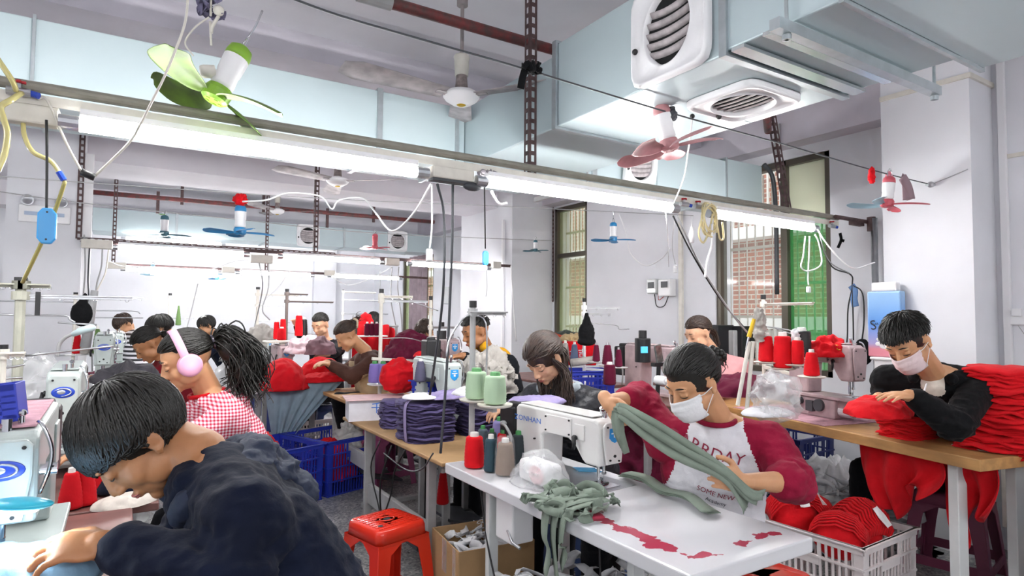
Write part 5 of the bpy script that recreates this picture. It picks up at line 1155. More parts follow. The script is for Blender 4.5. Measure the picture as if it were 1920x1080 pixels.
# emergency light and sign on left column
t = thing('emergency_light', 'twin headed emergency light on the left column', 'lamp', (-.60, 6.22, 2.22)); g = G(); g.box((-.55, 6.235, 2.20), (.34, .03, .14)); g.build('light_box', m_whitep, t, bevel=.008)
for x_ in (-.66, -.44): g = G(); g.lathe([(0, 0), (.03, .0), (.045, .04), (.043, .045), (.03, .035), (0, .03)], (x_, 6.22, 2.30), 18, M.Rotation(R(90), 3, 'X')); g.build('lamp_head', m_steel, t, smooth=True)
g = G(); g.box((-.55, 6.217, 2.20), (.26, .002, .03)); g.build('label_strip', mat('pale blue label', h('aebfd6'), .6), t)
# ============================================================ white table and its load
mw = bpy.data.materials.new('white laminate peeling to red'); mw.use_nodes = True; nt = mw.node_tree; B_ = nt.nodes['Principled BSDF']; B_.inputs['Roughness'].default_value = .30; B_.inputs['Coat Weight'].default_value = .3
tc = nt.nodes.new('ShaderNodeTexCoord'); sx = nt.nodes.new('ShaderNodeSeparateXYZ'); nt.links.new(tc.outputs['Object'], sx.inputs[0])
def band(src, c_, w, extra=None):
    a = nt.nodes.new('ShaderNodeMath'); a.operation = 'SUBTRACT'; a.inputs[1].default_value = c_; nt.links.new(src, a.inputs[0])
    b = nt.nodes.new('ShaderNodeMath'); b.operation = 'ABSOLUTE'; nt.links.new(a.outputs[0], b.inputs[0])
    d = nt.nodes.new('ShaderNodeMath'); d.operation = 'SUBTRACT'; d.inputs[0].default_value = w; nt.links.new(b.outputs[0], d.inputs[1]); return d.outputs[0]
no = nt.nodes.new('ShaderNodeTexNoise'); no.inputs['Scale'].default_value = 13; no.inputs['Detail'].default_value = 6; nt.links.new(tc.outputs['Object'], no.inputs['Vector'])
ns = nt.nodes.new('ShaderNodeMath'); ns.operation = 'MULTIPLY_ADD'; ns.inputs[1].default_value = .16; ns.inputs[2].default_value = -.075; nt.links.new(no.outputs['Fac'], ns.inputs[0])
def mk(o1, lo_src, lo, hi):
    s_ = nt.nodes.new('ShaderNodeMath'); s_.operation = 'ADD'; nt.links.new(o1, s_.inputs[0]); nt.links.new(ns.outputs[0], s_.inputs[1])
    g_ = nt.nodes.new('ShaderNodeMath'); g_.operation = 'GREATER_THAN'; g_.inputs[1].default_value = 0; nt.links.new(s_.outputs[0], g_.inputs[0])
    l_ = nt.nodes.new('ShaderNodeMath'); l_.operation = 'GREATER_THAN'; l_.inputs[1].default_value = lo; nt.links.new(lo_src, l_.inputs[0])
    m_ = nt.nodes.new('ShaderNodeMath'); m_.operation = 'LESS_THAN'; m_.inputs[1].default_value = hi; nt.links.new(lo_src, m_.inputs[0])
    p_ = nt.nodes.new('ShaderNodeMath'); p_.operation = 'MULTIPLY'; nt.links.new(g_.outputs[0], p_.inputs[0]); nt.links.new(l_.outputs[0], p_.inputs[1])
    q_ = nt.nodes.new('ShaderNodeMath'); q_.operation = 'MULTIPLY'; nt.links.new(p_.outputs[0], q_.inputs[0]); nt.links.new(m_.outputs[0], q_.inputs[1]); return q_.outputs[0]
k1 = mk(band(sx.outputs[0], -.170, .016), sx.outputs[1], -.62, -.12); k2 = mk(band(sx.outputs[1], -.622, .008), sx.outputs[0], -.17, .22)
mxx = nt.nodes.new('ShaderNodeMath'); mxx.operation = 'MAXIMUM'; nt.links.new(k1, mxx.inputs[0]); nt.links.new(k2, mxx.inputs[1])
mc = nt.nodes.new('ShaderNodeMix'); mc.data_type = 'RGBA'; mc.inputs[6].default_value = (*h('d0d1d5'), 1); mc.inputs[7].default_value = (*h('b0304c'), 1); nt.links.new(mxx.outputs[0], mc.inputs[0]); nt.links.new(mc.outputs[2], B_.inputs['Base Color'])
table('white laminate sewing table with peeling red edge in the foreground', 1.235, 1.765, 1.10, 2.50, .75, mw, .045, m_ltgrey)
mz = sewing_machine('white lockstitch machine with blue shield badge on the white table', (1.605, 1.86, .752), R(96), m_machwhite, 'shield', m_machwhite); mz.scale = (1.12, 1.15, .88)
text_geo('ZONHAN', .036, m_blueprint, 'lettering', mz, (.345, .0572, .235), (-1, 0, 0), (0, 0, 1), world=False)
ts = thread_stand('grey thread stand with two green cones on the white table', (1.33, 2.43, .75), .69, 0, arms=((.02, .16, R(-10), .05),), rr=.013, color=m_grey, eyel=[[(0, 0, .66), (-.06, -.02, .64), (-.13, -.04, .56), (-.16, -.06, .48)], [(0, 0, .66), (.05, -.03, .62), (.055, -.03, .40), (.03, -.05, .30)]])
for i, (x, y, d_) in enumerate(((893, 752, 2.70), (928, 762, 2.60))):
    q = dep(x, y, d_); g = G(); g.bar((1.33, 2.43, q.z-.015), (q.x, q.y, q.z-.015), .02, .02); g.build('cross_bar', m_grey, ts)
    g = G(); g.lathe([(0, 0), (.068, 0), (.075, .007), (.075, .011), (.069, .008), (0, .004)], q, 28); g.build('spool_plate', m_ivory, ts)
    cone(('pale green thread cone on the left plate of the grey stand', 'pale green thread cone on the right plate of the grey stand')[i], (q.x, q.y, q.z+.010), fab('pale green thread', 'a6bfa2', .05, .1), .135, .047, .042, mat('green tip', h('5f9a63'), .5))
CN = [('bright red thread cone beside the stand pole', 889, 876, m_red2, .150, .042, .036, m_white_tip), ('dark teal thread cone next to the bright red one', 920, 884, mat('dark teal thread', h('27424e'), .8, bump=.2), .155, .029, .023, m_white_tip),
      ('brown thread cone wrapped in film', 947, 890, mat('brown thread', h('7d6652'), .8, bump=.2), .150, .040, .030, m_white_tip), ('charcoal thread cone behind the brown one', 972, 872, mat('charcoal thread', h('2a3338'), .8), .150, .034, .026, m_green_tip),
      ('lilac thread cone behind the small cones', 938, 846, fab('lilac thread', '8079a8'), .165, .043, .036, m_green_tip), ('small red thread cone behind the teal one', 944, 862, m_red2, .135, .033, .028, m_green_tip),
      ('slate thread cone left of the lilac one', 905, 852, mat('slate thread', h('46525c'), .8), .135, .028, .022, m_green_tip), ('grey green thread cone with green tip behind the teal one', 922, 862, mat('grey green thread', h('3b4a4c'), .8), .140, .026, .02, m_green_tip)]
for lb, x, y, mm, hh_, r_, r2_, tp in CN: q = at(x, y, Z=.752); cone(lb, q, mm, hh_, r_, r2_, tp)
q = at(947, 890, Z=.752); g = G(); g.lathe([(.044, 0), (.045, .02), (.041, .10), (.034, .15), (.02, .16)], q, 20, cap=False); me = G(); 
g.v = [tuple(V(v)+V((noise.noise(V(v)*60), noise.noise(V(v)*60+V((5, 0, 0))), 0))*.004) for v in g.v]; solo(g, 'film_wrap', mat('thin clear film', h('e8eaec'), .1, alpha=.14, bump=.6, bscale=30, coat=.4), 'clear film crinkled round the brown thread cone', 'wrap', q, smooth=True)
q = at(1003, 868, Z=.752); t = thing('jar', 'mint jar with white screw lid on the white table', 'jar', q); g = G(); g.lathe([(0, 0), (.044, 0), (.046, .006), (.046, .085), (0, .085)], n=28); g.build('jar_body', mat('mint plastic', h('b9d3cd'), .35), t, world=False, smooth=False)
g = G(); g.lathe([(0, .083), (.048, .083), (.049, .088), (.049, .118), (.046, .123), (0, .124)], n=32); g.build('lid', m_whitep, t, world=False, smooth=False)
q = at(1018, 908, Z=.752); t = thing('tissue_pack', 'pack with pink oval label in a clear crinkled bag on the white table', 'bag', q)
g = G(); g.box(q+V((0, .02, .045)), (.09, .185, .085)); g.build('pack', m_whitep, t, bevel=.02, seg=3)
g = G(); g.ell(q+V((-.047, -.02, .045)), (.003, .048, .034), n=10); g.build('label_oval', mat('pink print', h('e3bcc0'), .6), t, smooth=True)
text_geo('MAKE', .022, m_black_text, 'print', t, q+V((-.052, -.02, .045)), (0, -1, 0), (0, 0, 1))
heap('', q+V((0, .02, .0)), (.085, .145, .115), m_film, 12, .3, 12, 'film_bag', parent=t, n=30)
# sage cloth pile + tail over the edge
def crumple(g, c, n, seed, L, w, hgt, spr):
    rn = random.Random(seed)
    for i in range(n):
        a = rn.uniform(0, 6.28); o = V((rn.uniform(-spr[0], spr[0]), rn.uniform(-spr[1], spr[1]), rn.uniform(.0, hgt))); p = V(c)+o; pts = [p]
        for j in range(6): a += rn.uniform(-1.1, 1.1); p = p+V((cos(a)*L/6, sin(a)*L/6, 0)); p.z = V(c).z+max(.004, o.z+rn.uniform(-.018, .018)); p.x = max(V(c).x-spr[0]*1.5, min(V(c).x+spr[0]*1.5, p.x)); p.y = max(V(c).y-spr[1]*1.5, min(V(c).y+spr[1]*1.5, p.y)); pts.append(p.copy())
        ribbon(g, pts, w*rn.uniform(.7, 1.2), (cos(a+1.5), sin(a+1.5), rn.uniform(-.9, .9)), rn.uniform(-2, 2), 4)
q = at(1068, 950, Z=.752); g = G(); crumple(g, q+V((.01, 0, .006)), 20, 3, .22, .034, .035, (.075, .10)); 
e = V((1.235, 1.66, .755))
for dy, L1, w in ((0, .40, .05), (.05, .22, .06), (-.04, .16, .05)):
    ribbon(g, [e+V((.18, dy, .03)), e+V((.05, dy+.01, .02)), e+V((-.006, dy, .004)), e+V((-.02, dy, -.08)), e+V((-.015, dy-.02, -L1*.6)), e+V((-.01, dy+.01, -L1))], w, (0, 1, 0), .5)
solo(g, 'fabric_strips', m_sage, 'crumpled sage green strips lying on and over the front edge of the white table', 'fabric', q, smooth=True, solid=.0016)
for i in range(3):
    g = G(); dz = .004+i*.006; ribbon(g, [at(1168+i*3, 893, Z=.756)+V((0, 0, dz)), at(1210, 907, Z=.76)+V((0, 0, dz+.010)), at(1245, 925, Z=.76)+V((0, 0, dz)), at(1290, 940+i, Z=.76)+V((0, 0, dz+.009)), at(1340-i*6, 965+i*2, Z=.757)+V((0, 0, dz))], .050, V((1, .15, .02*i)), .0, 8)
    solo(g, 'fabric_strip', m_sage, ('sage green strip lying lowest along the back of the white table', 'sage green strip in the middle of the three along the table back', 'topmost sage green strip behind the needle')[i], 'fabric', at(1250, 925, Z=.76), smooth=True, solid=.002)
g = G(); q = at(1130, 895, Z=.755); 
for i in range(4): g.tube([q+V((.05+i*.004, .06+i*.02, .003)), q+V((-.03+i*.006, .12+i*.02, .003))], .003, 6)
solo(g, 'tweezers', mat('teal tool', h('2a7fa8'), .3), 'small blue handled tools lying behind the needle', 'tool', q)
# strips held by the raglan woman
A0, A1 = dep(1160, 770, 2.16), dep(1352, 885, 1.93)
g = G()
for i in range(11):
    o = V((rnd.uniform(-.006, .006), rnd.uniform(-.012, .012), (i-5)*.0042)); sg = .005*rnd.uniform(-1, 1)
    ribbon(g, [dep(1165+i, 830+i*2, 2.17), dep(1158, 800, 2.16)+o, A0+o*.8, A0.lerp(A1, .3)+o*1.5+V((0, 0, sg-.005)), A0.lerp(A1, .6)+o*1.5+V((0, 0, sg-.008)), A1+o*.7, dep(1385+i*2, 925+i, 1.96)+o, dep(1392+i*4, 945-i, 1.98)+o], .024, V((.3, -.2, 1)), rnd.uniform(-.5, .5), 6)
solo(g, 'fabric_strips', m_sage, 'bundle of long sage green strips stretched between the raglan woman\'s hands', 'fabric', A0, smooth=True, solid=.0018)
# ---- beneath the white table
c = at(860, 1000, Z=.30); c = V((1.44, 2.52, 0)); t = thing('cardboard_box', 'open tall cardboard carton standing under the far end of the white table', 'box', c, R(-6)); B = dict(world=False)
for (x, y, dx, dy) in ((0, -.17, .36, .006), (0, .17, .36, .006), (-.18, 0, .006, .34), (.18, 0, .006, .34)): g = G(); g.box((x, y, .20), (dx, dy, .40)); g.build('box_wall', m_card, t, **B)
g = G(); g.box((0, 0, .006), (.36, .34, .008)); g.build('box_floor', m_card, t, **B)
g = G(); g.box((-.184, 0, .33), (.002, .05, .14)); g.box((-.184, -.12, .2), (.002, .03, .4)); g.build('packing_tape', m_film, t, **B)
g = G(); crumple(g, c+V((0, .02, .22)), 40, 5, .35, .035, .16, (.10, .10)); solo(g, 'fabric_strips', m_whitefab, 'white offcut strips in the cardboard carton', 'fabric', c+V((0, 0, .2)), smooth=True, solid=.0016)
crate('dirty white low basket of white strips under the white table', (1.50, 1.72, 0), .50, .42, .26, mat('grimy white plastic', h('a8a392'), .5, var=.3), R(92), panel=False)
g = G(); crumple(g, (1.48, 1.78, .22), 90, 6, .40, .034, .22, (.16, .18)); stuff(solo(g, 'fabric_strips', m_whitefab, 'big tangle of white strips under the white table', 'fabric', (1.48, 1.78, .22), smooth=True, solid=.0016))
g = G(); g.lathe([(0, 0), (.12, 0), (.15, .10), (.152, .11), (.14, .105), (.11, .01)], (1.42, 1.36, .12), 28); solo(g, 'green_basin', mat('lime green plastic', h('5fae3f'), .4), 'lime green basin under the white table', 'basin', (1.42, 1.36, .12), smooth=True)
t = thing('control_box', 'white motor control box hanging under the white table', 'box', (1.36, 2.12, .62)); g = G(); g.box((1.36, 2.12, .60), (.10, .13, .18)); g.build('box_shell', m_whitep, t, bevel=.008); g = G(); g.tube([(1.31, 2.09, .56), (1.30, 2.04, .53), (1.31, 2.0, .52)], .006); g.build('lever', m_steel, t)
wire([(1.30, 2.30, .70), (1.29, 2.2, .45), (1.27, 2.0, .2), (1.3, 1.9, .05)], .004, m_dark, 'black cable dropping under the white table'); wire([(1.40, 1.65, .70), (1.34, 1.55, .45), (1.30, 1.35, .12)], .004, m_dark, 'black treadle rod under the middle of the white table', 'rod', 'rod')
m_redpl = mat('glossy red plastic', h('d8301c'), .25, coat=.3); m_purpl = mat('dull maroon plastic', h('6b2f48'), .4); m_pinkpl = mat('faded pink plastic', h('a0547a'), .4)
stool('bright red plastic stool with moulded seat in the aisle', (1.07, 2.76, 0), m_redpl, R(14), .46, .27)
stool('red plastic stool under the raglan woman', (2.06, 1.50, 0), m_redpl, R(5), .45, .29, detail=False)
stool('dull maroon plastic stool under the man at the wooden table', (3.92, 1.62, 0), m_purpl, R(10), .46, .32, detail=False)
stool('faded pink plastic stool under the hoodie woman', (1.92, 5.02, 0), m_pinkpl, R(10), .44, .30, detail=False)
for i, (x, y, lb) in enumerate(((.50, 1.36, 'under the navy man'), (.58, 2.98, 'under the headphone woman'), (.5, 5.05, 'under the dark red woman'), (.5, 6.25, 'under the masked worker by the back'), (.2, 7.7, 'under the striped worker'), (1.3, 8.4, 'under the navy jacket woman'), (1.95, 6.85, 'under the vest woman'), (2.8, 5.9, 'under the long-haired worker'), (2.45, 3.85, 'under the mustard hood man'), (2.22, 2.72, 'under the brown-haired woman'), (3.75, 3.1, 'under the pink jacket woman'))):
    stool('blue plastic stool '+lb, (x, y, 0), mat('dull blue plastic', h('3a4f7d'), .4), 0, .43, .28, detail=False)
q = parent_loc([o for o in bpy.data.objects if o.name == 'person.010'][0]) if False else None
# ============================================================ purple table
table('purple stacks table of worn board with cardboard top', 1.25, 1.78, 2.56, 4.05, .735, m_card, .02, m_grey)
ST = [('small purple garment stack at the far left corner of its table', 727, 806, .17, .16, .165, 20, m_purple), ('big purple garment stack tied with a lilac strip', 795, 832, .27, .30, .21, 26, m_purple), ('purple garment stack behind the thread stand', 893, 818, .24, .30, .19, 24, m_purple), ('last purple stack beside the white machine motor', 965, 815, .22, .22, .16, 18, m_purple)]
for i, (lb, x, y, sx_, sy_, hh_, n_, mm) in enumerate(ST):
    q = at(x, y, Z=.735)+V((.07, sy_*.45, 0)); stack(lb, (q.x, q.y, .735), sx_, sy_, hh_, n_, mm, R(-8+i*5), seed=i+2, wav=.008, jit=.010)
q = at(795, 832, Z=.735)+V((.07, .13, 0)); g = G(); ribbon(g, [q+V((-.14, -.06, 0)), q+V((-.15, -.06, .1)), q+V((-.135, -.06, .215)), q+V((0, -.05, .225)), q+V((.12, -.04, .22))], .03, (0, 1, 0)); solo(g, 'tie_strip', m_lilac, 'lilac strip tied round the big purple stack', 'fabric', q, smooth=True, solid=.003)
for i, (x, y, d_, mm, lb, r_) in enumerate(((790, 742, 3.3, m_whitefab, 'white piece on top of the big purple stack', (.10, .09, .02)), (838, 742, 3.35, m_lilac, 'lilac garments heaped beside the white piece', (.12, .09, .035)), (1005, 752, 2.9, m_lilac, 'light lilac garment draped by the brown-haired woman', (.15, .10, .03)), (880, 735, 3.1, m_whitefab, 'white cloth draped on the third purple stack', (.08, .1, .03)))): heap(lb, dep(x, y, d_)-V((0, 0, .01)), r_, mm, 20+i, .5, 13, 'garment')
t = thing('carton', 'white carton with blue lettering behind the purple stacks', 'box', (1.42, 3.90, .736), R(-12)); g = G(); g.box((0, 0, .065), (.36, .22, .13)); g.build('carton_body', mat('white card', h('cfcfd6'), .7, var=.08), t, world=False); g = G(); g.box((0, 0, .134), (.40, .27, .006)); g.build('lid', mat('pinkish card', h('d9b9bb'), .8, var=.2, vscale=12), t, world=False)
text_geo('千 億', .075, m_blueprint, 'lettering', t, (.04, -.112, .075), (1, 0, 0), (0, 0, 1), world=False); text_geo('I  I', .05, mat('navy print', h('3a4290'), .6), 'lettering', t, (-.182, 0, .07), (0, -1, 0), (0, 0, 1), world=False)
sewing_machine('grey green overlock machine behind the purple stacks', (1.62, 3.22, .78), R(90), m_machgrey, 'none' if False else 'shield', motor=False, raised=.06)
g = G(); q = at(715, 900, X=1.27); g.tube(spline([(1.26, 3.2, .7), (1.22, 3.25, .5), (1.25, 3.3, .3), (1.24, 3.15, .45), (1.22, 3.05, .6), (1.26, 3.0, .72)], 6), .005, 6); g.tube(spline([(1.25, 3.35, .7), (1.21, 3.38, .55), (1.23, 3.3, .35), (1.21, 3.2, .28)], 6), .004, 6); solo(g, 'cable_tangle', m_dark, 'tangle of black cables hanging from the cardboard topped table', 'cable', (1.24, 3.2, .5), smooth=True)
wire([at(720, 850, X=1.24), at(760, 880, X=1.22), at(790, 880, X=1.22), at(812, 850, X=1.23)], .004, m_dkgrey, 'grey cable looping under the cardboard topped table')
cone('tall red thread cone on the floor frame under the cardboard top', at(830, 945, Z=.32), m_red, .20, .035)
heap('ruffled pale grey pile of neckbands on the table of the mustard hood man', dep(908, 735, 3.75), (.19, .18, .235), m_greyfab, 7, .35, 15, 'fabric_pile', n=54)
g = G(); crumple(g, dep(908, 726, 3.72), 70, 9, .15, .03, .15, (.09, .10)); solo(g, 'fabric_strips', m_greyfab, 'curled pale grey strips covering the ruffled neckband pile', 'fabric', dep(905, 690, 3.72), smooth=True, solid=.002)
# ============================================================ tall thread stands of the middle
thread_stand('white thread stand with three lilac cones in front of the maroon pile', (1.55, 4.18, .74), .82, 0, arms=((.05, .36, 0, .02), (.02, .22, R(-20), .03)), rr=.013, color=m_ivory, cross=[((-.06, 0, .36), (.30, 0, .33))], plates=((-.02, -.05, .18, .085), (.12, -.08, .16, .085)), eyel=[[(0, 0, .50), (.2, 0, .50), (.36, 0, .46)], [(0, 0, .78), (.2, 0, .77), (.42, -.05, .70)]])
for i, (dx, dy) in enumerate(((-.05, -.03), (0, -.06), (.07, -.09))): cone(('lilac thread cone leftmost on its stand', 'lilac thread cone in the middle of its stand', 'lilac thread cone in front on its stand')[i], (1.55+dx, 4.18+dy, .935), fab('violet thread', '7a6cae', .05, .1), .15, .042, .034, m_green_tip)
thread_stand('second white stand post behind the lilac cones', (1.95, 4.22, .74), .78, 0, arms=((.2, .2, 0, .02),), rr=.011)
cone('slate thread cone with white top below the lilac cones', dep(527*0+788, 716, 3.7), mat('slate violet thread', h('4e4c63'), .8), .14, .036)
heap('red hearts patterned bag behind the stand', dep(747, 706, 4.1), (.12, .08, .11), m_red, 3, .4, 10, 'bag', 'bag', flat=False)
heap('big maroon garment pile on the table in the middle', dep(770, 680, 4.9), (.21, .24, .24), m_maroon, 14, .22, 9, 'garment_pile', n=48)
crate('small blue basket beside the overlock machine', dep(815, 722, 3.9)-V((0, 0, .09)), .22, .18, .12, m_blue, R(20))
for lb, x0, x1, y0, y1, z_ in (('middle table carrying the maroon pile', 1.5, 2.1, 4.12, 5.6, .74), ('table under the ruffled grey pile', 1.65, 2.1, 3.2, 4.05, .73), ('yellow edged table of the maroon thread stand', 2.72, 3.3, 2.55, 4.05, .80), ('brown bench below the window with a pile of clothes', 3.55, 4.2, 4.45, 6.0, .76)): table(lb, x0, x1, y0, y1, z_, m_wood if 'yellow' in lb or 'maroon pile' in lb else m_tabbr)
# ---- maroon machine
sewing_machine('dusty pink interlock machine with black motor behind the raglan woman', (3.0, 2.78, .80), R(90), m_machpink, 'shield', m_machpink, raised=.12)
g = G(); q = dep(1205, 655, 3.9); g.cyl(q-V((0, 0, .08)), q+V((0, 0, .07)), .05, n=18); g.cyl(q+V((0, 0, .07)), q+V((0, 0, .12)), .026, n=14); solo(g, 'servo_motor', m_dark, 'black upright servo motor of the dusty pink machine', 'motor', q, bevel=.004)
g = G(); g.box(q+V((-.03, -.045, .0)), (.05, .01, .04)); solo(g, 'motor_display', mat('lit blue display', h('4aa8e0'), .4, emit=.15), 'small blue display on the black upright motor', 'display', q+V((-.03, -.045, 0)))
q = dep(1235, 663, 3.4); t = thing('phone_holder', 'phone in a black holder in front of the dusty pink machine', 'phone', q); g = G(); g.box(q, (.05, .012, .10), M.Rotation(R(-12), 3, 'Y')); g.build('phone', mat('silver phone', h('8d908c'), .2, metal=.6, var=.5, vscale=50), t, bevel=.004); g = G(); g.cyl(q-V((0, 0, .06)), (q.x, q.y+.02, .80), .012); g.box(q-V((0, 0, .06)), (.09, .03, .02)); g.build('holder', m_dark, t)
thread_stand('white thread stand with maroon cones in front of the barred window', (3.06, 3.78, .80), .72, 0, arms=((.04, .30, R(-18), .02), (.09, .22, R(-18), .02)), rr=.013, color=m_whitep, eyel=[[(0, 0, .56), (.25, -.08, .54), (.28, -.09, .51), (.36, -.12, .51)]], cross=[((0, 0, .20), (.30, -.18, .17))])
for i, (x, y, d_, hh_, r_) in enumerate(((1118, 680, 4.25, .13, .026), (1139, 686, 4.15, .15, .036), (1160, 690, 4.1, .13, .026))):
    q = dep(x, y, d_); g = G(); g.lathe([(0, 0), (.055, 0), (.062, .006), (0, .006)], q, 22); solo(g, 'spool_plate', m_whitep, ('left', 'middle', 'right')[i]+' white spool plate under a maroon cone', 'plate', q)
    cone(('slim maroon thread cone on the left plate', 'thick maroon thread cone on the middle plate', 'slim maroon thread cone on the right plate')[i], q+V((0, 0, .008)), m_maroon, hh_, r_, r_*.6, m_steel)
cone('large maroon thread cone hanging below the middle plate', dep(1143, 722, 4.0), m_maroon, .15, .04, .036)
cone('white spool with maroon band on the dusty pink machine', dep(1230, 712, 3.1), m_whitep, .08, .022, .02, tilt=R(90))
heap('maroon garments heaped under the yellow edged table', (2.95, 3.1, .35), (.25, .35, .3), m_maroon, 8, .35, 7); heap('maroon cloth draped behind the shoulder of the raglan woman', dep(1385, 738, 3.3), (.18, .14, .09), m_maroon, 9, .4, 8)
q = dep(1100, 620, 4.5); g = G(); g.ell(q-V((0, 0, .02)), (.07, .04, .09), n=10); g.ell(q-V((0, 0, .08)), (.085, .04, .03), n=9); g.cyl(q+V((0, 0, .05)), q+V((0, 0, .13)), .035, .01); me = remesh(g, .008, 3); folds(me, .008, 22, 1); o = place_mesh('drawstring_bag', me, m_blackfab, None, q); tag(o, 'black drawstring bag hanging on the white stand by the window', 'bag')
heap('orange and dark green coats piled on the bench under the window', dep(1062, 652, 5.3), (.26, .2, .12), mat('green coat', h('36413a'), .8, var=.3), 5, .4, 8, 'coat', 'cloth'); heap('orange sleeve on the coat pile', dep(1035, 640, 5.2), (.12, .1, .07), fab('orange cloth', 'b5482e'), 6, .4, 9, 'coat', 'cloth'); heap('tan fur trimmed collar on the coat pile', dep(1072, 640, 5.15), (.09, .08, .07), fab('tan fur', 'b8a37c'), 8, .6, 22, 'coat', 'cloth')
q = dep(1086, 662, 5.0); t = thing('carrier_bag', 'red paper carrier bag with white characters on the bench', 'bag', q); g = G(); g.box(q, (.26, .12, .19), M.Rotation(R(-30), 3, 'Z')); g.build('bag_shell', m_red2, t, bevel=.008)
_d = M.Rotation(R(-30), 3, 'Z') @ V((1, 0, 0)); text_geo('大吉', .07, m_whitep, 'lettering', t, q+(M.Rotation(R(-30), 3, 'Z') @ V((-.02, -.064, 0))), _d, (0, 0, 1))
cone('grey thread cone left of the red carrier bag', dep(1060, 677, 4.8), m_greyfab, .16, .036, .02); cone('slate blue thread cone in front of the red carrier bag', dep(1077, 680, 4.75), mat('slate blue', h('55617c'), .8), .16, .034, .02)
crate('blue crate with grey rolls standing by the bench', dep(1092, 728, 4.7)-V((0, 0, .08)), .40, .30, .22, m_blue, R(-20)); g = G(); q = dep(1090, 677, 4.65); g.cyl(q-V((.09, 0, .01)), q+V((.09, -.03, .01)), .03, n=14); solo(g, 'fabric_roll', m_greyfab, 'grey fabric roll on top of the blue crate', 'fabric', q, smooth=True)
q = at(1186, 850, Z=0); crate('dark blue crate on the floor behind the white machine', (min(q.x, 3.9), q.y, 0), .42, .36, .30, m_blue, R(-10))
# ============================================================ wooden table (right)
WU = V((.215, .977, 0)).normalized(); WV = V((WU.y, -WU.x, 0)); WA = V((3.0, 1.14, 0)); WZ = .83; wr = math.atan2(-WU.x, WU.y)
def wt(u, v, z=0): return WA+WU*u+WV*v+V((0, 0, z))
t = thing('sewing_table', 'thick pine sewing table at right with red stacks', 'table', wt(.95, .27))
g = G(); g.box(wt(.95, .27, WZ-.025), (.56, 1.92, .05), M.Rotation(wr, 3, 'Z')); g.build('tabletop', m_wood, t, bevel=.004)
for u, v in ((.16, .10), (.16, .48), (1.6, .1), (1.6, .48)): g = G(); g.box(wt(u, v, .39), (.06, .045, .78), M.Rotation(wr, 3, 'Z')); g.build('leg', m_ltgrey, t, bevel=.004)
g = G(); g.box(wt(.16, .27, .05), (.5, .05, .05), M.Rotation(wr, 3, 'Z')); g.build('foot_bar', m_ltgrey, t)
g = G(); g.box(wt(.16, .29, WZ+.002), (.22, .16, .003), M.Rotation(wr, 3, 'Z')); g.build('white_tape', mat('scuffed white tape', h('cbc6c0'), .6, var=.2), t)
g = G(); g.box(wt(1.15, .22, WZ+.002), (.42, .72, .003), M.Rotation(wr, 3, 'Z')); g.build('lint_sheet', m_lint, t)
sm = sewing_machine('dusty grey interlock machine with raised bed on the pine table', wt(.86, .30, WZ+.003), wr+R(90), m_machpink, 'none' if False else 'shield', m_machpink, motor=False, raised=.13)
for c_ in list(sm.children):
    if c_.name.startswith('badge'):
        for e_ in list(c_.children): bpy.data.objects.remove(e_)
        bpy.data.objects.remove(c_)
g = G(); g.box((.20, .064, .235+.13), (.17, .006, .085)); g.build('cover_plate', mat('taupe cover', h('8a7a76'), .5), sm, world=False, bevel=.004)
g = G(); g.cyl((-.02, .02, .05), (.06, .02, .05), .035, n=14); g.build('elastic_roll', m_whitep, sm, world=False)
q = dep(1690-190, 772, 2.85)
stack('small stack of red pieces next to the needle on the pine table', wt(.46, .19, WZ+.003), .24, .20, hp(46, 2.75), 12, m_red2, wr+R(10), 4, wav=.008, jit=.008, droop=.012)
stack('tall leaning stack of red pieces at the near end of the pine table', wt(.12, .38, WZ+.003), .42, .38, .36, 34, m_red2, wr+R(25), 5, lean=(.03, .03), wav=.012, jit=.016, droop=.02, shrink=.22)
stack('second tall stack of red pieces at the right edge of the picture', wt(-.30, .55, WZ-.04), .40, .36, .32, 26, m_red2, wr-R(10), 6, wav=.012, jit=.018, droop=.02)
q = wt(-.30, .55); g = G(); g.box((q.x, q.y, .39), (.5, .45, .78)); solo(g, 'cabinet', m_ltgrey, 'pale cabinet behind the pine table under the second red stack', 'cabinet', (q.x, q.y, .39), bevel=.01)
heap('red garment folded under the needle of the pine table machine', dep(1648, 778, 2.78), (.16, .12, .075), m_red2, 11, .3, 8, 'garment', n=40)
heap('red loose piece on top of the tall red stack', dep(1862, 722, 2.85), (.12, .10, .06), m_red2, 12, .5, 10, 'garment')
for lb, u0, u1, v0, ln, sd in (('red garments hanging in folds from the pine table left of its leg', .62, .22, .06, .34, 1), ('red garment hanging in a point right of the pine table leg', .24, .02, .12, .40, 2)):
    rows = []
    for iz in range(15):
        w = iz/14; row = []
        for iu in range(41):
            q_ = iu/40; uu = u0+(u1-u0)*(.5+(q_-.5)*(1+.25*sin(w*3)-.55*w*w)); lz = ln*(.75+.25*sin(q_*4+sd)+.12*sin(q_*11+sd*3))
            row.append(wt(uu, v0+.028*w**.5*sin(q_*21+sd+w*1.5)+.02*sin(q_*8+w*4)+.04*w, WZ-.052-lz*w))
        rows.append(row)
    g = G(); g.grid(rows); solo(g, 'hanging_garment', m_red, lb, 'garment', wt(u0, v0, WZ-.06), smooth=True, solid=.004)
st = thread_stand('white thread stand with four red cones at the far end of the pine table', wt(1.55, .30, WZ), .70, wr+R(90), arms=((.03, .42, R(180), .025),), rr=.013, color=m_ivory, cross=[((0, 0, .25), (-.42, .02, .21))], eyel=[[(0, 0, .52), (-.22, 0, .50), (-.24, 0, .48)], [(-.1, 0, .51), (-.4, 0, .44)]])
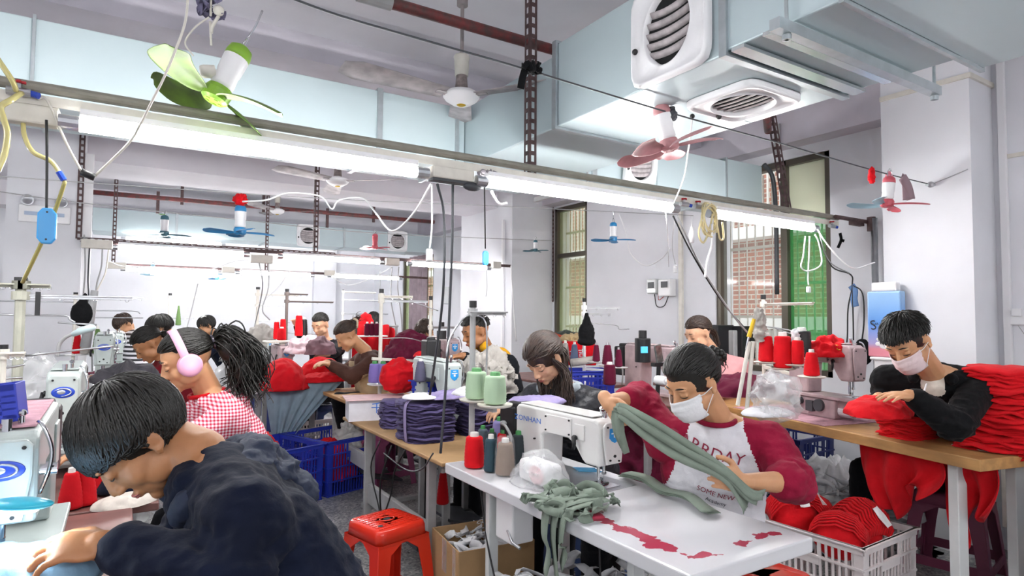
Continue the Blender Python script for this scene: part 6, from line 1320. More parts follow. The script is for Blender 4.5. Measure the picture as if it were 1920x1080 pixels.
RC = [('red thread cone leftmost on the pine table stand', 1437, 678, 3.3, .155, .040, .030), ('thick red thread cone on the pine table stand', 1468, 690, 3.25, .19, .046, .040), ('red thread cone with white base on the stand', 1496, 683, 3.2, .14, .030, .028), ('red thread cone in front of the machine arm', 1522, 705, 3.0, .13, .036, .024), ('black thread cone behind the red cones', 1504, 670, 3.5, .17, .046, .046)]
for lb, x, y, d_, hh_, r_, r2_ in RC:
    q = dep(x, y, d_); cone(lb, q, m_red2 if 'red' in lb[:15] else m_dark, hh_, r_, r2_, m_white_tip)
    g = G(); g.lathe([(0, -.008), (.055, -.008), (.066, -.002), (.062, 0), (0, 0)], q, 22); solo(g, 'spool_plate', m_ivory, 'metal spool plate under the '+lb, 'plate', q)
heap('clear plastic bag with pink print hanging from the red cone stand', dep(1447, 745, 3.0), (.12, .10, .12), m_film, 16, .5, 9, 'plastic_bag', 'bag', flat=False)
heap('white cloth by the stand on the pine table', dep(1440, 776, 3.0), (.15, .1, .03), m_whitefab, 17, .3, 9)
heap('pale rag tied to the arm of the red cone stand', dep(1492, 655, 3.25), (.035, .03, .10), m_whitefab, 18, .7, 22, 'rag', 'cloth', flat=False); heap('grey rag wrapped round the top of the red cone stand', dep(1424, 610, 3.3), (.03, .03, .09), m_greyfab, 19, .7, 22, 'rag', 'cloth', flat=False)
q = dep(1410, 622, 3.0); t = thing('snips', 'yellow handled snips hanging beside the red cone stand', 'scissors', q); g = G(); g.cyl(dep(1404, 632, 3.0), dep(1414, 598, 3.0), .011, .009, 8); g.build('handle', mat('yellow plastic', h('d9b21c'), .4), t); g = G(); g.cyl(dep(1404, 632, 3.0), dep(1398, 655, 3.0), .006, .002, 6); g.build('blade', m_steel, t)
for i, (a_, b_2) in enumerate((((1405, 640), (1383, 760)), ((1412, 640), (1400, 770)))): g = G(); g.cyl(dep(*a_, 3.05), dep(*b_2, 3.05), .010, n=8); solo(g, 'stand_leg', m_ivory, ('left', 'right')[i]+' slanting white rod below the yellow snips', 'rod', dep(*b_2, 3.05))
g = G(); q = at(1690, 770, Y=1.95); 
# below the pine table
crate('white slatted crate full of red bundles in the right foreground', (3.00, 1.80, 0), .50, .60, .40, m_wcrate, R(2), pitch=.030)
BL = [((-.12, -.13, .38), (.13, .13, .10), .4, 'red pleated bundle at the near left of the white crate'), ((.11, -.10, .38), (.12, .13, .12), -.3, 'red pleated bundle at the near right of the white crate'), ((-.08, .13, .40), (.14, .13, .12), .9, 'red pleated bundle at the back of the white crate'), ((.12, .16, .36), (.11, .12, .10), .2, 'red pleated bundle in the far right corner of the white crate')]
for o_, r_, a_, lb in BL:
    q = V((3.0, 1.80, 0))+V(o_); t = thing('fabric_bundle', lb, 'fabric', q, a_)
    for k in range(12):
        an = (k-5.5)*.16; g = G(); rx_, ry_ = r_[0], r_[1]*.95; nb_ = 12
        g.grid([[V((k*.0-.06+.012*k-.0+.01*sin(v*3), ry_*cos(pi*v/10), r_[2]*1.15*sin(pi*v/10)*(1-.004*(k-6)**2)+w*.0))+V((w*.006, 0, 0)) for v in range(11)] for w in (-1, 1)])
        ob = g.build('pleat', m_red2, t, world=False, smooth=True, solid=.004); ob.rotation_euler = (0, an*.35, 0)
    heap('', q, (r_[0]*.8, r_[1]*.9, r_[2]), m_red2, int(a_*10)+30, .22, 14, 'core', parent=t, n=24) if False else None
    g = G(); g.ell((0, 0, 0), (r_[0]*.7, r_[1]*.85, r_[2]*.98), n=14); g.v = [tuple(V(v)*(1+.08*ridge(V(v), (14, 14, 14), 3))) for v in g.v]; g.build('bundle_core', m_red2, t, world=False, smooth=True)
for i, (o_, a_) in enumerate((((.10, -.22, .46), .3), ((-.12, .05, .52), -.5), ((-.06, .0, .53), 1.2))): q = V((3.0, 1.8, 0))+V(o_); g = G(); g.grid([[V((x*.022, y*.05, .01*sin(x*2+y))) for x in (-1, 0, 1)] for y in (-1, 0, 1)]); g.v = [tuple(M.Rotation(a_, 3, 'Z') @ (M.Rotation(R(55), 3, 'X') @ V(v))+q) for v in g.v]; solo(g, 'paper_tag', m_whitep, ('white paper tag standing at the near edge of the red bundles', 'white paper tag lying between the red bundles', 'second white tag between the red bundles')[i], 'tag', q, solid=.002)
g = G(); crumple(g, (3.95, 2.25, .05), 130, 21, .45, .045, .38, (.22, .30)); stuff(solo(g, 'fabric_scraps', m_whitefab, 'big heap of white fabric scraps on the floor under the pine table', 'fabric', (3.95, 2.25, .1), smooth=True, solid=.002))
heap('white scraps mound on the floor below the pine table', (3.95, 2.3, 0), (.35, .42, .36), m_whitefab, 22, .5, 9, 'fabric_mound', n=40)
crate('tall dark blue crate behind the white crate', (4.2, 2.80, 0), .42, .44, .56, mat('navy crate plastic', h('1b2766'), .45), R(0), pitch=.035, ribs=4)
crate('blue crate at the lower right corner', at(1925, 1010, Z=.12).xy.to_3d() if False else (4.18, .78, 0), .40, .46, .34, m_blue, R(12))
heap('red pile overflowing at the lower right corner', (3.62, .72, .0), (.30, .24, .62), m_red2, 24, .3, 10, 'garment_pile', n=44)
t = thing('slatted_box', 'pale slatted plastic box behind the table leg at right', 'box', (4.32, 1.32, 0)); g = G()
for i in range(16): g.box((4.17, 1.30, .30+i*.03), (.008, .34, .012))
for y_ in (1.13, 1.25, 1.37, 1.47): g.box((4.17, y_, .52), (.012, .02, .52))
g.build('slats', m_ivory, t); g = G(); g.box((4.40, 1.30, .5), (.34, .34, .6)); g.build('box_body', m_ivory, t, bevel=.01)
# ============================================================ wall side things at right
q = at(1662, 602, X=4.24); t = thing('gift_bag', 'blue and pink printed bag hanging on the right column', 'bag', q)
mbg = bpy.data.materials.new('blue to pink print'); mbg.use_nodes = True; nn_ = mbg.node_tree; tcx = nn_.nodes.new('ShaderNodeTexCoord'); sxx = nn_.nodes.new('ShaderNodeSeparateXYZ'); rr_ = nn_.nodes.new('ShaderNodeValToRGB')
nn_.links.new(tcx.outputs['Generated'], sxx.inputs[0]); nn_.links.new(sxx.outputs[2], rr_.inputs[0]); nn_.links.new(rr_.outputs[0], nn_.nodes['Principled BSDF'].inputs['Base Color']); nn_.nodes['Principled BSDF'].inputs['Roughness'].default_value = .3
rr_.color_ramp.elements[0].color = (*h('d98a98'), 1); rr_.color_ramp.elements[0].position = .12; rr_.color_ramp.elements[1].color = (*h('9cc4ea'), 1); e = rr_.color_ramp.elements.new(.2); e.color = (*h('a8a0d0'), 1); e = rr_.color_ramp.elements.new(.5); e.color = (*h('5c96e0'), 1)
bh, bw = .43, .21; q0 = q+V((0, 0, -.02)); g = G(); g.box(q0, (.07, bw, bh)); g.build('bag_body', mbg, t, bevel=.01)
g = G(); g.box(q0+V((0, 0, bh/2+.03)), (.06, bw*.75, .06)); g.build('bag_top', m_whitep, t, bevel=.01)
text_geo('S', .09, m_black_text, 'lettering', t, q0+V((-.038, .065, -.01)), (0, -1, .15), (0, .15, 1)); text_geo('TAR WITH DREAM', .022, m_black_text, 'lettering', t, q0+V((-.038, -.02, .01)), (0, -1, .15), (0, .15, 1))
g = G(); 
for dy, dz, r_ in ((.03, -.10, .018), (.01, -.115, .024), (-.015, -.118, .020), (.035, -.13, .02), (0, -.14, .03)): g.ell(q0+V((-.036, dy, dz)), (.002, r_, r_*.7), n=8)
g.build('cloud_print', m_whitep, t, smooth=True)
g = G(); g.box(q0+V((.0, -.02, -bh/2-.08)), (.10, .16, .14), taper=None); g.box(q0+V((-.0, -.02, -bh/2-.01)), (.13, .20, .02)); solo(g, 'shelf_bracket', m_whitep, 'white plastic bracket shelf below the printed bag', 'shelf', q0+V((0, -.02, -bh/2-.05)), bevel=.008)
heap('black cloth bag hanging left of the printed bag', at(1618, 660, X=4.25), (.03, .06, .09), m_blackfab, 4, .3, 10, 'cloth_bag', 'bag', flat=False)
g = G(); g.cyl((4.50, 2.31, .3), (4.50, 2.31, 2.12), .022, n=12); solo(g, 'steel_pole', m_steel, 'thin steel pole at the end of the near rail', 'pole', (4.50, 2.31, .3), smooth=True)
g = G(); g.box((4.40, 2.38, 2.085), (.14, .035, .035)); g.cyl((4.1, 2.36, 2.10), (4.62, 2.36, 2.10), .014); g.cyl((4.5, 2.33, 2.03), (4.5, 2.33, 2.13), .028); solo(g, 'rail_clamp', m_rust, 'rusty clamp joining the near rail to the steel pole', 'clamp', (4.36, 2.38, 2.085))
P_ = lambda x, y, X=4.46: at(x, y, X=X)
wire([P_(1537, 452), P_(1560, 500), P_(1595, 515), P_(1598, 540), P_(1600, 620), P_(1600, 665)], .005, m_dark, 'black cable running down beside the steel pole')
wire([P_(1598, 540), P_(1590, 580), P_(1588, 640), P_(1578, 662)], .005, m_dark, 'black cable loop left of the steel pole'); wire([P_(1600, 535), P_(1617, 550), P_(1620, 600), P_(1616, 640)], .005, m_dark, 'black cable loop right of the steel pole')
g = G(); ribbon(g, [P_(1596, 535), P_(1602, 545), P_(1601, 560), P_(1604, 575)], .05, (0, 1, 0)); solo(g, 'blue_tie', fab('blue rag', '6d8fbf'), 'blue rag tying the cables to the steel pole', 'cloth', P_(1600, 540), smooth=True, solid=.006)
g = G(); ribbon(g, [P_(1575, 437, 4.2), P_(1577, 450, 4.2), P_(1571, 465, 4.2)], .02, (0, 1, 0)); ribbon(g, [P_(1577, 450, 4.2), P_(1583, 452, 4.2)], .02, (0, 0, 1)); solo(g, 'black_ribbon', m_blackfab, 'black ribbon knotted at the right end of the rail', 'cloth', P_(1577, 450, 4.2), smooth=True, solid=.003)
Y0 = 2.34
wire([at(1510, 443, Y=Y0), at(1506, 480, Y=Y0), at(1502, 500, Y=Y0), at(1515, 508, Y=Y0), at(1540, 495, Y=Y0), at(1535, 455, Y=Y0), at(1528, 440, Y=Y0)], .005, m_whitep, 'white flex looping below the right lamp'); wire([at(1518, 443, Y=Y0), at(1517, 480, Y=Y0), at(1515, 520, Y=Y0), at(1516, 535, Y=Y0)], .005, m_whitep, 'white flex with plug hanging below the right lamp')
g = G(); g.box(at(1516, 543, Y=Y0), (.03, .02, .04)); solo(g, 'plug', m_whitep, 'white plug dangling in front of the green window', 'plug', at(1516, 543, Y=Y0), bevel=.005)
wire([at(1533, 430, Y=Y0), at(1545, 450, Y=2.3), at(1570, 480, Y=2.25), at(1600, 503, Y=2.2), at(1640, 492, Y=2.15)], .005, m_whitep, 'white cord swagged from the rail end to the right column')
wire([at(1537, 440, Y=Y0), at(1545, 470, Y=Y0), at(1560, 495, Y=2.4), at(1592, 512, X=4.4)], .004, m_grey, 'grey cord beside the white swag at the rail end')
# coiled hose
g = G(); c = at(1330, 400, Y=2.34)
for i in range(6):
    a0 = i*1.1; g.tube([c+V((.055*cos(a)*(1+.2*sin(a0)), .02*sin(a+a0), .085*sin(a)-.02-.02*i*.3)) for a in [a0+R(q_) for q_ in range(0, 340, 20)]], .005, 6)
g.tube(spline([c+V((-.05, 0, 0)), c+V((-.09, 0, -.12)), c+V((-.05, 0, -.17)), c+V((0, 0, -.09)), c+V((.03, 0, -.0))], 6), .006, 6); g.tube(spline([c+V((.04, 0, .02)), c+V((.07, 0, -.08)), c+V((.09, 0, -.14)), c+V((.12, 0, -.13)), c+V((.11, 0, -.04))], 6), .006, 6)
solo(g, 'coiled_hose', mat('pale yellow hose', h('dccf9f'), .35), 'pale yellow air hose coiled over the near rail right of centre', 'hose', c, smooth=True)
wire([at(1335, 420, Y=2.33), at(1334, 460, Y=2.33), at(1326, 490, Y=2.33), at(1322, 520, Y=2.33)], .008, m_whitep, 'white hose end hanging below the coil', 'hose', 'hose')
wire([at(1262, 405, Y=2.4), at(1300, 480, Y=2.45), at(1350, 560, Y=2.5), at(1402, 622, Y=2.5)], .005, m_dark, 'black cable slanting from the rail to the red cone stand'); wire([at(1270, 405, Y=2.42), at(1315, 500, Y=2.46), at(1370, 585, Y=2.5), at(1405, 628, Y=2.5)], .006, m_grey, 'grey cable slanting beside the black one')
g = G(); g.lathe([(0, 0), (.012, .0), (.016, .05), (.006, .09), (0, .09)], at(1297, 455, Y=2.36), 12); g.cyl(at(1297, 450, Y=2.36), at(1297, 405, Y=2.38), .003, n=6); solo(g, 'bottle_oiler', m_whitep, 'white spray nozzle hanging left of the coiled hose', 'nozzle', at(1297, 455, Y=2.36), smooth=True)
# small stuff in front of windows
q = dep(1550, 668, 3.55); heap('red and gold gift bag behind the machine arm', q, (.13, .08, .11), m_red2, 3, .5, 14, 'gift_bag', 'bag'); heap('gold bow on the red gift bag', q+V((.02, -.07, .04)), (.05, .02, .03), mat('gold foil', h('e0a93a'), .25, metal=.8), 3, .8, 30, 'bow', 'decoration', flat=False)
for i, (x, y, w_, hh_, mm) in enumerate(((1350, 640, .20, .26, m_dark), (1372, 645, .10, .22, m_grey), (1392, 642, .16, .26, m_dark))): q = dep(x, y, 4.9); g = G(); g.box(q, (w_, .12, hh_)); solo(g, 'machine_housing', mm, ('black speaker box behind the pink jacket woman', 'silver panel between the two black boxes', 'black box right of the silver panel')[i], 'box', q, bevel=.008)
table('table under the black boxes by the window', 4.22, 4.58, 3.0, 4.2, .80, m_tabbr)
# meters on the wall
q = V((XW-.05, 4.42, 1.70)); t = thing('electric_meters', 'pair of electric meters on the wall between the windows', 'meter', q); g = G(); g.box(q+V((0, .10, .02)), (.10, .13, .15)); g.build('left_meter', m_ltgrey, t, bevel=.01); g = G(); g.box(q+V((0, -.07, 0)), (.09, .16, .17)); g.build('right_meter', m_whitep, t, bevel=.01)
for dy in (.10, -.08): g = G(); g.box(q+V((-.052, dy, .03)), (.006, .08, .06)); g.build('meter_window', m_dkgrey, t)
wire([q+V((0, .10, -.06)), q+V((-.02, .05, -.18)), q+V((-.02, -.05, -.18)), q+V((0, -.09, -.08))], .005, m_dark, 'black cable loop under the electric meters'); wire([q+V((0, .05, -.06)), q+V((-.02, .02, -.12)), q+V((0, -.04, -.08))], .004, mat('red cable', h('a03a3a'), .5), 'red cable loop under the electric meters')
g = G(); g.box((XW-.015, 4.20, 1.55), (.03, .04, 3.1)); struct(g.build('trim_5', m_ivory)); 
g = G(); g.box((XW-.03, 9.3, 1.75), (.06, .22, .28)); solo(g, 'fuse_box', m_ltgrey, 'grey fuse box on the far part of the window wall', 'box', (XW-.03, 9.3, 1.75), bevel=.008)
g = G(); g.box((3.975, 6.5, 1.3), (.03, .03, 2.6)); struct(g.build('trim_6', m_whitep))
# ============================================================ fans
m_gblade = mat('green fan blade', h('759f2e'), .45, var=.1, col2=h('4c5c2c'), vscale=9); m_blueb = mat('blue fan blade', h('2f8fca'), .35, var=.12, vscale=8); m_pinkb = mat('dusty pink fan blade', h('c88f93'), .5, var=.25, vscale=12)
m_greyb = mat('grey blue fan blade', h('41707f'), .45, var=.2); m_redb = mat('red pink fan blade', h('c2525f'), .45, var=.1); m_ltb = mat('pale blue fan blade', h('9cc6d6'), .3, alpha=.9); m_lime = mat('lime plastic', h('82b036'), .4)
small_fan('lime green four blade hanging fan at upper left', dep(404, 182, 2.1), m_gblade, 4, .265, R(-75), m_whitep, .16, m_lime, tilt=(R(-22), R(6)), chord=1.55)
q = dep(404, 182, 2.1); g = G(); g.lathe([(0, 0), (.018, 0), (.022, .01), (.022, .045), (0, .05)], q+V((-.05, -.01, .075)), 14, M.Rotation(R(80), 3, 'Y')); solo(g, 'speed_switch', m_ivory, 'cream switch housing beside the lime green fan', 'switch', q+V((-.05, -.01, .075)), smooth=True)
g = G(); crumple(g, dep(395, 25, 2.1), 7, 2, .16, .03, .06, (.02, .02)); solo(g, 'rag', mat('lilac rag', h('6e6a86'), .9), 'lilac rag knotted above the lime green fan', 'cloth', dep(395, 25, 2.1), smooth=True, solid=.004)
g = G(); g.cyl(dep(394, 40, 2.1), dep(396, 85, 2.1), .004, n=6); g.cyl(dep(400, -200, 2.1), dep(395, 30, 2.1), .004, n=6); g.ell(dep(410, 20, 2.1), .018, n=7); g.tube(spline([dep(410, 30, 2.1), dep(398, 50, 2.1), dep(396, 62, 2.1)], 4), .006, 6); solo(g, 'fan_cord', m_ivory, 'knotted cream cord carrying the lime green fan', 'cord', dep(400, 40, 2.1), smooth=True)
wire([dep(392, 32, 2.1), dep(365, 52, 2.1), dep(347, 80, 2.1), dep(362, 104, 2.08)], .003, m_ivory, 'thin cream lead curving to the switch of the lime green fan')
small_fan('dusty pink five blade fan hanging from the long wire', dep(1256, 276, 2.62), m_pinkb, 5, .235, R(20), m_whitep, .03, m_pinkb, tilt=(R(-10), R(-8)), chord=1.5)
f_ = small_fan('small fan with pale blue and red blades in front of the right column', dep(1663, 384, 3.25), m_ltb, 4, .19, R(-10), m_whitep, .05, m_redb, tilt=(R(3), R(5)))
for b_i, c_ in enumerate([c for c in f_.children if c.name.startswith('fan_blade')]):
    if b_i in (0, 3): c_.data.materials[0] = m_redb
small_fan('bright blue fan hanging over the wall between the windows', dep(1150, 450, 5.5), m_blueb, 4, .20, R(25), m_whitep, hk(dep(1150, 450, 5.5), at(1150, 398, Y=4.2).z, .20))
small_fan('smallest grey blue fan in front of the middle column reveal', dep(1004, 470, 7.1), m_greyb, 4, .155, R(10), m_whitep, hk(dep(1004, 470, 7.1), at(1004, 450, Y=5.95).z, .155))
small_fan('sky blue fan with big housing and red cloth in the middle left', dep(450, 436, 4.0), m_blueb, 4, .225, R(160), m_whitep, hk(dep(450, 436, 4.0), at(450, 362, Y=4.3).z, .225))
heap('red cloth tied above the sky blue fan', dep(453, 375, 4.0), (.035, .03, .04), m_red2, 4, .8, 30, 'rag', 'cloth', flat=False)
small_fan('grey blue fan with green ribbon left of the sky blue one', dep(308, 440, 5.3), m_greyb, 4, .21, R(150), m_whitep, hk(dep(308, 440, 5.3), at(308, 397, Y=6.0).z, .21))
g = G(); ribbon(g, [dep(300, 402, 6), dep(310, 404, 6), dep(316, 414, 6)], .05, (0, 1, 0)); solo(g, 'green_ribbon', mat('green leaf ribbon', h('5c8f3a'), .6), 'green ribbon tied above the grey blue fan', 'ribbon', dep(308, 405, 6), smooth=True, solid=.004)
small_fan('red pink fan hanging before the far duct', dep(703, 465, 6.2), m_redb, 4, .18, R(5), m_redb, hk(dep(703, 465, 6.2), at(703, 437, Y=6).z, .18))
small_fan('pale fan with pink tag in the far left row', dep(286, 515, 7.6), m_ltb, 4, .16, R(5), m_redb, .03); small_fan('tiny blue fan near the back wall', dep(407, 523, 8.0), m_blueb, 4, .13, R(15), m_whitep, .04)
CF = dep(865, 182, 3.3); ceiling_fan('big white ceiling fan behind the red pipe', CF, math.atan2(-.30, -.95)+R(-14), ZC, .66)
ceiling_fan('white ceiling fan behind the longest tube lamp', dep(633, 340, 5.4), R(200), ZC if dep(633, 340, 5.4).z < ZC else 3.1, .60); ceiling_fan('far ceiling fan over the red pipe', dep(520, 396, 8.6), R(-20), ZC, .55, droop=-.02)
# ============================================================ wires across the room
W0 = [at(520, -14, Y=1.75), at(640, 30, Y=1.75), at(830, 85, Y=1.77), at(990, 131, Y=1.78), at(1258, 212, Y=1.82), at(1475, 272, Y=1.85), at(1640, 320, Y=1.87), at(1745, 346, X=4.28)]
wire(W0, .0035, m_dkgrey, 'long taut wire crossing from the ceiling to the right column', 'wire', 'wire'); wire([at(1745, 346, X=4.28), at(1780, 332, X=4.27), at(1815, 317, X=4.27)], .003, m_steel, 'short tie wire running from the eye bolt to the column edge', 'wire', 'wire')
g = G(); g.cyl(at(1738, 346, X=4.24), at(1752, 347, X=4.31), .012, n=8); g.ell(at(1745, 346, X=4.26), .02, n=6); solo(g, 'eye_bolt', m_steel, 'eye bolt fixing the long wire to the right column', 'bolt', at(1745, 346, X=4.27))
g = G(); crumple(g, at(992, 135, Y=1.77), 6, 4, .09, .02, .02, (.02, .012)); ribbon(g, [at(985, 128, Y=1.77), at(980, 145, Y=1.77), at(976, 166, Y=1.77)], .025, (1, 0, 0), .4); solo(g, 'black_cloth', m_blackfab, 'black cloth knotted on the long wire in front of the slotted post', 'cloth', at(990, 132, Y=1.77), smooth=True, solid=.004)
heap('dark rag at the hook of the dusty pink fan', at(1260, 214, Y=1.82), (.02, .015, .03), m_dkgrey, 5, .8, 40, 'rag', 'cloth', flat=False); g = G(); g.ell(at(1298, 218, Y=1.83), .011, n=7); solo(g, 'wire_clamp', m_dark, 'small dark clamp on the long wire right of the pink fan', 'clamp', at(1298, 218, Y=1.83))
wire([at(1298, 220, Y=1.83), at(1294, 260, Y=1.9), at(1290, 285, Y=2.0), at(1283, 330, Y=2.2), at(1268, 370, Y=2.34), at(1256, 392, Y=2.38)], .004, m_whitep, 'white cord dropping from the long wire past the pink fan')
heap('small bright red cloth on the wire by the right column', at(1635, 328, Y=1.86), (.018, .015, .05), m_red2, 6, .7, 30, 'rag', 'cloth', flat=False)
g = G(); ribbon(g, [at(1690, 332, Y=1.86), at(1697, 345, Y=1.86), at(1700, 375, Y=1.86)], .06, (1, 0, 0), .3); ribbon(g, [at(1697, 330, Y=1.87), at(1706, 350, Y=1.87), at(1712, 372, Y=1.87)], .05, (1, .4, 0), -.3); ribbon(g, [at(1692, 332, Y=1.85), at(1703, 352, Y=1.85), at(1708, 374, Y=1.85)], .05, (1, -.4, 0), .2); solo(g, 'mauve_cloth', mat('mauve cloth', h('9b848c'), .85), 'mauve cloth hung over the wire by the right column', 'cloth', at(1697, 335, Y=1.86), smooth=True, solid=.004)
heap('pink rag tied over the pale blue and red fan', at(1667, 330, Y=1.87), (.02, .015, .035), fab('pink rag', 'cf7f8d'), 8, .8, 40, 'rag', 'cloth', flat=False)
wire([at(-10, 330, Y=4.3), at(300, 352, Y=4.3), at(640, 374, Y=4.3), at(900, 385, Y=4.3), at(1145, 397, Y=4.3), at(1300, 404, X=4.55)], .003, m_grey, 'taut wire above the sky blue fan', 'wire', 'wire')
wire([at(-10, 358, Y=6.0), at(150, 380, Y=6.0), at(450, 412, Y=6.0), at(700, 437, Y=6.0), at(1000, 450, Y=6.0), at(1040, 451, Y=6.1)], .004, m_grey, 'taut wire passing in front of the far duct', 'wire', 'wire')
wire([at(150, 445, Y=6.2), at(400, 462, Y=7.0), at(640, 470, Y=7.2), at(760, 478, Y=7.4)], .003, m_grey, 'thin wire under the grey blue fan', 'wire', 'wire')
wire([at(690, 440, Y=5), at(765, 420, Y=6) , at(762, 418, Y=6)], .002, m_grey, 'short wire beside the red pink fan', 'wire', 'wire') if False else None
Y1 = 3.6
wire([at(455, 378, Y=3.7), at(500, 375, Y=Y1), at(540, 362, Y=Y1), at(600, 368, Y=Y1), at(622, 392, Y=Y1), at(636, 375, Y=Y1), at(680, 372, Y=Y1), at(705, 400, Y=3.2), at(735, 433, Y=3.0), at(775, 400, Y=2.7), at(808, 345, Y=2.42)], .005, m_whitep, 'white flex swagged from the sky blue fan to the near rail box')
t = thing('power_box', 'grey power box on the near rail between the first two lamps', 'power box', at(845, 328, Y=2.42)); g = G(); q = at(845, 328, Y=2.40); g.box(q, (.20, .07, .05)); g.build('box_shell', m_ivory, t, bevel=.006); g = G(); g.box(q+V((0, 0, -.03)), (.19, .05, .012)); g.build('socket_strip', m_dkgrey, t)
g = G(); crumple(g, at(908, 332, Y=2.40), 7, 6, .08, .025, .03, (.03, .02)); solo(g, 'rag_wrap', mat('grey rag', h('8d888d'), .9), 'grey rag wrapped round the near rail', 'cloth', at(908, 332, Y=2.40), smooth=True, solid=.005)
g = G(); g.ell(at(885, 350, Y=2.38), (.045, .02, .02), n=8); solo(g, 'taped_bundle', m_dkgrey, 'taped cable bundle beside the grey rag on the near rail', 'joint', at(885, 350, Y=2.38), smooth=True)
wire([at(820, 345, Y=2.42), at(832, 400, Y=2.5), at(833, 500, Y=2.5), at(826, 600, Y=2.6), at(806, 740, Y=2.8)], .006, m_dkgrey, 'dark cable from the power box to the overlock machine'); wire([at(849, 345, Y=2.42), at(848, 450, Y=2.4), at(842, 600, Y=2.45), at(836, 720, Y=2.45), at(826, 850, Y=2.46)], .006, m_dkgrey, 'dark cable from the power box down to the cardboard top')
wire([at(810, 345, Y=2.42), at(810, 420, Y=2.5), at(806, 465, Y=2.5)], .004, m_whitep, 'white flex hanging below the power box'); g = G(); g.box(at(805, 478, Y=2.5), (.028, .02, .055)); solo(g, 'plug', m_whitep, 'white plug hanging left of the two dark cables', 'plug', at(805, 478, Y=2.5), bevel=.006)
wire([at(921, 358, Y=2.4), at(930, 375, Y=2.4), at(938, 383, Y=2.4), at(950, 381, Y=2.4)], .006, m_whitep, 'short white knotted flex right of the grey rag')
def rbox(x, y, Y, lb, w=.16, m=m_ivory): q = at(x, y, Y=Y); g = G(); g.box(q, (w, .06, .075)); solo(g, 'socket_box', m, lb, 'power box', q, bevel=.006)
rbox(182, 458, 6.2, 'ivory socket box at the left end of the middle rail', .22); rbox(490, 486, 6.2, 'ivory socket box on the middle rail over the grey blue fan side', .2); rbox(735, 491, 6.2, 'ivory socket box on the middle rail beside the second tube', .15); rbox(930, 497, 6.2, 'ivory socket box near the window end of the middle rail', .11)
rbox(218, 498, 8.7, 'ivory socket box at the left end of the far rail', .2); rbox(428, 506, 8.7, 'ivory socket box in the middle of the far rail', .15); rbox(618, 512, 8.7, 'ivory socket box at the right of the far rail', .14)
for i, (a_, m_) in enumerate(((((486, 494), (492, 540), (480, 600), (470, 640)), m_grey), (((504, 494), (503, 540), (492, 580), (506, 600)), m_grey), (((192, 466), (190, 500), (182, 530), (180, 548)), m_grey), (((204, 466), (198, 510), (184, 540), (178, 552)), m_ivory), (((158, 440), (160, 500), (156, 560), (158, 600)), m_grey), (((168, 462), (165, 520), (166, 560), (160, 600)), m_dkgrey), (((735, 500), (733, 560), (742, 610)), m_grey), (((748, 500), (746, 540), (752, 590), (755, 640)), m_grey), (((371, 532), (362, 570), (352, 610), (345, 635)), m_grey))):
    wire([at(x, y, Y=6.2 if x > 480 or x < 300 else 8.0) for x, y in a_], .006, m_, ('grey cable dropping from the middle rail box left of the brown stand', 'grey cable crossing down to the brown thread stand', 'grey cable at the left rail end', 'ivory cable at the left rail end', 'grey conduit cable beside the left column', 'dark cable beside the left column', 'grey cable under the third rail box', 'grey cable over the maroon pile', 'grey cable slanting to the far left machine')[i])
wire([at(618, 516, Y=8.0), at(640, 530, Y=8.0), at(660, 534, Y=8.0), at(700, 520, Y=7.5), at(735, 500, Y=6.5)], .005, m_whitep, 'white flex swagged between far and middle rails'); wire([at(545, 505, Y=6.2), at(520, 540, Y=6.6), at(480, 575, Y=7), at(460, 592, Y=7)], .004, m_whitep, 'white cord slanting down to the far stand'); wire([at(205, 490, Y=7), at(240, 500, Y=8), at(370, 510, Y=8.6), at(440, 490, Y=8.5), at(470, 488, Y=8.4)], .006, m_whitep, 'white hose along the far rail lamps')
wire([at(1247, 392, Y=2.4), at(1252, 440, Y=2.6), at(1254, 500, X=4.5)], .003, m_whitep, 'thin white cord falling beside the electric meters'); wire([at(1160, 400, Y=4.2), at(1175, 440, Y=4.2), at(1182, 475, Y=4.2), at(1210, 498, Y=4.1), at(1240, 485, Y=3.8), at(1256, 465, Y=3.5)], .005, m_whitep, 'white cord swagged under the bright blue fan'); wire([at(1265, 410, Y=3.2), at(1260, 460, Y=3.6), at(1266, 495, Y=4.0)], .004, m_whitep, 'white cord with plug above the electric meters')
g = G(); g.box(at(1266, 505, Y=4.0), (.03, .03, .07)); solo(g, 'plug', m_whitep, 'white inline plug above the electric meters', 'plug', at(1266, 505, Y=4.0), bevel=.006)
wire([at(912, 505, Y=6), at(913, 540, Y=6), at(911, 556, Y=6)], .003, m_grey, 'thin pull cord below the middle rail'); wire([at(712, 505, Y=6), at(713, 540, Y=6), at(710, 558, Y=6)], .003, m_grey, 'thin pull cord left of the mauve curtain'); wire([at(452, 500, Y=6.2), at(453, 518, Y=6.2)], .004, m_whitep, 'short white pull cord under the left middle lamp')
wire([at(958, 498, Y=6.1), at(962, 560, Y=6.2), at(968, 640, Y=6.3)], .008, m_whitep, 'white conduit down the corner of the middle column')
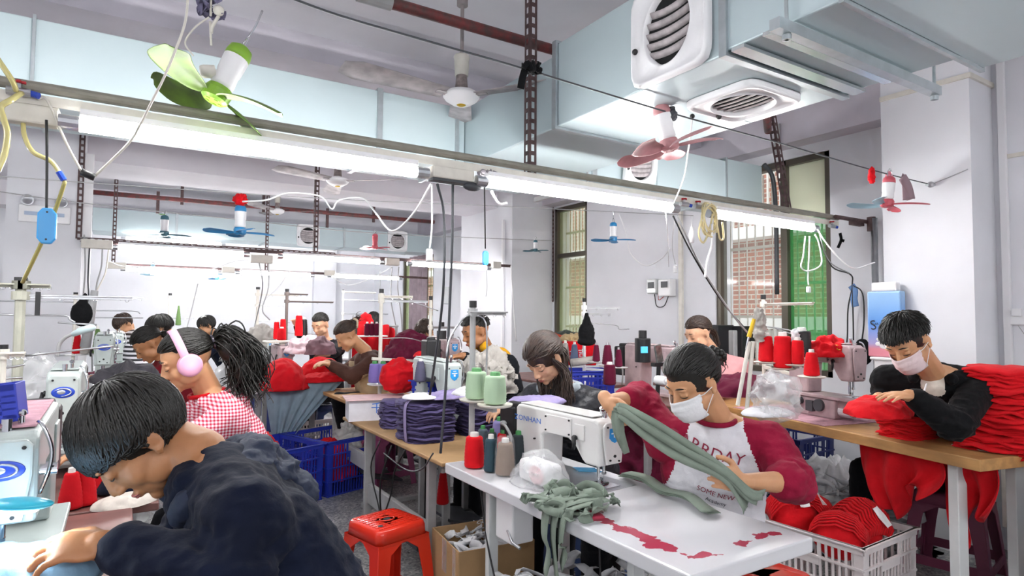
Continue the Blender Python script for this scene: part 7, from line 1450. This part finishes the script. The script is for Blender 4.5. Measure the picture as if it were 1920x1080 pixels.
# ============================================================ back of the hall
table('board under the red bundles in front of the hoodie woman', .95, 1.58, 5.5, 6.05, .77, m_tabw); table('white topped table with grey machines near the back wall', 1.35, 1.9, 7.65, 9.6, .77, m_tabw); table('white table with pinkish cloths in the middle back', 1.15, 1.75, 6.25, 7.1, .79, m_tabw)
def bundle(lb, q, r, sd): heap(lb, q, r, m_red, sd, .16, 8, 'garment_bundle', n=36)
bundle('large red garment bundle at the left of the board', at(528, 728, Y=5.55), (.20, .22, .24), 3); bundle('second red garment bundle beside the hoodie woman', at(600, 712, Y=5.8), (.20, .16, .20), 5); heap('red garment lying flat along the board edge', at(608, 715, Y=5.5), (.30, .10, .075), m_red, 7, .3, 10, 'garment', n=40)
rows = []
for iz in range(17):
    w = iz/16; row = []
    for iu in range(37):
        q_ = iu/36; xx = (1.03+.67*q_)*(1-w**1.4)+(1.10+.16*q_)*w**1.4; zz = .80+.05*q_-(.46-.28*q_**3*.0)*w*(1-.55*q_*(1-w)) ; row.append(V((xx, 5.44+.018*sin(q_*34+w*2)*w**.5-.03*w, zz)))
    rows.append(row)
g = G(); g.grid(rows); solo(g, 'hanging_cloth', m_bluefab, 'grey blue ribbed cloth hanging from the board with the red bundles', 'cloth', (1.2, 5.44, .8), smooth=True, solid=.004)
crate('blue crate with heaped red cloth, left one of the aisle pair', (.98, 4.98, 0), .54, .60, .42, m_blue, R(20), pitch=.026); crate('blue crate with red cloth and a white bag, right one of the aisle pair', (1.53, 5.18, 0), .54, .60, .42, m_blue, R(20), pitch=.026)
heap('large red cloth heaped high in the left blue crate', (.86, 4.96, .20), (.20, .26, .33), m_red2, 12, .3, 8, n=44); heap('red cloth lying low in the right blue crate', (1.50, 5.12, .10), (.22, .24, .27), m_red2, 13, .25, 9); heap('crinkled white plastic bag on the right blue crate', (1.68, 5.22, .36), (.12, .12, .17), mat('white plastic bag', h('cfd0cc'), .3, alpha=.85, bump=.8, bscale=20), 14, .55, 10, 'plastic_bag', 'bag', flat=False)
crate('white shallow basket behind the blue crates', (1.55, 5.85, .25), .55, .36, .14, m_wcrate, R(10), panel=False); g = G(); g.box((1.55, 5.85, .12), (.4, .3, .24)); solo(g, 'low_box', m_card, 'low box under the white shallow basket', 'box', (1.55, 5.85, .12))
q = at(490, 800, Z=0); g = G(); g.lathe([(0, 0), (.155, 0), (.16, .03), (.16, .34), (.168, .36), (.16, .38), (.155, .60), (.165, .63), (.165, .66), (.10, .68), (0, .68)], (q.x-.05, q.y-.3, 0), 28); solo(g, 'barrel', mat('navy blue plastic barrel', h('2a3673'), .4), 'navy blue plastic barrel beside the red bundles', 'barrel', (q.x-.05, q.y-.3, 0), smooth=True)
heap('big crumpled white sack behind the headphone woman', at(436, 800, Z=0)-V((.1, .4, 0)), (.30, .30, .85), mat('white woven sack', h('c9cbcc'), .4, bump=.6, bscale=14), 15, .2, 6, 'sack', 'bag', n=44)
thread_stand('ivory thread stand left of the brown one near the back wall', (1.45, 8.3, .77), .95, 0, arms=((.06, .5, 0, .03), (.20, .32, 0, .02)), rr=.02, eyel=[[(0, 0, .55), (.4, 0, .53)], [(0, 0, .3), (-.15, 0, .25), (-.2, 0, .0)]])
thread_stand('brown thread stand near the back wall', (1.50, 6.9, .79), .86, 0, arms=((.02, .22, 0, .04), (.10, .50, 0, .04)), rr=.016, color=mat('brown stand', h('6f6460'), .5, metal=.3), eyel=[[(0, 0, .42), (.35, 0, .40), (.40, 0, .44)]]); thread_stand('pale thread stand with green spool against the back wall', (.55, 9.5, .8), .85, 0, arms=((.02, .5, 0, .03), (.3, .3, 0, .02)), rr=.016)
cone('slim green thread cone on the stand against the back wall', (.65, 9.4, 1.25), mat('olive thread', h('5c7a45'), .8), .3, .035, .01); table('table below the stand against the back wall', .1, .8, 9.1, 10.3, .80, m_tabw)
thread_stand('thread stand rods by the back wall right of the red worker', (2.75, 9.0, .8), .95, 0, arms=((0, .5, 0, .03), (.12, .7, 0, .02), (.32, .7, 0, .02))); table('table below the rods by the back wall', 2.5, 3.1, 8.6, 9.9, .8, m_tabw)
for i, (x, y, d_, mm, hh_, r_) in enumerate(((518, 636, 6.3, m_red2, .20, .03), (530, 634, 6.3, m_red2, .22, .032), (528, 638, 6.0, m_red2, .13, .042), (560, 630, 6.4, m_red2, .24, .04), (569, 630, 6.5, m_dark, .20, .04), (457, 655, 7.4, m_navy, .2, .045), (461, 662, 7.2, m_navy, .2, .04))):
    cone(('red cone at the left of the far group', 'taller red cone behind the first of the far group', 'short wide red cone on the far tray', 'tallest red cone below the vest woman', 'black cone beside the tallest red cone', 'navy cone by the ivory stand', 'navy cone in front of the first navy one')[i], dep(x, y, d_), mm, hh_, r_, r_*.8)
    if i > 4: continue
g = G(); g.box(dep(545, 640, 6.3), (.5, .25, .012)); g.cyl(dep(530, 642, 6.2), dep(530, 668, 6.2), .035, n=10); g.cyl(dep(562, 642, 6.4), dep(562, 664, 6.4), .025, n=10); solo(g, 'spool_tray', m_ivory, 'tray carrying the far red cones', 'tray', dep(545, 640, 6.3))
g = G(); g.box(dep(459, 662, 7.3), (.25, .2, .012)); g.cyl(dep(459, 662, 7.3), dep(459, 690, 7.3), .02, n=10); solo(g, 'spool_tray', m_ivory, 'tray carrying the navy cones', 'tray', dep(459, 662, 7.3))
heap('pinkish clear bag on the middle back table', dep(572, 662, 6.0), (.17, .14, .14), mat('pinkish film', h('dcc3ca'), .3, bump=.8, bscale=16), 3, .5, 9, 'plastic_bag', 'bag'); heap('mauve and pink cloth bag standing on the middle back table', dep(600, 664, 5.9), (.13, .1, .16), mat('mauve cloth bag', h('7d5f68'), .8, var=.3, vscale=6), 9, .35, 9, 'cloth_bag', 'bag'); heap('grey machine covers and cloth on the far white table', dep(480, 676, 7.2), (.38, .25, .14), mat('grey clutter cloth', h('8d9090'), .7, var=.4, vscale=14), 4, .6, 9, 'cloth_pile', 'cloth'); heap('pale rag on top of the far grey machine', dep(492, 640, 7.6), (.18, .15, .16), m_greyfab, 10, .5, 9, 'rag', 'cloth', flat=False)
sewing_machine('small grey machine on the far white table', (1.55, 7.95, .80), R(90), m_machgrey, 'shield', motor=False); sewing_machine('greyish machine by the far brown stand', (1.38, 6.35, .80), R(90), m_machpink, 'shield', motor=True)
table('table of the mustard hood man behind the overlock machine', 2.1, 2.55, 4.2, 5.6, .79, m_tabbr)
sewing_machine('far pinkish machine in front of the mustard hood man', (2.30, 4.55, .80), R(90), m_machpink, 'shield', motor=True, raised=.12)
rows = [[V((1.75+.72*q_/20+.0, 6.1+.05*sin(q_*1.3)+.05*w, 1.24+.06*sin(q_*.3)-.17*w)) for q_ in range(21)] for w in range(6)]
g = G(); g.grid([[V((2.02+.45*q_/20, 6.25+.03*sin(q_*1.1+w*.3), 1.28+.03*sin(q_*.5)-.14*w)) for q_ in range(21)] for w in range(7)]); solo(g, 'hanging_cloth', m_red, 'big dark red cloth hanging behind the hoodie woman', 'cloth', (2.2, 6.25, 1.2), smooth=True, solid=.005)
g = G(); g.cyl((1.98, 6.27, 1.29), (2.52, 6.27, 1.29), .012); g.cyl((2.0, 6.27, 0), (2.0, 6.27, 1.29), .014); g.cyl((2.5, 6.27, 0), (2.5, 6.27, 1.29), .014); solo(g, 'cloth_rack', m_grey, 'rack holding the big dark red cloth', 'rack', (2.25, 6.27, 0))
for i in range(3): cone(('left', 'middle', 'right')[i]+' one of three maroon thread cones above the hanging red cloth', dep(688+i*9, 629, 5.9), m_maroon, .13, .026, .022, group='three maroon cones above the red cloth')
g = G(); g.box(dep(698, 630, 5.95), (.26, .14, .012)); solo(g, 'spool_tray', m_whitep, 'white tray carrying the three maroon cones', 'tray', dep(698, 630, 5.95))
heap('bright red garment beside the bowed worker in red', dep(685, 622, 6.6), (.09, .06, .20), m_red2, 11, .4, 9, 'garment', flat=False); heap('bright red cloth bits in front of the overlock machine', dep(795, 668, 4.4), (.07, .06, .03), m_red2, 12, .5, 14, 'cloth_scrap')
g = G(); g.box(dep(808, 660, 4.0), (.10, .10, .16)); g.cyl(dep(808, 640, 4.0), dep(808, 632, 4.0), .03, n=12); solo(g, 'motor', m_dark, 'black motor box left of the overlock machine', 'motor', dep(808, 660, 4.0), bevel=.01)
g = G(); g.cyl(dep(828, 620, 4.4)-V((0, 0, .06)), dep(828, 620, 4.4), .035, n=12); g.cyl(dep(828, 612, 4.4), dep(828, 604, 4.4), .02, n=10); solo(g, 'small_motor', m_dark, 'small black motor head by the pinkish machine', 'motor', dep(828, 620, 4.4))
